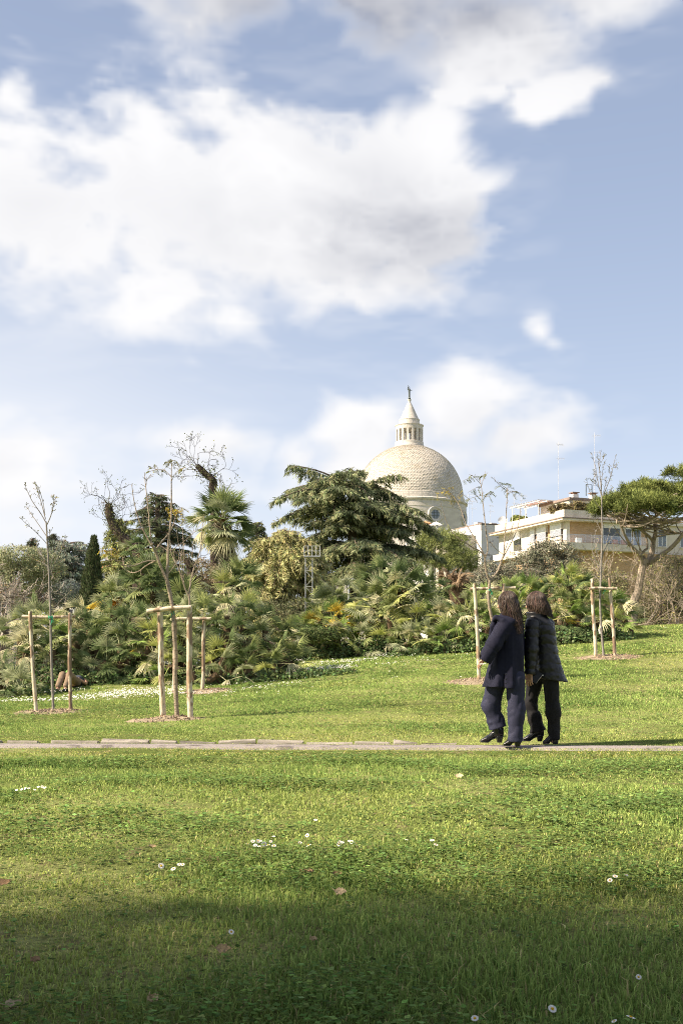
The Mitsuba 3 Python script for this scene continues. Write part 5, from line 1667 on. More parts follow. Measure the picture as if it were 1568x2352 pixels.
def sapling(label, Y, conv, limbs, mat, seed, twigs=8, buds=0, wave=.05, tag=None):
    """limbs: (points in picture units through conv, radius at foot, radius at tip[, depth offset at the tip])."""
    r = np.random.default_rng(seed)
    t = thing('sapling', label, 'young tree')
    mt, mb = MB(), MB()
    budp = []
    for q, L in enumerate(limbs):
        pts, r0, r1 = L[:3]
        dT = L[3] if len(L) > 3 else r.uniform(-.35, .35)
        d0 = L[4] if len(L) > 4 else 0.0
        n = len(pts)
        P = []
        for i_, pt in enumerate(pts):
            u, v = conv(*pt)
            P.append(at(u, v, Y + (0 if q == 0 else d0 + (dT - d0) * (i_ / (n - 1)) ** 1.3)))
        P = np.array(P)
        if q == 0:
            P[0, 2] = min(P[0, 2], ground_at(P[0, 0], P[0, 1]) - .03)
        S_ = spline(P, 5)
        R = np.linspace(r0, r1, len(S_))
        (mt if q == 0 else mb).add(*tube(S_, R, 8 if q == 0 else 6, True, .14, seed + q))
        if q:
            for _ in range(twigs):
                j_ = int(r.integers(len(S_) // 3, len(S_) - 1))
                d = unit(unit(S_[j_ + 1] - S_[j_]) + .9 * rand_unit(r, 1)[0])
                l_ = r.uniform(.03, .10)
                mb.add(*tube([S_[j_], S_[j_] + d * l_], [.004, .0035], 4))
                if buds:
                    budp.append(S_[j_] + d * l_)
            if buds:
                for _ in range(3):
                    budp.append(S_[-1] + r.normal(0, .012, 3))
    part(t, 'trunk', mt.ply(mat, color=False, smooth=50))
    part(t, 'branches', mb.ply(mat, color=False, smooth=50))
    if buds and budp:
        B = np.repeat(np.array(budp), buds, 0)
        n = len(B)
        f = MB()
        f.add(*quads_leaf(B + r.normal(0, .012, (n, 3)), unit(rand_unit(r, n) + [0, 0, .5]), rand_unit(r, n), r.uniform(.02, .05, n), .018, vary(r, [.16, .15, .06], n, .3, .12)))
        part(t, 'buds', f.ply('leaf_material'), None, 'stuff')
    return t


def compound_leaves(t, Y, conv, stalks, col, seed, L=.16, label=None, nleaf=9, droop=.3):
    """Feathery leaves along stalks [(points)...]."""
    r = np.random.default_rng(seed)
    m, f = MB(), MB()
    for pts in stalks:
        dy = r.uniform(-.3, .3)
        P = spline([at(*conv(*q), Y + dy) for q in pts], 5)
        m.add(*tube(P, np.linspace(.006, .003, len(P)), 4, False))
        for j_ in range(len(P)):
            for _ in range(1 if j_ % 2 else 0):
                d = unit(r.normal(size=3) * [1, .8, .5] + [0, 0, -droop])
                tt = np.linspace(.2, 1, nleaf)
                rach = P[j_] + d * (L * r.uniform(.5, 1.2) * tt)[:, None] + np.array([0, 0, -1.0]) * (L * .35 * tt ** 2)[:, None]
                m.add(*tube(rach[[0, -1]], .002, 3, False))
                s_ = unit(np.cross(d, [.1, .5, .8]))
                for sg_ in (-1, 1):
                    n = len(rach)
                    f.add(*quads_leaf(rach, np.broadcast_to(unit(d * .5 + s_ * sg_ + [0, 0, -.2]), (n, 3)), rand_unit(r, n) * .5 + [0, -.3, .8], r.uniform(.025, .05, n), .014, vary(r, col, n, .2, .08)))
    part(t, 'leaf_stalks', m.ply('young_bark_material', color=False))
    part(t, 'leaflets', f.ply('leaf_material'), label, 'stuff')


cA = lambda zx, zy: (zx / 4.0, 1102.5 + zy / 4.0)
cB = lambda zx, zy: (310.3 + zx / 3.6, 1020.8 + zy / 3.6)
cC3 = lambda zx, zy: (1020.8 + zx / 4.266, 1306.7 + zy / 4.266)
cC4 = lambda zx, zy: (784 + zx / 4.3637, 865.7 + zy / 4.3637)
c5 = lambda zx, zy: (1061.7 + zx / 3.097, 1020.8 + zy / 3.097)
cD = lambda zx, zy: (1225 + zx / 4.571, 1184.2 + zy / 4.571)
ident = lambda u, v: (u, v)
PW, BW = 'peeled_wood_material', 'barky_wood_material'

# A, far left
support('wooden frame of two posts and a thin crossbar at the far left of the lawn', 20, [(*cA(275, 1205), *cA(335, 2120), 0, PW), (*cA(640, 1220), *cA(652, 2112), .05, BW)], (*cA(203, 1254), *cA(692, 1256), .085, .125, PW), .034, .031, None, (*cA(466, 1262), .02, .036), 11)
sapling('slim bare sapling with dark upswept branches between the far left posts', 20, cA,
        [([(492, 2112), (482, 1900), (474, 1700), (468, 1480), (464, 1250), (455, 1000), (447, 800), (436, 600), (427, 430), (422, 380)], .026, .013),
         ([(422, 390), (370, 300), (300, 200), (260, 120), (225, 40)], .011, .004), ([(418, 360), (385, 230), (350, 110), (320, 30)], .010, .004), ([(412, 320), (398, 220), (375, 130), (352, 60)], .008, .004),
         ([(428, 415), (462, 340), (482, 270), (490, 200), (496, 150)], .010, .004), ([(480, 285), (497, 220), (515, 165)], .006, .003), ([(430, 520), (370, 430), (300, 330), (265, 275), (240, 225)], .009, .003),
         ([(436, 590), (380, 530), (300, 450), (235, 395), (190, 350)], .007, .003), ([(447, 770), (400, 710), (368, 665), (340, 610), (332, 580)], .009, .004), ([(450, 820), (400, 760), (350, 660), (335, 560)], .006, .003), ([(456, 880), (500, 780), (555, 655), (590, 560), (600, 520)], .008, .003),
         ([(456, 860), (480, 720), (540, 600), (575, 520)], .005, .003), ([(472, 1190), (520, 1150), (575, 1090), (650, 1020)], .006, .003), ([(446, 800), (400, 760), (340, 740)], .005, .003), ([(440, 690), (450, 560), (460, 470)], .005, .003)], 'grey_bark_material', 21, 9, 2)
# B, the big pair left of centre
support('stout peeled-wood frame of two posts and a thick crossbar left of centre', 17.5, [(*cB(200, 1338), *cB(235, 2290), .05, PW), (*cB(446, 1345), *cB(458, 2280), -.02, PW)], (*cB(98, 1380), *cB(466, 1344), -.04, -.10, PW), .0455, .037, None, (*cB(288, 1362), .03, .046), 31)
sB = sapling('tall bare sapling with forked pale limbs, tied to the stout frame left of centre', 17.5, cB,
             [([(347, 2280), (338, 2080), (330, 1900), (336, 1750), (322, 1560), (316, 1420), (298, 1290), (275, 1170), (258, 1100)], .040, .030),
              ([(262, 1115), (232, 1055), (205, 990), (178, 910), (155, 860), (132, 825)], .027, .019, -.15), ([(135, 832), (95, 760), (60, 690), (15, 570), (-12, 450), (-28, 330)], .014, .005, -.25, -.15), ([(137, 828), (128, 750), (118, 640), (105, 500), (88, 350), (76, 228)], .015, .005, .1, -.15),
              ([(262, 1100), (268, 1000), (272, 880), (282, 740), (298, 600), (300, 420), (300, 260), (302, 130)], .025, .005, .15), ([(178, 862), (215, 810), (262, 755), (305, 690), (330, 610), (347, 540)], .013, .006, .35, -.1), ([(168, 962), (110, 962), (60, 975), (0, 1000), (-60, 1005), (-120, 990), (-170, 940), (-215, 905)], .012, .005, -.5, -.05),
              ([(172, 965), (140, 975), (80, 1010), (30, 1048), (-30, 1060), (-75, 1030), (-95, 985), (-100, 930)], .011, .005, .3, -.05), ([(300, 270), (270, 235), (235, 212), (180, 205), (118, 222)], .006, .003, .2, .15), ([(302, 300), (330, 240), (372, 205), (412, 188)], .005, .003, .05, .15),
              ([(90, 340), (100, 290), (130, 245)], .005, .003), ([(288, 880), (380, 820), (450, 760), (520, 700)], .006, .003, .5, .15), ([(265, 1080), (320, 1010), (370, 930), (400, 830)], .007, .003, .5, .1)], 'young_bark_material', 32, 7, 0)
compound_leaves(sB, 17.5, cB, [[(300, 135), (280, 150), (255, 145)], [(302, 130), (325, 132), (345, 145)], [(235, 212), (180, 205), (110, 225)], [(372, 205), (412, 188)], [(180, 205), (140, 190)]], [.20, .20, .06], 33, .10)
compound_leaves(sB, 17.5, cB, [[(347, 540), (380, 520), (420, 540)], [(340, 580), (300, 520), (250, 550)], [(-215, 905), (-250, 880), (-285, 862)], [(-190, 920), (-200, 870), (-195, 850)], [(345, 545), (400, 600), (430, 660)]], [.42, .33, .05], 34, .13, 'yellowing leaflets')
# B2, behind
support('lower support frame half hidden behind the stout frame left of centre', 25, [(*cB(330, 1455), *cB(322, 2072), 0, BW), (*cB(575, 1425), *cB(553, 2062), .05, BW)], (*cB(318, 1446), *cB(628, 1436), -.05, -.04, PW), .040, .034, None, (*cB(437, 1440), .02, .04), 41)
sapling('bare many-stemmed sapling in the frame behind, right of the tall forked one', 25, cB,
        [([(430, 2065), (433, 1850), (436, 1600), (440, 1440), (450, 1320), (445, 1250)], .030, .026),
         ([(446, 1262), (452, 1190), (466, 1100), (488, 1015)], .024, .017, .1), ([(488, 1018), (520, 930), (545, 840), (550, 720), (572, 590)], .013, .005, .3, .1), ([(488, 1018), (450, 950), (440, 900), (420, 905), (395, 912)], .012, .005, -.3, .1), ([(490, 1015), (470, 930), (480, 850)], .008, .004, .3, .1),
         ([(443, 1250), (415, 1195), (392, 1120), (365, 1040), (330, 960), (318, 880)], .020, .008, -.2), ([(365, 1045), (378, 930), (402, 890)], .010, .005, .1, -.1), ([(392, 1120), (385, 960), (355, 800), (340, 670)], .010, .004, -.4, -.1), ([(372, 1060), (350, 1010), (300, 900), (285, 750)], .009, .004, .4, -.15),
         ([(402, 1140), (400, 950), (398, 780), (392, 690)], .008, .004, .2, -.1), ([(466, 1105), (500, 1060), (540, 1010), (570, 930)], .008, .004, .4, .1)], 'young_bark_material', 42, 7, 0)
# C, behind the women
support('support frame just left of and behind the woman in navy', 22, [(*cC3(295, 143), *cC3(337, 1042), 0, PW), (*cC3(576, 142), *cC3(610, 1040), .06, BW)], (*cC3(248, 196), *cC3(694, 184), .09, .10, PW), .036, .032, None, (*cC3(437, 208), .03, .034), 51)
sC = sapling('bare sapling with wide curving limbs just left of and behind the woman in navy', 22, ident,
             [([cC3(560, 1040), cC3(545, 800), cC3(500, 600), cC3(462, 480), cC3(440, 380), cC3(430, 260), cC3(440, 130), cC3(442, 110)], .036, .028),
              ([cC3(440, 122), cC3(420, 60), c5(178, 930), c5(162, 860), c5(160, 780)], .024, .019, -.1), ([c5(161, 795), c5(120, 755), c5(60, 725), c5(0, 680), cC4(1200, 1640), cC4(1090, 1530), cC4(1030, 1390), cC4(996, 1268)], .015, .004, -.4, -.1),
              ([c5(160, 790), c5(100, 690), c5(40, 590), cC4(1240, 1460), cC4(1190, 1310), cC4(1135, 1215)], .014, .005, .2, -.1), ([c5(165, 800), c5(180, 740), c5(168, 620), c5(152, 480), c5(143, 390), c5(134, 300), c5(122, 240)], .014, .005, .15, -.1),
              ([cC3(444, 125), cC3(480, 75), cC3(520, 20), c5(262, 870), c5(292, 790)], .024, .018, .2), ([c5(292, 800), c5(300, 690), c5(308, 560), c5(314, 430), c5(318, 360), c5(312, 310)], .014, .005, .35, .2), ([c5(294, 795), c5(350, 690), c5(388, 600), c5(405, 520), c5(416, 428)], .012, .005, .6, .2),
              ([c5(290, 790), c5(320, 700), c5(345, 620), c5(362, 555)], .010, .005, .0, .2), ([c5(288, 780), c5(240, 745), c5(190, 690)], .007, .004, .1, .2), ([c5(145, 395), c5(170, 360), c5(205, 345)], .005, .003), ([c5(314, 330), c5(260, 285), c5(205, 228)], .006, .003), ([c5(316, 350), c5(350, 330), c5(415, 345)], .006, .003), ([c5(134, 300), c5(150, 240), c5(172, 208)], .005, .003), ([c5(130, 280), c5(90, 240), c5(65, 215)], .005, .003)], 'young_bark_material', 52, 6, 0)
compound_leaves(sC, 22, ident, [[cC4(1135, 1215), cC4(1080, 1160), cC4(1000, 1150), cC4(950, 1165)], [cC4(1140, 1220), cC4(1190, 1170), cC4(1225, 1180)], [cC4(1120, 1200), cC4(1060, 1130), cC4(1010, 1120)]], [.30, .25, .05], 53, .16, 'yellowing leaflets', 9, .3)
compound_leaves(sC, 22, ident, [[c5(134, 300), c5(90, 310), c5(40, 340)], [c5(65, 215), c5(40, 240), c5(0, 260)], [c5(140, 360), c5(80, 375), c5(20, 395)], [c5(122, 240), c5(150, 215), c5(172, 208)], [c5(160, 360), c5(190, 340), c5(208, 345)], [c5(312, 310), c5(280, 290), c5(250, 270)], [c5(320, 350), c5(370, 335), c5(415, 350)], [c5(318, 330), c5(325, 290), c5(328, 280)]], [.15, .175, .05], 54, .13)
# D, right
support('support frame on the right, posts darker at the foot', 26.5, [(*cD(613, 663), *cD(650, 1505), 0, PW), (*cD(798, 652), *cD(852, 1490), .05, BW)], (*cD(588, 766), *cD(872, 762), -.085, -.035, PW), .042, .036, None, (*cD(722, 762), -.02, .036), 61)
sD = sapling('tall bare sapling with a crown of fine upright twigs, tied to the right-hand frame', 26.5, ident,
             [([cD(737, 1500), cD(722, 1330), cD(708, 1150), cD(697, 900), cD(705, 640), cD(712, 420), cD(722, 150), c5(990, 500), c5(991, 370)], .031, .016),
              ([c5(991, 375), c5(970, 300), c5(960, 240), c5(940, 140), c5(918, 60)], .011, .004), ([c5(991, 380), c5(982, 270), c5(975, 160), c5(982, 48)], .012, .004), ([c5(988, 350), c5(990, 250), c5(998, 180), c5(1010, 128)], .009, .004), ([c5(1000, 365), c5(1030, 290), c5(1055, 220), c5(1072, 150), c5(1090, 78)], .012, .004),
              ([c5(1072, 165), c5(1085, 160), c5(1100, 142)], .005, .003), ([c5(968, 300), c5(945, 260), c5(920, 245)], .006, .003), ([c5(962, 260), c5(945, 220), c5(932, 180)], .006, .003), ([c5(985, 330), c5(955, 290), c5(930, 265), c5(918, 255)], .006, .003), ([c5(1000, 345), c5(1015, 290), c5(1020, 240)], .007, .003), ([c5(1010, 360), c5(1045, 335), c5(1062, 312)], .006, .003),
              ([c5(990, 470), c5(935, 390), c5(900, 320), c5(880, 238)], .007, .003), ([c5(975, 200), c5(965, 120), c5(960, 80)], .006, .003), ([c5(1055, 225), c5(1045, 190), c5(1048, 150)], .005, .003), ([c5(984, 130), c5(1000, 100), c5(1005, 80)], .005, .003),
              ([cD(712, 560), cD(670, 430), cD(640, 250), cD(655, 150)], .010, .004), ([cD(708, 600), cD(650, 460), cD(615, 350), cD(600, 170)], .009, .003), ([cD(714, 420), cD(770, 310), cD(840, 210), cD(870, 180)], .009, .003), ([cD(712, 470), cD(760, 300), cD(800, 160), cD(830, 90)], .007, .003), ([cD(700, 690), cD(650, 640), cD(615, 620)], .008, .004), ([cD(704, 640), cD(640, 520), cD(570, 400), cD(500, 290)], .007, .003),
              ([cD(705, 620), cD(760, 480), cD(850, 370), cD(880, 310)], .006, .003), ([cD(722, 200), cD(680, 100), cD(640, 40)], .006, .003)], 'grey_bark_material', 62, 12, 1)
t = thing('plant_tag', 'small white paper tag hanging on the right-hand sapling trunk', 'tag')
c = at(*cD(690, 1215), 26.44)
part(t, 'card', sp(box(c, [.035, .003, .11], np.array(T().rotate([0, 1, 0], 12).matrix)[:3, :3]), 'tag_material'))
part(t, 'string', MB().add(*tube([c + [.008, 0, .05], c + [.03, .02, .14]], .003, 4)).ply('tag_material', color=False))

# bare soil dug round each sapling
def soil_tex(p, n, uv):
    m = fbm(p.x * 9, p.y * 9, p.z * 9, 4)
    return mix([.16, .125, .085], [.40, .335, .245], m)


scene['soil_material'] = {'type': 'twosided', 'bsdf': {'type': 'diffuse', 'reflectance': proc(soil_tex)}}
r = np.random.default_rng(91)
for q, (sx, sy, rx, ry) in enumerate(SOILS):
    n = 40
    rr_ = np.linspace(0, 1, 12)
    th = np.arange(n) * 2 * PI / n
    edge = 1 + .28 * (meshkit.noise(np.stack([np.cos(th) * 1.6, np.sin(th) * 1.6, 0 * th + q * 5], -1), 3) - .5)
    x = sx + rx * rr_[:, None] * (np.cos(th) * edge)[None]
    y = sy + ry * rr_[:, None] * (np.sin(th) * edge)[None]
    z = gz(x, y) + .030 * (1 - rr_[:, None] ** 2) + .045 * (meshkit.fbm(np.stack([x * 7, y * 7, 0 * x], -1), 3, 5) - .45) * (1 - rr_[:, None] ** 6) + .006 - .012 * rr_[:, None] ** 3
    i_, j_ = np.meshgrid(np.arange(11), np.arange(n), indexing='ij')
    a, b = i_ * n + j_, i_ * n + (j_ + 1) % n
    struct('soil_patch', mikit.ply((np.stack([x, y, z], -1).reshape(-1, 3), np.stack([a, b, b + n, a + n], -1).reshape(-1, 4)), 'soil_material', smooth=True))
clod = MB()
for (sx, sy, rx, ry) in SOILS:
    n = int(420 * rx * ry / .5)
    th, q = r.uniform(0, 2 * PI, n), np.sqrt(r.random(n)) * 1.08
    x, y = sx + rx * q * np.cos(th), sy + ry * q * np.sin(th)
    z = gz(x, y) + .05 * (1 - np.clip(q, 0, 1) ** 2)
    s = r.uniform(.006, .026, n)
    base = np.array([[1, 0, 0], [-1, 0, 0], [0, 1, 0], [0, -1, 0], [0, 0, 1], [0, 0, -1.0]])
    v = np.stack([x, y, z], -1)[:, None] + base[None] * s[:, None, None] * r.uniform(.6, 1.3, (n, 6, 1))
    f = np.array([[0, 2, 4], [2, 1, 4], [1, 3, 4], [3, 0, 4], [2, 0, 5], [1, 2, 5], [3, 1, 5], [0, 3, 5]])
    clod.add(v.reshape(-1, 3), (np.arange(n)[:, None, None] * 6 + f).reshape(-1, 3), np.repeat(vary(r, [.25, .20, .14], n, .3, .05), 6, 0))
stuff('soil_crumbs', clod.ply('matte_material'), 'crumbs of dug earth round the feet of the saplings', 'soil')

# white lattice mast, park lamps
t = thing('lattice_mast', 'pale steel lattice mast with a small railed platform under the cedar', 'mast')
Ym = 57.5
m = MB()
z0, z1 = at(0, 1425, Ym)[2] - 2, at(0, 1278, Ym)[2]
xs_ = [at(701, 0, Ym)[0], at(717, 0, Ym)[0]]
for xx in xs_:
    for yy in (Ym, Ym + .34):
        m.add(*tube([[xx, yy, z0], [xx, yy, z1]], .013, 6))
zz = np.arange(z0, z1, .42)
for i_, z in enumerate(zz[:-1]):
    a, b = (xs_[0], xs_[1]) if i_ % 2 else (xs_[1], xs_[0])
    for yy in (Ym, Ym + .34):
        m.add(*tube([[a, yy, z], [b, yy, z + .42]], .008, 4))
        if i_ % 2:
            m.add(*tube([[a, yy, z], [b, yy, z]], .011, 4))
part(t, 'lattice', m.ply('galvanised_material', color=False))
part(t, 'platform', sp(box([at(717, 0, Ym)[0], Ym + .2, z1], [.86, .8, .05]), 'galvanised_material'))
m = MB()
for xx in (at(699, 0, Ym)[0], at(708, 0, Ym)[0], at(717, 0, Ym)[0], at(726, 0, Ym)[0], at(735, 0, Ym)[0]):
    m.add(*tube([[xx, Ym - .2, z1], [xx, Ym - .2, z1 + .52]], .016, 5))
for h in (.26, .52):
    m.add(*tube([[at(699, 0, Ym)[0], Ym - .2, z1 + h], [at(735, 0, Ym)[0], Ym - .2, z1 + h]], .014, 5))
part(t, 'platform_rail', m.ply('galvanised_material', color=False))
for (u, v, lab) in ((800.6, 1333, 'taller grey park lamp with a flat disc head under the cedar'), (732, 1368, 'lower grey park lamp with a flat disc head beside the white mast')):
    t = thing('park_lamp', lab, 'street lamp', 'park lamps with flat disc heads')
    c = at(u, v, 45)
    g0 = ground_at(c[0], 45.0)
    part(t, 'post', simple(tube([[c[0], 45, g0], [c[0], 45, c[2] - .05]], [.05, .035], 8), 'galvanised_material', 40))
    vv, ff = lathe([(.02, -.10), (.05, -.10), (.06, -.03), (.30, .0), (.31, .03), (.24, .06), (.02, .075)], 24)
    part(t, 'lamp_head', simple((vv + c, ff), 'galvanised_material', 40))


# ------------------------------------------------------------------ the two women on the path
def wool_tex(p, n, uv):
    s = noise(p.x * 420, p.y * 420, p.z * 420)
    return mix([.0050, .0056, .0155], [.012, .0135, .032], s * .6 + .4 * fbm(p.x * 30, p.y * 30, p.z * 30, 2))


def navy_cloth_tex(p, n, uv):
    s = noise(p.x * 500, p.y * 500, p.z * 500)
    return mix([.017, .019, .040], [.028, .031, .060], s)


principled('navy_wool_material', proc(wool_tex), .85, .25, sheen=.5)
principled('navy_trouser_material', proc(navy_cloth_tex), .75, .25, sheen=.35)
principled('black_nylon_material', rgb([.0085, .0092, .012]), .42, .45)
principled('black_cloth_material', rgb([.009, .009, .011]), .75, .25, sheen=.2)
principled('black_leather_material', rgb([.010, .011, .013]), .26, .6)
principled('skin_material', rgb([.50, .30, .21]), .5, .4)
principled('hair_material', VC, .5, .4)
principled('button_material', rgb([.02, .02, .035]), .3, .6)
principled('paper_material', rgb([.75, .74, .72]), .6, .3)
principled('zip_material', rgb([.45, .45, .45]), .3, .5, metallic=.8)


def W_(zx, zy, Y):
    return at(*cC3(zx, zy), Y)


def bone(pts):
    """Hull of two balls for every pair of joints [(point, radius)...]."""
    out = []
    for (a, ra), (b, rb) in zip(pts[:-1], pts[1:]):
        A = m3.Manifold.sphere(ra, 14).translate(tuple(map(float, a)))
        B = m3.Manifold.sphere(rb, 14).translate(tuple(map(float, b)))
        out.append(m3.Manifold.batch_hull([A, B]))
    return out


def solid_to_mesh(M, edge, it=10):
    M = M.refine_to_length(edge)
    m = M.to_mesh()
    tm = trimesh.Trimesh(m.vert_properties[:, :3], m.tri_verts, process=True)
    smooth_mesh(tm, it)
    return tm


def ellipsoid(c, r, R=np.eye(3)):
    M = m3.Manifold.sphere(1.0, 24).scale(tuple(map(float, r)))
    A = np.zeros((3, 4))
    A[:, :3] = R
    A[:, 3] = c
    return M.transform(A)


def head(c, f, s=1.0):
    """Head of 0.22 m centred on c and facing f: skull, jaw, nose, brow, lips, ears."""
    f = unit(f)
    r = unit(np.cross(f, [0, 0, 1.0]))
    u = np.cross(r, f)
    R = np.stack([r, f, u], 1)
    q = lambda x, y, z: c + s * (r * x + f * y + u * z)
    P = [ellipsoid(q(0, -.012, .025), [.074 * s, .094 * s, .088 * s], R), ellipsoid(q(0, .020, -.035), [.060 * s, .068 * s, .078 * s], R), ellipsoid(q(0, .052, -.085), [.030 * s, .028 * s, .026 * s], R)]
    P += bone([(q(0, .082, .018), .010 * s), (q(0, .102, -.022), .013 * s)]) + bone([(q(-.014, .086, -.026), .010 * s), (q(.014, .086, -.026), .010 * s)])
    P += bone([(q(-.035, .072, .030), .012 * s), (q(.035, .072, .030), .012 * s)]) + bone([(q(-.020, .080, -.052), .009 * s), (q(.020, .080, -.052), .009 * s)])
    P += [ellipsoid(q(sx * .036, .060, -.012), [.020 * s, .016 * s, .016 * s], R) for sx in (-1, 1)]
    P += [ellipsoid(q(sx * .074, -.008, -.005), [.008 * s, .018 * s, .031 * s], R) for sx in (-1, 1)]
    return P


def hand(wrist, d, palm_n, spread, curls, thumb_side, s=1.0):
    """A hand: palm from the wrist along d, palm facing palm_n, four bent fingers and a thumb; curls in radians per finger."""
    d = unit(d)
    n = unit(palm_n - d * np.dot(palm_n, d))
    x = np.cross(d, n)
    P = []
    kn = []
    L = [.068, .076, .070, .056]
    for i_ in range(4):
        off = (i_ - 1.5) * .0185 * s * thumb_side * -1
        k_ = wrist + d * (.082 - .004 * abs(i_ - 1)) * s + x * off
        kn.append(k_)
        P += bone([(wrist + x * off * .55 + d * .012 * s, .0125 * s), (k_, .0105 * s)])
        a, pt, rr = 0.0, k_, .0088 * s
        fan = (i_ - 1.5) * spread * thumb_side * -1
        for seg, fr in enumerate((.46, .30, .24)):
            a += curls[i_] * (.8, 1.0, .7)[seg]
            dd = unit((d + x * fan) * math.cos(a) + n * math.sin(a))
            e = pt + dd * L[i_] * fr * s
            P += bone([(pt, rr), (e, rr * .90)])
            pt, rr = e, rr * .90
    P += [m3.Manifold.batch_hull([m3.Manifold.sphere(.012 * s, 12).translate(tuple(map(float, q))) for q in (wrist, *kn)])]
    b = wrist + d * .022 * s + x * .026 * thumb_side * s
    m_ = b + (d * .6 + x * thumb_side * .75 + n * .35) * .034 * s
    e = m_ + (d * .85 + x * thumb_side * .10 + n * .50) * .030 * s
    e2 = e + (d * .9 - x * thumb_side * .05 + n * .42) * .022 * s
    P += bone([(b, .0135 * s), (m_, .0112 * s), (e, .0098 * s), (e2, .0082 * s)])
    return P


def woman(key, J, face, hands):
    """One continuous skin body through the joints J (point, radius)."""
    P = head(J['head'], face)
    P += bone([(J['head'] - [0, 0, .07], .052), (J['neck'], .056)]) + bone([J['neck2'], J['chest'], J['waist'], J['hips']])
    for s_ in 'lr':
        P += bone([J['chest'], J['shoulder_' + s_], J['elbow_' + s_], J['wrist_' + s_]]) + bone([J['hips'], J['hip_' + s_], J['knee_' + s_], J['ankle_' + s_]])
        P += bone([J['ankle_' + s_], J['toe_' + s_]])
    body = solid_to_mesh(m3.Manifold.batch_boolean(P, m3.OpType.Add), .016, 8)
    H = solid_to_mesh(m3.Manifold.batch_boolean(hands, m3.OpType.Add), .0045, 6)
    A = m3.Manifold(m3.Mesh(np.asarray(body.vertices, np.float32), np.asarray(body.faces, np.uint32)))
    B = m3.Manifold(m3.Mesh(np.asarray(H.vertices, np.float32), np.asarray(H.faces, np.uint32)))
    M = A + B
    m = M.to_mesh()
    part(key, 'body', mikit.ply(trimesh.Trimesh(m.vert_properties[:, :3], m.tri_verts, process=True), 'skin_material', smooth=60))


def hair_strands(key, n, c, R, face, ends, seed, col, rad=.0029, part_side=.02):
    """Locks that run from the parting down over the skull (ellipsoid c, R) and fall to ends(azimuth, rng); none over the face."""
    r = np.random.default_rng(seed)
    m = MB()
    fa = math.atan2(face[1], face[0])
    for _ in range(n):
        a = fa + PI + r.uniform(-1, 1) * 2.62
        phi = np.linspace(r.uniform(.05, .9), 1.62 + .12 * r.normal(), 5)
        d = np.stack([np.sin(phi) * math.cos(a), np.sin(phi) * math.sin(a), np.cos(phi)], 1)
        P = c + d * R * r.uniform(.975, 1.06)
        e = ends(a - fa, d[-1], r)
        k1 = P[-1] * .62 + e * .38 + np.array([d[-1][0], d[-1][1], 0]) * .012
        k2 = P[-1] * .28 + e * .72 + r.normal(0, .006, 3)
        P = spline(np.vstack([P[::2], [k1, k2, e]]), 3)
        tt = np.linspace(0, 1, len(P))
        k = np.array(col) * math.exp(r.normal(0, .42)) * np.exp(r.normal(0, .07, 3))
        P = P + .006 * np.sin(tt * r.uniform(4, 9) + r.uniform(0, 6))[:, None] * unit(r.normal(size=3)) * np.clip(tt * 2 - .4, 0, 1)[:, None]
        v, f = tube(P, rad * r.uniform(.7, 1.3) * (1.05 - .75 * tt ** 3), 3, False)
        m.add(v, f, np.repeat(k[None] * (1 + .7 * np.clip(tt - .5, 0, 1))[:, None], 3, 0))
    part(key, 'hair', m.ply('hair_material', smooth=True))


def fold(p, amp, fx=22, fz=5, seed=0, o=3):
    q = p * np.array([fx, fx, fz])
    return amp * 2 * (meshkit.fbm(q + seed * 3.7, o, seed) - .5)


def garment(fn, lo, hi, h, mat, taubin=3):
    v, f = surface_nets(fn, lo, hi, h)
    tm = trimesh.Trimesh(v, f, process=True)
    if taubin:
        smooth_mesh(tm, taubin)
    return mikit.ply(tm, mat, smooth=True)


def boot(heel, toe, sole_z, shaft_top, seed, pitch=0.0):
    """SDF of a heeled ankle boot between heel and toe points (z of the sole given apart)."""
    heel, toe = np.asarray(heel, float), np.asarray(toe, float)
    d = unit((toe - heel) * [1, 1, 0])
    s_ = np.array([-d[1], d[0], 0])
    L = np.linalg.norm((toe - heel)[:2])

    def fn(p):
        q = p - np.array([heel[0], heel[1], sole_z])
        a, b, z = q @ d, q @ s_, q[:, 2]
        lift = np.interp(a, [-.03, .02, .4 * L, .62 * L, L], [.070, .068, .045, .010, .012])      # sole rises to the heel
        wid = np.interp(a, [-.05, 0, .35 * L, .72 * L, .95 * L, L + .02], [.020, .034, .034, .042, .026, .006])
        top = np.interp(a, [-.05, 0, .30 * L, .55 * L, .8 * L, L + .01], [.17, .165, .15, .098, .062, .026])
        k = np.sqrt((b / wid) ** 2 + ((z - (lift + top) / 2) / np.maximum((top - lift) / 2, .004)) ** 2 + 1e-9)
        foot = (k - 1) * np.minimum(wid, np.maximum((top - lift) / 2, .006))
        foot = np.maximum(foot, np.maximum(-a - .035, a - L - .004))
        foot = np.maximum(foot, lift - z - .002)
        shaft = chain_sdf(p, [np.array([heel[0], heel[1], sole_z]) + d * .035 + [0, 0, .11], shaft_top], [.043, .048], .01)
        sole = np.maximum(np.maximum(np.abs(b) - wid * .96, np.abs(z - lift + .004) - .0055), np.maximum(-a - .034, a - L - .004))
        hb = np.maximum(np.maximum(np.abs(b) - np.interp(z, [0, .07], [.025, .030]), np.abs(a - np.interp(z, [0, .07], [.012, .006])) - np.interp(z, [0, .07], [.026, .034])), np.maximum(-z, z - .075))
        return np.minimum(np.minimum(smin(foot, shaft, .02), sole), hb)
    return fn


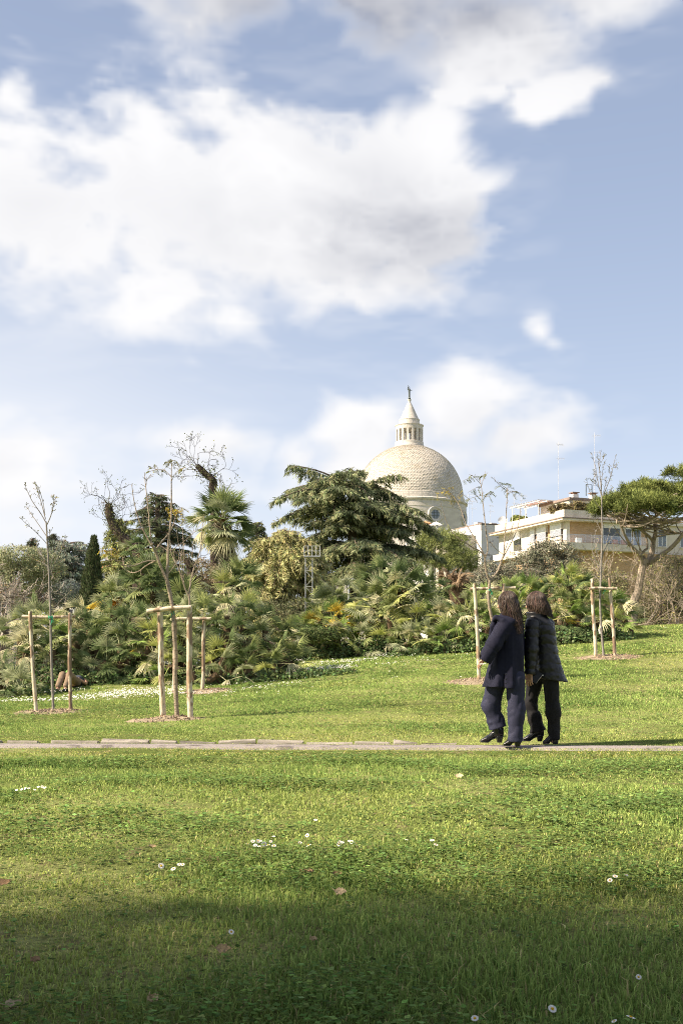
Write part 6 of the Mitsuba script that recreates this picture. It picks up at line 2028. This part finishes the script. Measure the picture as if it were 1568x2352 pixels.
def add_boot(key, heel, toe, sole_z, top, label=None):
    heel, toe, top = map(np.asarray, (heel, toe, top))
    fn = boot(heel, toe, sole_z, top, 1)
    lo = np.minimum(np.minimum(heel, toe), top) - .09
    hi = np.maximum(np.maximum(heel, toe), top) + .09
    lo[2], hi[2] = sole_z - .012, max(top[2], sole_z + .2) + .06
    part(key, 'boot', garment(fn, lo, hi, .0055, 'black_leather_material', 2), label)


FACE = unit(np.array([-.90, .42, -.05]))
FW = unit(np.array([-.87, .50, 0]))              # walking direction
LF = np.array([-FW[1] * -1, 0, 0]) * 0 + np.array([-FW[1], FW[0], 0])   # their left, towards the camera

# --- the woman in navy
Y1 = 12.10
wa = thing('person', 'woman in a long navy wool coat and navy trousers, long brown hair, walking left', 'person')
J = {'head': W_(612, 345, Y1 + .01), 'neck': W_(640, 465, Y1), 'neck2': (W_(640, 470, Y1), .058), 'chest': (W_(650, 600, Y1), .105), 'waist': (W_(655, 830, Y1), .100), 'hips': (W_(655, 1000, Y1), .095),
     'shoulder_l': (W_(572, 545, Y1 - .13), .056), 'elbow_l': (W_(490, 745, Y1 - .17), .042), 'wrist_l': (W_(400, 880, Y1 - .155), .026),
     'shoulder_r': (W_(705, 545, Y1 + .13), .056), 'elbow_r': (W_(715, 780, Y1 + .19), .042), 'wrist_r': (W_(650, 980, Y1 + .17), .026),
     'hip_l': (W_(690, 1080, Y1 - .06), .068), 'knee_l': (W_(702, 1400, Y1 - .07), .048), 'ankle_l': (W_(708, 1640, Y1 - .08), .024), 'toe_l': (W_(680, 1695, Y1 - .085), .014),
     'hip_r': (W_(570, 1080, Y1 + .08), .066), 'knee_r': (W_(458, 1335, Y1 + .11), .048), 'ankle_r': (W_(508, 1580, Y1 + .11), .024), 'toe_r': (W_(470, 1640, Y1 + .11), .014)}
hd = hand(J['wrist_l'][0], W_(308, 935, Y1 - .15) - W_(400, 880, Y1 - .155), np.array([.45, -.2, -1.0]), .07, [.55, .65, .75, .85], -1)
hd += hand(J['wrist_r'][0], np.array([-.3, .1, -1.0]), np.array([-.9, .3, 0]), .1, [.3, .35, .4, .45], 1)
woman(wa, J, FACE, hd)

S1l, E1l, C1l = W_(585, 560, Y1 - .12), W_(482, 735, Y1 - .17), W_(395, 888, Y1 - .16)
coat_z = [(1165, 575, 208, .185), (1080, 583, 190, .180), (960, 600, 172, .172), (840, 622, 152, .165), (720, 640, 132, .160), (620, 640, 124, .155), (540, 628, 118, .140), (490, 620, 100, .110), (455, 615, 76, .085), (430, 612, 60, .07)]
zs = np.array([W_(0, a[0], Y1)[2] for a in coat_z])
cx = np.array([W_(a[1], 0, Y1)[0] for a in coat_z])
kx = Y1 / FL / 4.266
rx = np.array([a[2] * kx for a in coat_z])
ry = np.array([a[3] for a in coat_z])


def coat_fn(p):
    body = loft_sdf(p, zs, cx, np.full(len(zs), Y1), rx, ry)
    th = np.arctan2(p[:, 1] - Y1, p[:, 0] - np.interp(p[:, 2], zs, cx))
    flare = np.clip((1.25 - p[:, 2]) / .6, 0, 1)
    body = body + .010 * flare * np.sin(th * 7 + 1.2 * meshkit.noise(p * [0, 0, 4] + 3) * 4) + fold(p, .010, 16, 4, 3)
    sl = chain_sdf(p, [S1l, E1l, C1l], [.086, .080, .080], .04) + fold(p, .006, 16, 9, 5)
    # cuff cut square and hollow
    ax = unit(C1l - E1l)
    cut = (p - C1l) @ ax - .022
    hollow = cone_sdf(p, C1l - ax * .05, C1l + ax * .05, .050, .056)
    sl = np.maximum(np.maximum(sl, cut), -hollow)
    seam = np.abs((p - C1l) @ ax + .135) - .004
    sl = sl + .005 * np.exp(-np.clip(seam, 0, 1) / .004)
    far = chain_sdf(p, [W_(700, 560, Y1 + .12), W_(718, 780, Y1 + .17), W_(660, 960, Y1 + .17)], [.085, .082, .070], .05)
    d = smin(smin(body, sl, .030), far, .04)
    # the hood lying open over the shoulders, and the lapel standing at the left
    hood = smin(ell_sdf(p, W_(585, 488, Y1 - .02), [.125, .135, .040], np.array(T().rotate([0, 1, 0], -8).matrix)[:3, :3]), ell_sdf(p, W_(640, 525, Y1 - .06), [.095, .11, .050]), .03)
    lap = chain_sdf(p, [W_(497, 478, Y1 - .06), W_(470, 560, Y1 - .09), W_(440, 690, Y1 - .05)], [.030, .026, .018], .02)
    hood = np.maximum(hood, -ell_sdf(p, W_(605, 430, Y1 - .0), [.095, .10, .06]))
    rim = chain_sdf(p, [W_(480, 500, Y1 - .10), W_(505, 472, Y1 - .135), W_(570, 512, Y1 - .165), W_(640, 545, Y1 - .150), W_(690, 520, Y1 - .05)], [.020, .022, .024, .024, .020], .02)
    d = smin(d, np.minimum(smin(hood, rim, .02), lap), .006)
    # side slit with its placket
    slit = np.maximum(np.maximum(np.abs(p[:, 0] - W_(560, 0, Y1)[0] - .02 * (p[:, 2] - .7)) - .004, p[:, 2] - W_(0, 985, Y1)[2]), p[:, 1] - Y1 + .08)
    d = np.maximum(d, -slit)
    plk = np.maximum(np.maximum(np.abs(p[:, 0] - W_(610, 0, Y1)[0]) - .046, p[:, 2] - W_(0, 640, Y1)[2]), p[:, 1] - Y1 + .05)
    d = d - .007 * (plk < 0)
    d = np.maximum(d, W_(0, 1166, Y1)[2] + .012 * np.sin(p[:, 0] * 9) - p[:, 2])
    return d


ct = part(wa, 'coat', garment(coat_fn, W_(330, 1185, Y1) - [0, .34, 0], W_(810, 405, Y1) + [0, .36, 0], .0088, 'navy_wool_material', 2))


def surf_y(fn, x, z, y0, y1, n=400):
    """The first y from the camera's side at which the solid fn is met on the line (x, *, z)."""
    ys = np.linspace(y0, y1, n)
    d = fn(np.stack([np.full(n, x), ys, np.full(n, z)], 1))
    k_ = np.argmax(d < 0)
    return ys[k_] if d[k_] < 0 else None


for zy in (1030, 1073, 1116, 1152):
    c = W_(577 - (zy - 1030) * .03, zy, Y1)
    y = surf_y(coat_fn, c[0], c[2], Y1 - .4, Y1 + .1)
    if y is not None:
        v, f = lathe([(.001, .004), (.006, .0045), (.0095, .003), (.010, 0), (.001, -.002)], 14)
        R = np.array(T().rotate([1, 0, 0], 90).matrix)[:3, :3]
        part(ct, 'button', simple((v @ R.T + [c[0], y, c[2]], f), 'button_material', 40))
# trousers
kxz = kx
def trouser(hip, knee, hem, rh, rk, re, wr=1.0, seed=0, back=None):
    def fn(p):
        d = chain_sdf(p, [hip, knee, hem], [rh, rk, re], .06)
        ax = unit(hem - knee)
        q = p @ np.array([[1, 0, .45], [0, 1, .3], [-.35, 0, 1]])
        d = d + fold(p, .008 * wr, 12, 5, seed) + .016 * wr * (1 - np.abs(2 * meshkit.noise(q * [11, 11, 6] + seed * 5.1, seed) - 1)) ** 3 * np.clip(((p - hip) @ ax) / .25, .25, 1) * np.clip(-((p - hem) @ ax) / .06, .15, 1) + .005 * wr * np.sin((p - hip) @ ax * 34 + 5 * meshkit.noise(p * 9, seed)) * np.clip(((p - knee) @ ax + .05) / .2, 0, 1)
        d = np.maximum(d, (p - hem) @ ax)
        inn = cone_sdf(p, hem - ax * .08, hem + ax * .04, re * .62, re * .70)
        return np.maximum(d, -inn)
    return fn


tl = trouser(W_(690, 1080, Y1 - .06), W_(702, 1400, Y1 - .07), W_(688, 1700, Y1 - .08), .110, .092, .082, .6, 3)
tr = trouser(W_(510, 1100, Y1 + .07), W_(455, 1330, Y1 + .11), W_(522, 1560, Y1 + .11), .112, .098, .102, .9, 4)


def waist_fn(p):
    return np.minimum(smin(tl(p), ell_sdf(p, W_(640, 1040, Y1), [.15, .14, .10]), .03), tr(p))


part(wa, 'trousers', garment(waist_fn, W_(330, 1735, Y1) - [0, .26, 0], W_(830, 1000, Y1) + [0, .32, 0], .009, 'navy_trouser_material', 2))
G1 = ground_at(W_(690, 1740, Y1)[0], Y1)
add_boot(wa, W_(722, 1740, Y1 - .08), W_(575, 1740, Y1 - .08) + [0, -.02, 0], .016, W_(708, 1640, Y1 - .08))
add_boot(wa, W_(545, 1695, Y1 + .11), W_(352, 1695, Y1 + .11), .040, W_(508, 1560, Y1 + .11))
ph = W_(374, 930, Y1 - .17)
t = thing('white_card', 'small white folded paper held in the hand of the woman in navy', 'paper')
part(t, 'sheet', sp(box(ph, [.085, .055, .010], np.array(T().rotate([0, 1, 0], 4).rotate([0, 0, 1], 12).matrix)[:3, :3]), 'paper_material'))


hb1 = W_(612, 335, Y1)


def hair_vol1(p):
    d = ell_sdf(p, hb1 + [.008, .0, .012], [.108, .106, .118])
    d = smin(d, chain_sdf(p, [hb1 + [.03, -.005, -.04], W_(668, 470, Y1 - .03), W_(712, 580, Y1 - .05)], [.100, .082, .046], .05), .05)
    d = smin(d, chain_sdf(p, [hb1 + [-.01, -.02, -.02], W_(590, 420, Y1 - .06)], [.070, .036], .04), .04)
    face = ell_sdf(p, hb1 + FACE * .105 + [0, 0, -.03], [.062, .062, .085])
    d = np.maximum(d, -face)
    return d + .006 * (meshkit.fbm(p * [70, 70, 12], 3, 4) - .5) * 2


HAIRC = [.050, .034, .026]
v, f = surface_nets(hair_vol1, hb1 + [-.16, -.17, -.34], hb1 + [.21, .16, .15], .0075)
part(wa, 'hair_mass', mikit.ply((v, f), 'hair_material', smooth=True, color=np.clip(np.array(HAIRC) * (.5 + 1.0 * meshkit.fbm(v * [60, 60, 6], 3, 2)[:, None]), 0, 1)))


def ends1(a, d, r):
    if d[0] < -.25 and d[1] < .2 and r.random() < .75:                        # the side towards the camera, in front of the shoulder
        return W_(585 + 40 * r.random(), 500 - 80 * r.random(), Y1 - .09 - .02 * r.random())
    return W_(672 + 88 * r.random() ** .8, 640 - 150 * r.random() ** 2.0, Y1 - .05 + .09 * d[1] + r.normal(0, .012)) + [.012 * d[0], 0, 0]


hair_strands(wa, 1200, hb1 + [.008, 0, .012], np.array([.108, .107, .119]), FACE, ends1, 5, HAIRC)

# --- the woman in black
Y2 = 12.38
wb = thing('person', 'woman in a black quilted jacket and black trousers, shoulder-length brown hair, walking left', 'person')
J = {'head': W_(890, 345, Y2 + .01), 'neck': W_(915, 455, Y2), 'neck2': (W_(915, 460, Y2), .056), 'chest': (W_(945, 600, Y2), .100), 'waist': (W_(965, 780, Y2), .095), 'hips': (W_(985, 990, Y2), .090),
     'shoulder_l': (W_(862, 540, Y2 - .12), .050), 'elbow_l': (W_(850, 790, Y2 - .16), .038), 'wrist_l': (W_(838, 1020, Y2 - .17), .025),
     'shoulder_r': (W_(1010, 540, Y2 + .13), .050), 'elbow_r': (W_(1040, 790, Y2 + .18), .038), 'wrist_r': (W_(985, 1000, Y2 + .19), .025),
     'hip_l': (W_(1034, 1070, Y2 - .05), .060), 'knee_l': (W_(1062, 1390, Y2 - .06), .046), 'ankle_l': (W_(1076, 1640, Y2 - .07), .023), 'toe_l': (W_(1050, 1695, Y2 - .07), .013),
     'hip_r': (W_(905, 1070, Y2 + .07), .060), 'knee_r': (W_(847, 1312, Y2 + .11), .044), 'ankle_r': (W_(912, 1585, Y2 + .11), .023), 'toe_r': (W_(885, 1640, Y2 + .11), .013)}
hd = hand(J['wrist_l'][0], W_(828, 1090, Y2 - .16) - W_(838, 1020, Y2 - .17), np.array([.55, .75, -.1]), .10, [.22, .28, .32, .38], -1)
hd += hand(J['wrist_r'][0], np.array([-.3, .1, -1.0]), np.array([-.9, .3, 0]), .1, [.3, .35, .4, .45], 1)
woman(wb, J, FACE, hd)
jz = [(1098, 1042, 150, .170), (1060, 1030, 142, .168), (960, 1010, 128, .162), (850, 995, 112, .150), (765, 985, 106, .140), (680, 978, 106, .142), (590, 965, 108, .145), (530, 950, 100, .130), (490, 935, 84, .105), (455, 920, 66, .085), (428, 912, 56, .07)]
zs2 = np.array([W_(0, a[0], Y2)[2] for a in jz])
k2 = Y2 / FL / 4.266
cx2 = np.array([W_(a[1], 0, Y2)[0] for a in jz])
rx2 = np.array([a[2] * k2 for a in jz])
ry2 = np.array([a[3] for a in jz])
SL2 = [W_(858, 540, Y2 - .12), W_(850, 790, Y2 - .16), W_(836, 1022, Y2 - .17)]


def quilt(t, n, amp):
    return amp * (np.abs(np.sin(t * PI * n)) ** .40)


def jacket_fn(p):
    z = p[:, 2]
    cxx = np.interp(z, zs2, cx2)
    th = np.arctan2(p[:, 1] - Y2, p[:, 0] - cxx)
    body = loft_sdf(p, zs2, cx2, np.full(len(zs2), Y2), rx2, ry2)
    tz = (W_(0, 470, Y2)[2] - z + .012 * np.sin(th * 3)) / .105
    body = body - quilt(tz, 1, .0085) - .006 * np.abs(np.sin(th * 2.5 + .4)) ** .35 * np.clip((1.02 - z) / .1, .35, 1) + fold(p, .0085, 26, 26, 8)
    ax = unit(SL2[2] - SL2[0])
    sl = chain_sdf(p, SL2, [.074, .068, .054], .04) - quilt(((p - SL2[0]) @ ax + .02) / .088, 1, .009) + fold(p, .0075, 34, 30, 9)
    sl = np.maximum(sl, (p - SL2[2]) @ ax - .018)
    sl = np.maximum(sl, -cone_sdf(p, SL2[2] - ax * .03, SL2[2] + ax * .04, .034, .040))
    far = chain_sdf(p, [W_(1015, 545, Y2 + .12), W_(1040, 780, Y2 + .17), W_(990, 980, Y2 + .18)], [.072, .066, .052], .04)
    d = smin(smin(body, sl, .014), far, .02)
    col = np.maximum(loft_sdf(p, np.array([W_(0, 500, Y2)[2], W_(0, 470, Y2)[2], W_(0, 425, Y2)[2]]), np.array([W_(905, 0, Y2)[0], W_(893, 0, Y2)[0], W_(885, 0, Y2)[0]]), np.full(3, Y2 - .005), np.array([.105, .098, .096]), np.array([.115, .105, .10])), -ell_sdf(p, W_(890, 405, Y2), [.075, .078, .085]))
    d = smin(d, col - quilt((W_(0, 500, Y2)[2] - z) / .05, 1, .004), .010)
    hem = W_(0, 1092, Y2)[2] + .020 * (p[:, 0] - W_(1042, 0, Y2)[0]) / -.15
    return np.maximum(d, hem - z)


jk = part(wb, 'jacket', garment(jacket_fn, W_(740, 1130, Y2) - [0, .32, 0], W_(1235, 395, Y2) + [0, .34, 0], .0078, 'black_nylon_material', 1))
tl2 = trouser(W_(1035, 1060, Y2 - .05), W_(1062, 1390, Y2 - .06), W_(1075, 1678, Y2 - .07), .092, .080, .066, .6, 6)
tr2 = trouser(W_(885, 1080, Y2 + .07), W_(845, 1310, Y2 + .11), W_(912, 1592, Y2 + .11), .100, .066, .092, .8, 7)
part(wb, 'trousers', garment(lambda p: np.minimum(smin(tl2(p), ell_sdf(p, W_(985, 1020, Y2), [.15, .14, .10]), .03), tr2(p)), W_(740, 1720, Y2) - [0, .26, 0], W_(1200, 980, Y2) + [0, .32, 0], .009, 'black_cloth_material', 2))
add_boot(wb, W_(1092, 1733, Y2 - .07), W_(964, 1733, Y2 - .07), .016, W_(1076, 1640, Y2 - .07))
add_boot(wb, W_(940, 1693, Y2 + .11), W_(765, 1693, Y2 + .11), .034, W_(912, 1580, Y2 + .11))
t = thing('clutch_purse', 'black leather clutch purse in the hand of the woman in black', 'purse')
pc = W_(888, 1050, Y2 - .145)
Rq = np.array(T().rotate([0, 1, 0], 38).rotate([0, 0, 1], -14).matrix)[:3, :3].T
pm = m3.Manifold.cube((.105, .020, .13), True).refine_to_length(.02)
v = pm.to_mesh()
part(t, 'wallet', mikit.ply(trimesh.Trimesh(v.vert_properties[:, :3] @ Rq + pc, v.tri_verts), 'black_leather_material', smooth=30))
part(t, 'zip', MB().add(*tube([pc + np.array([.054, -.004, .06]) @ Rq, pc + np.array([.054, -.004, -.06]) @ Rq], .0035, 5)).add(*box(pc + np.array([.060, -.004, .055]) @ Rq, [.012, .006, .012])).ply('zip_material', color=False))
hb2 = W_(893, 335, Y2)


def hair_vol2(p):
    d = ell_sdf(p, hb2 + [.008, .0, .012], [.112, .108, .118])
    d = smin(d, ell_sdf(p, hb2 + [.035, -.01, -.07], [.112, .112, .080]), .05)
    d = smin(d, cone_sdf(p, hb2 + [.085, -.02, -.04], W_(1003, 425, Y2 - .02), .05, .022), .03)
    face = ell_sdf(p, hb2 + FACE * .112 + [0, 0, -.035], [.058, .058, .085])
    d = np.maximum(d, -face)
    return d + .006 * (meshkit.fbm(p * [70, 70, 14], 3, 6) - .5) * 2


HAIRC2 = [.060, .040, .031]
v, f = surface_nets(hair_vol2, hb2 + [-.16, -.16, -.20], hb2 + [.21, .16, .15], .0075)
part(wb, 'hair_mass', mikit.ply((v, f), 'hair_material', smooth=True, color=np.clip(np.array(HAIRC2) * (.5 + 1.0 * meshkit.fbm(v * [60, 60, 6], 3, 2)[:, None]), 0, 1)))


def ends2(a, d, r):
    u = r.random()
    back = np.clip(d[0], 0, 1)
    return hb2 + [.008, 0, .012] + d * [.112, .110, 0] * r.uniform(.92, 1.12) + np.array([.03 + .045 * back * u, -.006, -.115 - .055 * u * (.4 + back) + .03 * (d[0] < -.5)])


hair_strands(wb, 1100, hb2 + [.008, 0, .012], np.array([.113, .110, .119]), FACE, ends2, 8, HAIRC2)

# --- the person lying on the grass on the left, knees up
lp = thing('person', 'person in brown trousers lying back on the grass with bent knees at the left', 'person')
Yk = 25.6
q0 = at(143, 1561, Yk)
g0 = ground_at(q0[0], Yk)
K = lambda x, y, z: np.array([q0[0] + x, Yk + y, ground_at(q0[0] + x, Yk + y) + z])
legs = []
for s_ in (-1, 1):
    legs.append([K(.02 + s_ * .08, 1.0, .14), K(.0 + s_ * .085, .36, .36), K(-.01 + s_ * .09, .02, .09)])
P = head(K(.02, 1.9, .13), unit(np.array([0, -.35, 1.0])))
P += bone([(K(.02, 1.75, .12), .055), (K(.02, 1.55, .12), .11), (K(.02, 1.25, .12), .10), (K(.02, 1.02, .13), .11)])
for s_, L_ in zip((-1, 1), legs):
    P += bone([(K(.02, 1.02, .13), .10), (L_[0], .075), (L_[1], .055), (L_[2], .038), (L_[2] + [0, -.14, -.045], .030)])
    P += bone([(K(.02, 1.55, .12), .10), (K(.02 + s_ * .18, 1.55, .11), .052), (K(.02 + s_ * .22, 1.3, .07), .040), (K(.02 + s_ * .10, 1.10, .20), .028)])
hh = hand(K(.02 - .10, 1.10, .20), np.array([.7, -.4, .1]), np.array([0, 0, -1.0]), .1, [.2, .2, .25, .3], 1) + hand(K(.02 + .10, 1.10, .20), np.array([-.7, -.4, .1]), np.array([0, 0, -1.0]), .1, [.2, .2, .25, .3], -1)
bm = solid_to_mesh(m3.Manifold.batch_boolean(P + hh, m3.OpType.Add), .02, 5)
part(lp, 'body', mikit.ply(bm, 'skin_material', smooth=60))
principled('brown_cloth_material', rgb([.21, .155, .105]), .85, .2)
principled('dark_shirt_material', rgb([.06, .07, .09]), .85, .2)


def lie_fn(p):
    d = None
    for L_ in legs:
        e = chain_sdf(p, [K(.02, 1.05, .13), L_[0], L_[1], L_[2] + [0, 0, .05]], [.115, .092, .076, .066], .04) + fold(p, .01, 18, 12, 3)
        d = e if d is None else smin(d, e, .02)
    return d


part(lp, 'trousers', garment(lie_fn, K(-.4, -.15, -.05), K(.45, 1.25, .75), .016, 'brown_cloth_material', 2))
part(lp, 'shirt', garment(lambda p: chain_sdf(p, [K(.02, 1.70, .12), K(.02, 1.5, .12), K(.02, 1.05, .13)], [.09, .135, .125], .04), K(-.3, .75, -.1), K(.6, 1.95, .5), .02, 'dark_shirt_material', 2))
for L_ in legs:
    part(lp, 'shoe', garment(lambda p, L_=L_: np.maximum(chain_sdf(p, [L_[2] + [0, .03, -.05], L_[2] + [0, -.17, -.055]], [.050, .042], .02), -p[:, 2] + L_[2][2] - .095), L_[2] - [.12, .3, .14], L_[2] + [.12, .14, .06], .012, 'black_leather_material', 1))


# ------------------------------------------------------------------ near lawn: daisies, fallen leaves
principled('petal_material', rgb([.80, .80, .78]), .7, .2)
principled('yolk_material', rgb([.70, .42, .03]), .7, .2)
rd = np.random.default_rng(101)
v1, f1 = [], []
n_ = 0
for i_ in range(16):
    a = i_ * 2 * PI / 16
    w = .0028
    d_, s_ = np.array([math.cos(a), math.sin(a), 0]), np.array([-math.sin(a), math.cos(a), 0])
    q = [d_ * .003, d_ * .009 + s_ * w + [0, 0, .0012], d_ * .0125 + s_ * w * .5 + [0, 0, .0008], d_ * .0125 - s_ * w * .5 + [0, 0, .0008], d_ * .009 - s_ * w + [0, 0, .0012]]
    v1 += q
    f1 += [[n_, n_ + 1, n_ + 4], [n_ + 1, n_ + 2, n_ + 3], [n_ + 1, n_ + 3, n_ + 4]]
    n_ += 5
DAISY_P = mikit.ply((np.array(v1), np.array(f1)), 'petal_material')
vv, ff = lathe([(.0045, .001), (.0035, .0032), (.0001, .0042)], 10)
DAISY_C = simple((vv, ff), 'yolk_material', True)
vv, ff = tube([[0, 0, -.06], [.004, .002, -.03], [0, 0, 0]], .0012, 5)
DAISY_S = mikit.ply((vv, ff), 'stem_material')
principled('stem_material', rgb([.12, .20, .06]), .6, .3)


def ground_hit(u, v):
    """Where the sight line through column u, row v meets the near lawn."""
    Y = .9 * FL / (v - HV)
    for _ in range(6):
        x = (u - CU) / FL * Y
        Y = (EYE - ground_at(x, Y) - .055) * FL / (v - HV)
    return (u - CU) / FL * Y, Y


ORD = ('leftmost second third fourth fifth sixth seventh eighth ninth tenth eleventh twelfth thirteenth').split()


def daisies(pix, label, group):
    for q, (u, v) in enumerate(sorted(pix)):
        x, y = ground_hit(u, v)
        t = thing('daisy', 'white daisy, ' + (ORD[q] if q == 0 else 'last on the right' if q == len(pix) - 1 else ORD[q] + ' from the left') + ', in ' + label, 'daisy', group)
        M = T().translate([x, y, ground_at(x, y) + .055 + rd.normal(0, .006)]).rotate([rd.normal(), rd.normal(), 0], float(rd.normal(0, 18))).rotate([1, 0, 0], 22).scale(float(rd.uniform(.6, .9)))
        part(t, 'petals', {**DAISY_P, 'to_world': M})
        part(t, 'centre', {**DAISY_C, 'to_world': M})
        part(t, 'stem', {**DAISY_S, 'to_world': M})


zz = lambda zx, zy: ((600 + zx * 700 / 1568) / 1.22449, (2050 + zy * 700 / 1568) / 1.22449)
daisies([zz(*q) for q in ((216, 720), (247, 712), (250, 700), (262, 718), (283, 712), (296, 718), (318, 716), (345, 718), (362, 722), (381, 731), (264, 734), (380, 676), (288, 728))], 'the largest near cluster', 'daisies of the largest near cluster')
daisies([zz(*q) for q in ((545, 714), (601, 732), (590, 675), (694, 730), (790, 722), (795, 714), (812, 706), (855, 702), (869, 710), (895, 722), (643, 580))], 'the looser row beside the largest cluster', 'daisies of the looser row')
daisies([zz(*q) for q in ((1377, 693), (1400, 723), (1216, 703), (1248, 498))], 'the few standing apart right of centre', 'daisies standing apart')
daisies([(1400, 2017), (1412, 2013), (1437, 2009)], 'the trio low on the right', 'daisies of the trio on the right')
daisies([(1466, 2238), (531, 2132), (1410, 2340), (1448, 2340), (1090, 2342), (1268, 2312)], 'the shaded strip at the bottom', 'daisies in the shade at the bottom')
daisies([(38, 1815), (50, 1812), (58, 1810), (66, 1812), (80, 1811), (88, 1809), (97, 1808), (103, 1812)], 'the row near the left edge', 'daisies near the left edge')
daisies([(370, 1990), (398, 1994), (412, 1990), (420, 1988)], 'the sparse row left of the middle', 'daisies of the sparse left row')

LEAFC = {'tan': [.36, .27, .15], 'rust': [.25, .16, .085], 'pale': [.42, .33, .21]}
for nm, c in LEAFC.items():
    principled(nm + '_leaf_material', rgb(c), .7, .25)


def dry_leaf(u, v, L, tone, label, seed):
    r = np.random.default_rng(seed)
    x, y = ground_hit(u, v)
    n = 9
    tt = np.linspace(0, 1, n)
    w = np.sin(tt ** .8 * PI) * .30 * L * (1 + .18 * np.sin(tt * 21 + seed)) + .002
    cu = .35 * L * (tt - .5) ** 2
    V, F = [], []
    for i_, a in enumerate(tt):
        V += [[a * L - L / 2, -w[i_], cu[i_] + .16 * w[i_] + .004 * math.sin(a * 17)], [a * L - L / 2, 0, cu[i_] - .003], [a * L - L / 2, w[i_], cu[i_] + .22 * w[i_]]]
    V = np.array(V)
    for i_ in range(n - 1):
        for k_ in (0, 1):
            a = i_ * 3 + k_
            F.append([a, a + 3, a + 4, a + 1])
    V2 = np.vstack([V, V - [0, 0, .0012]])
    F2 = F + [[q[3] + 3 * n, q[2] + 3 * n, q[1] + 3 * n, q[0] + 3 * n] for q in F]
    t = thing('dry_leaf', label, 'leaf')
    M = T().translate([x, y, ground_at(x, y) + .030]).rotate([0, 0, 1], float(r.uniform(-60, 60))).rotate([1, 0, 0], float(r.uniform(15, 40)))
    part(t, 'blade', {**mikit.ply((V2, np.array(F2)), tone + '_leaf_material', smooth=True), 'to_world': M})
    sv, sf = tube([[-L / 2, 0, .09 * L], [-L / 2 - .25 * L, .01, .12 * L]], .0014, 4)
    part(t, 'stalk', {**mikit.ply((sv, sf), tone + '_leaf_material'), 'to_world': M})


for q, (u, v, L, tone, lab) in enumerate(((513, 2161, .085, 'tan', 'tan dry leaf lying in the shade left of the centre'), (82, 2184, .06, 'rust', 'small rusty dry leaf in the shade at the left'), (353, 2272, .075, 'tan', 'tan dry leaf low in the dark strip at the bottom left'),
                                          (30, 2285, .085, 'pale', 'pale dry leaf at the bottom left corner'), (247, 2340, .06, 'rust', 'dull dry leaf at the very bottom on the left'), (708, 1988, .085, 'rust', 'reddish dry leaf at the middle of the lawn'),
                                          (775, 1993, .07, 'rust', 'small reddish dry leaf just right of the other reddish one'), (782, 2033, .085, 'pale', 'pale dry leaf below the two reddish ones'), (6, 2013, .12, 'rust', 'dark brown dry leaf at the left edge of the lawn'),
                                          (350, 1932, .075, 'tan', 'tan dry leaf left of the largest daisy cluster'), (720, 2139, .05, 'tan', 'tiny tan leaf at the edge of the shade, centre'), (1055, 1775, .12, 'pale', 'pale curled leaf on the dry strip below the path'))):
    dry_leaf(u, v, L * .58, tone, lab, q + 1)

# ------------------------------------------------------------------ unseen park tree shading the near lawn; added overhead canopy cuts the sky light
r = np.random.default_rng(111)
for q, (x, y, blobs, lab) in enumerate(((-10.3, -2.55, [(dx, dy, z, 2.7, 3.5, 2.2) for (dx, dy, z) in ((-4.4, -.6, 9.6), (-2.2, 0, 8.2), (0, -.1, 6.6), (0, -.4, 9.6), (2.2, .3, 5.4), (2.2, -.3, 8.0), (4.2, .5, 4.6), (4.2, 0, 6.6), (-3.3, -.8, 11.2), (-1.2, -.5, 10.8))], 'broad evergreen tree left of the photographer, shading the near lawn'),
                                       (-.5, -6.6, [(0, 0, 7.4, 3.4, 3.2, 2.0), (3.0, 1.2, 7.0, 3.2, 3.2, 1.8), (-3.4, 1.8, 7.0, 3.2, 3.4, 1.8), (.4, 4.0, 7.4, 3.6, 3.0, 1.5), (-5.5, 4.4, 7.6, 2.4, 2.4, 1.5), (0, 7.4, 6.9, 3.2, 2.6, 1.2), (3.6, 6.8, 6.9, 3, 2.6, 1.2), (-2.5, 6.4, 7.6, 2.6, 2.2, 1.2), (6.5, 4.5, 6.6, 3, 3, 1.4)], 'added unseen evergreen canopy over and behind the photographer'))):
    t = thing('evergreen_oak', lab, 'tree')
    b = np.array([x, y, ground_at(x, y) - .05])
    tk = MB()
    B = []
    for (dx, dy, z, a, bb, c_) in blobs:
        c = np.array([x + dx, y + dy, z])
        B.append((c, np.array([a, bb, c_])))
        tk.add(*tube(spline([b, b * .5 + c * .5 * np.array([1, 1, .8]), c], 5), np.linspace(.26, .05, 11), 8, False))
        for _ in range(10):
            e = c + rand_unit(r, 1)[0] * B[-1][1] * .85
            tk.add(*tube(spline([c - [0, 0, .8], (c + e) / 2 + r.normal(0, .2, 3), e], 3), np.linspace(.06, .012, 7), 4, False))
    part(t, 'trunk', tk.ply('bark_material', color=False))
    fo = MB()
    foliage_blobs(r, fo, B, 42000 if q == 0 else 34000, .28, .6, ([.05, .07, .03], [.08, .105, .045]), seed=90 + q, hollow=.15, noise_f=.8, thr=.30)
    if q == 0:                                          # thin outer sprays: a ragged, half-lit edge of shade
        foliage_blobs(r, fo, [(np.array([-9.6, 1.25, 7.4]), np.array([6.5, 1.5, 3.4]))], 3600, .14, .6, ([.05, .07, .03], [.08, .105, .045]), seed=97, hollow=.0, noise_f=2.2, thr=.44)
    part(t, 'crown', fo.ply('leaf_material'))
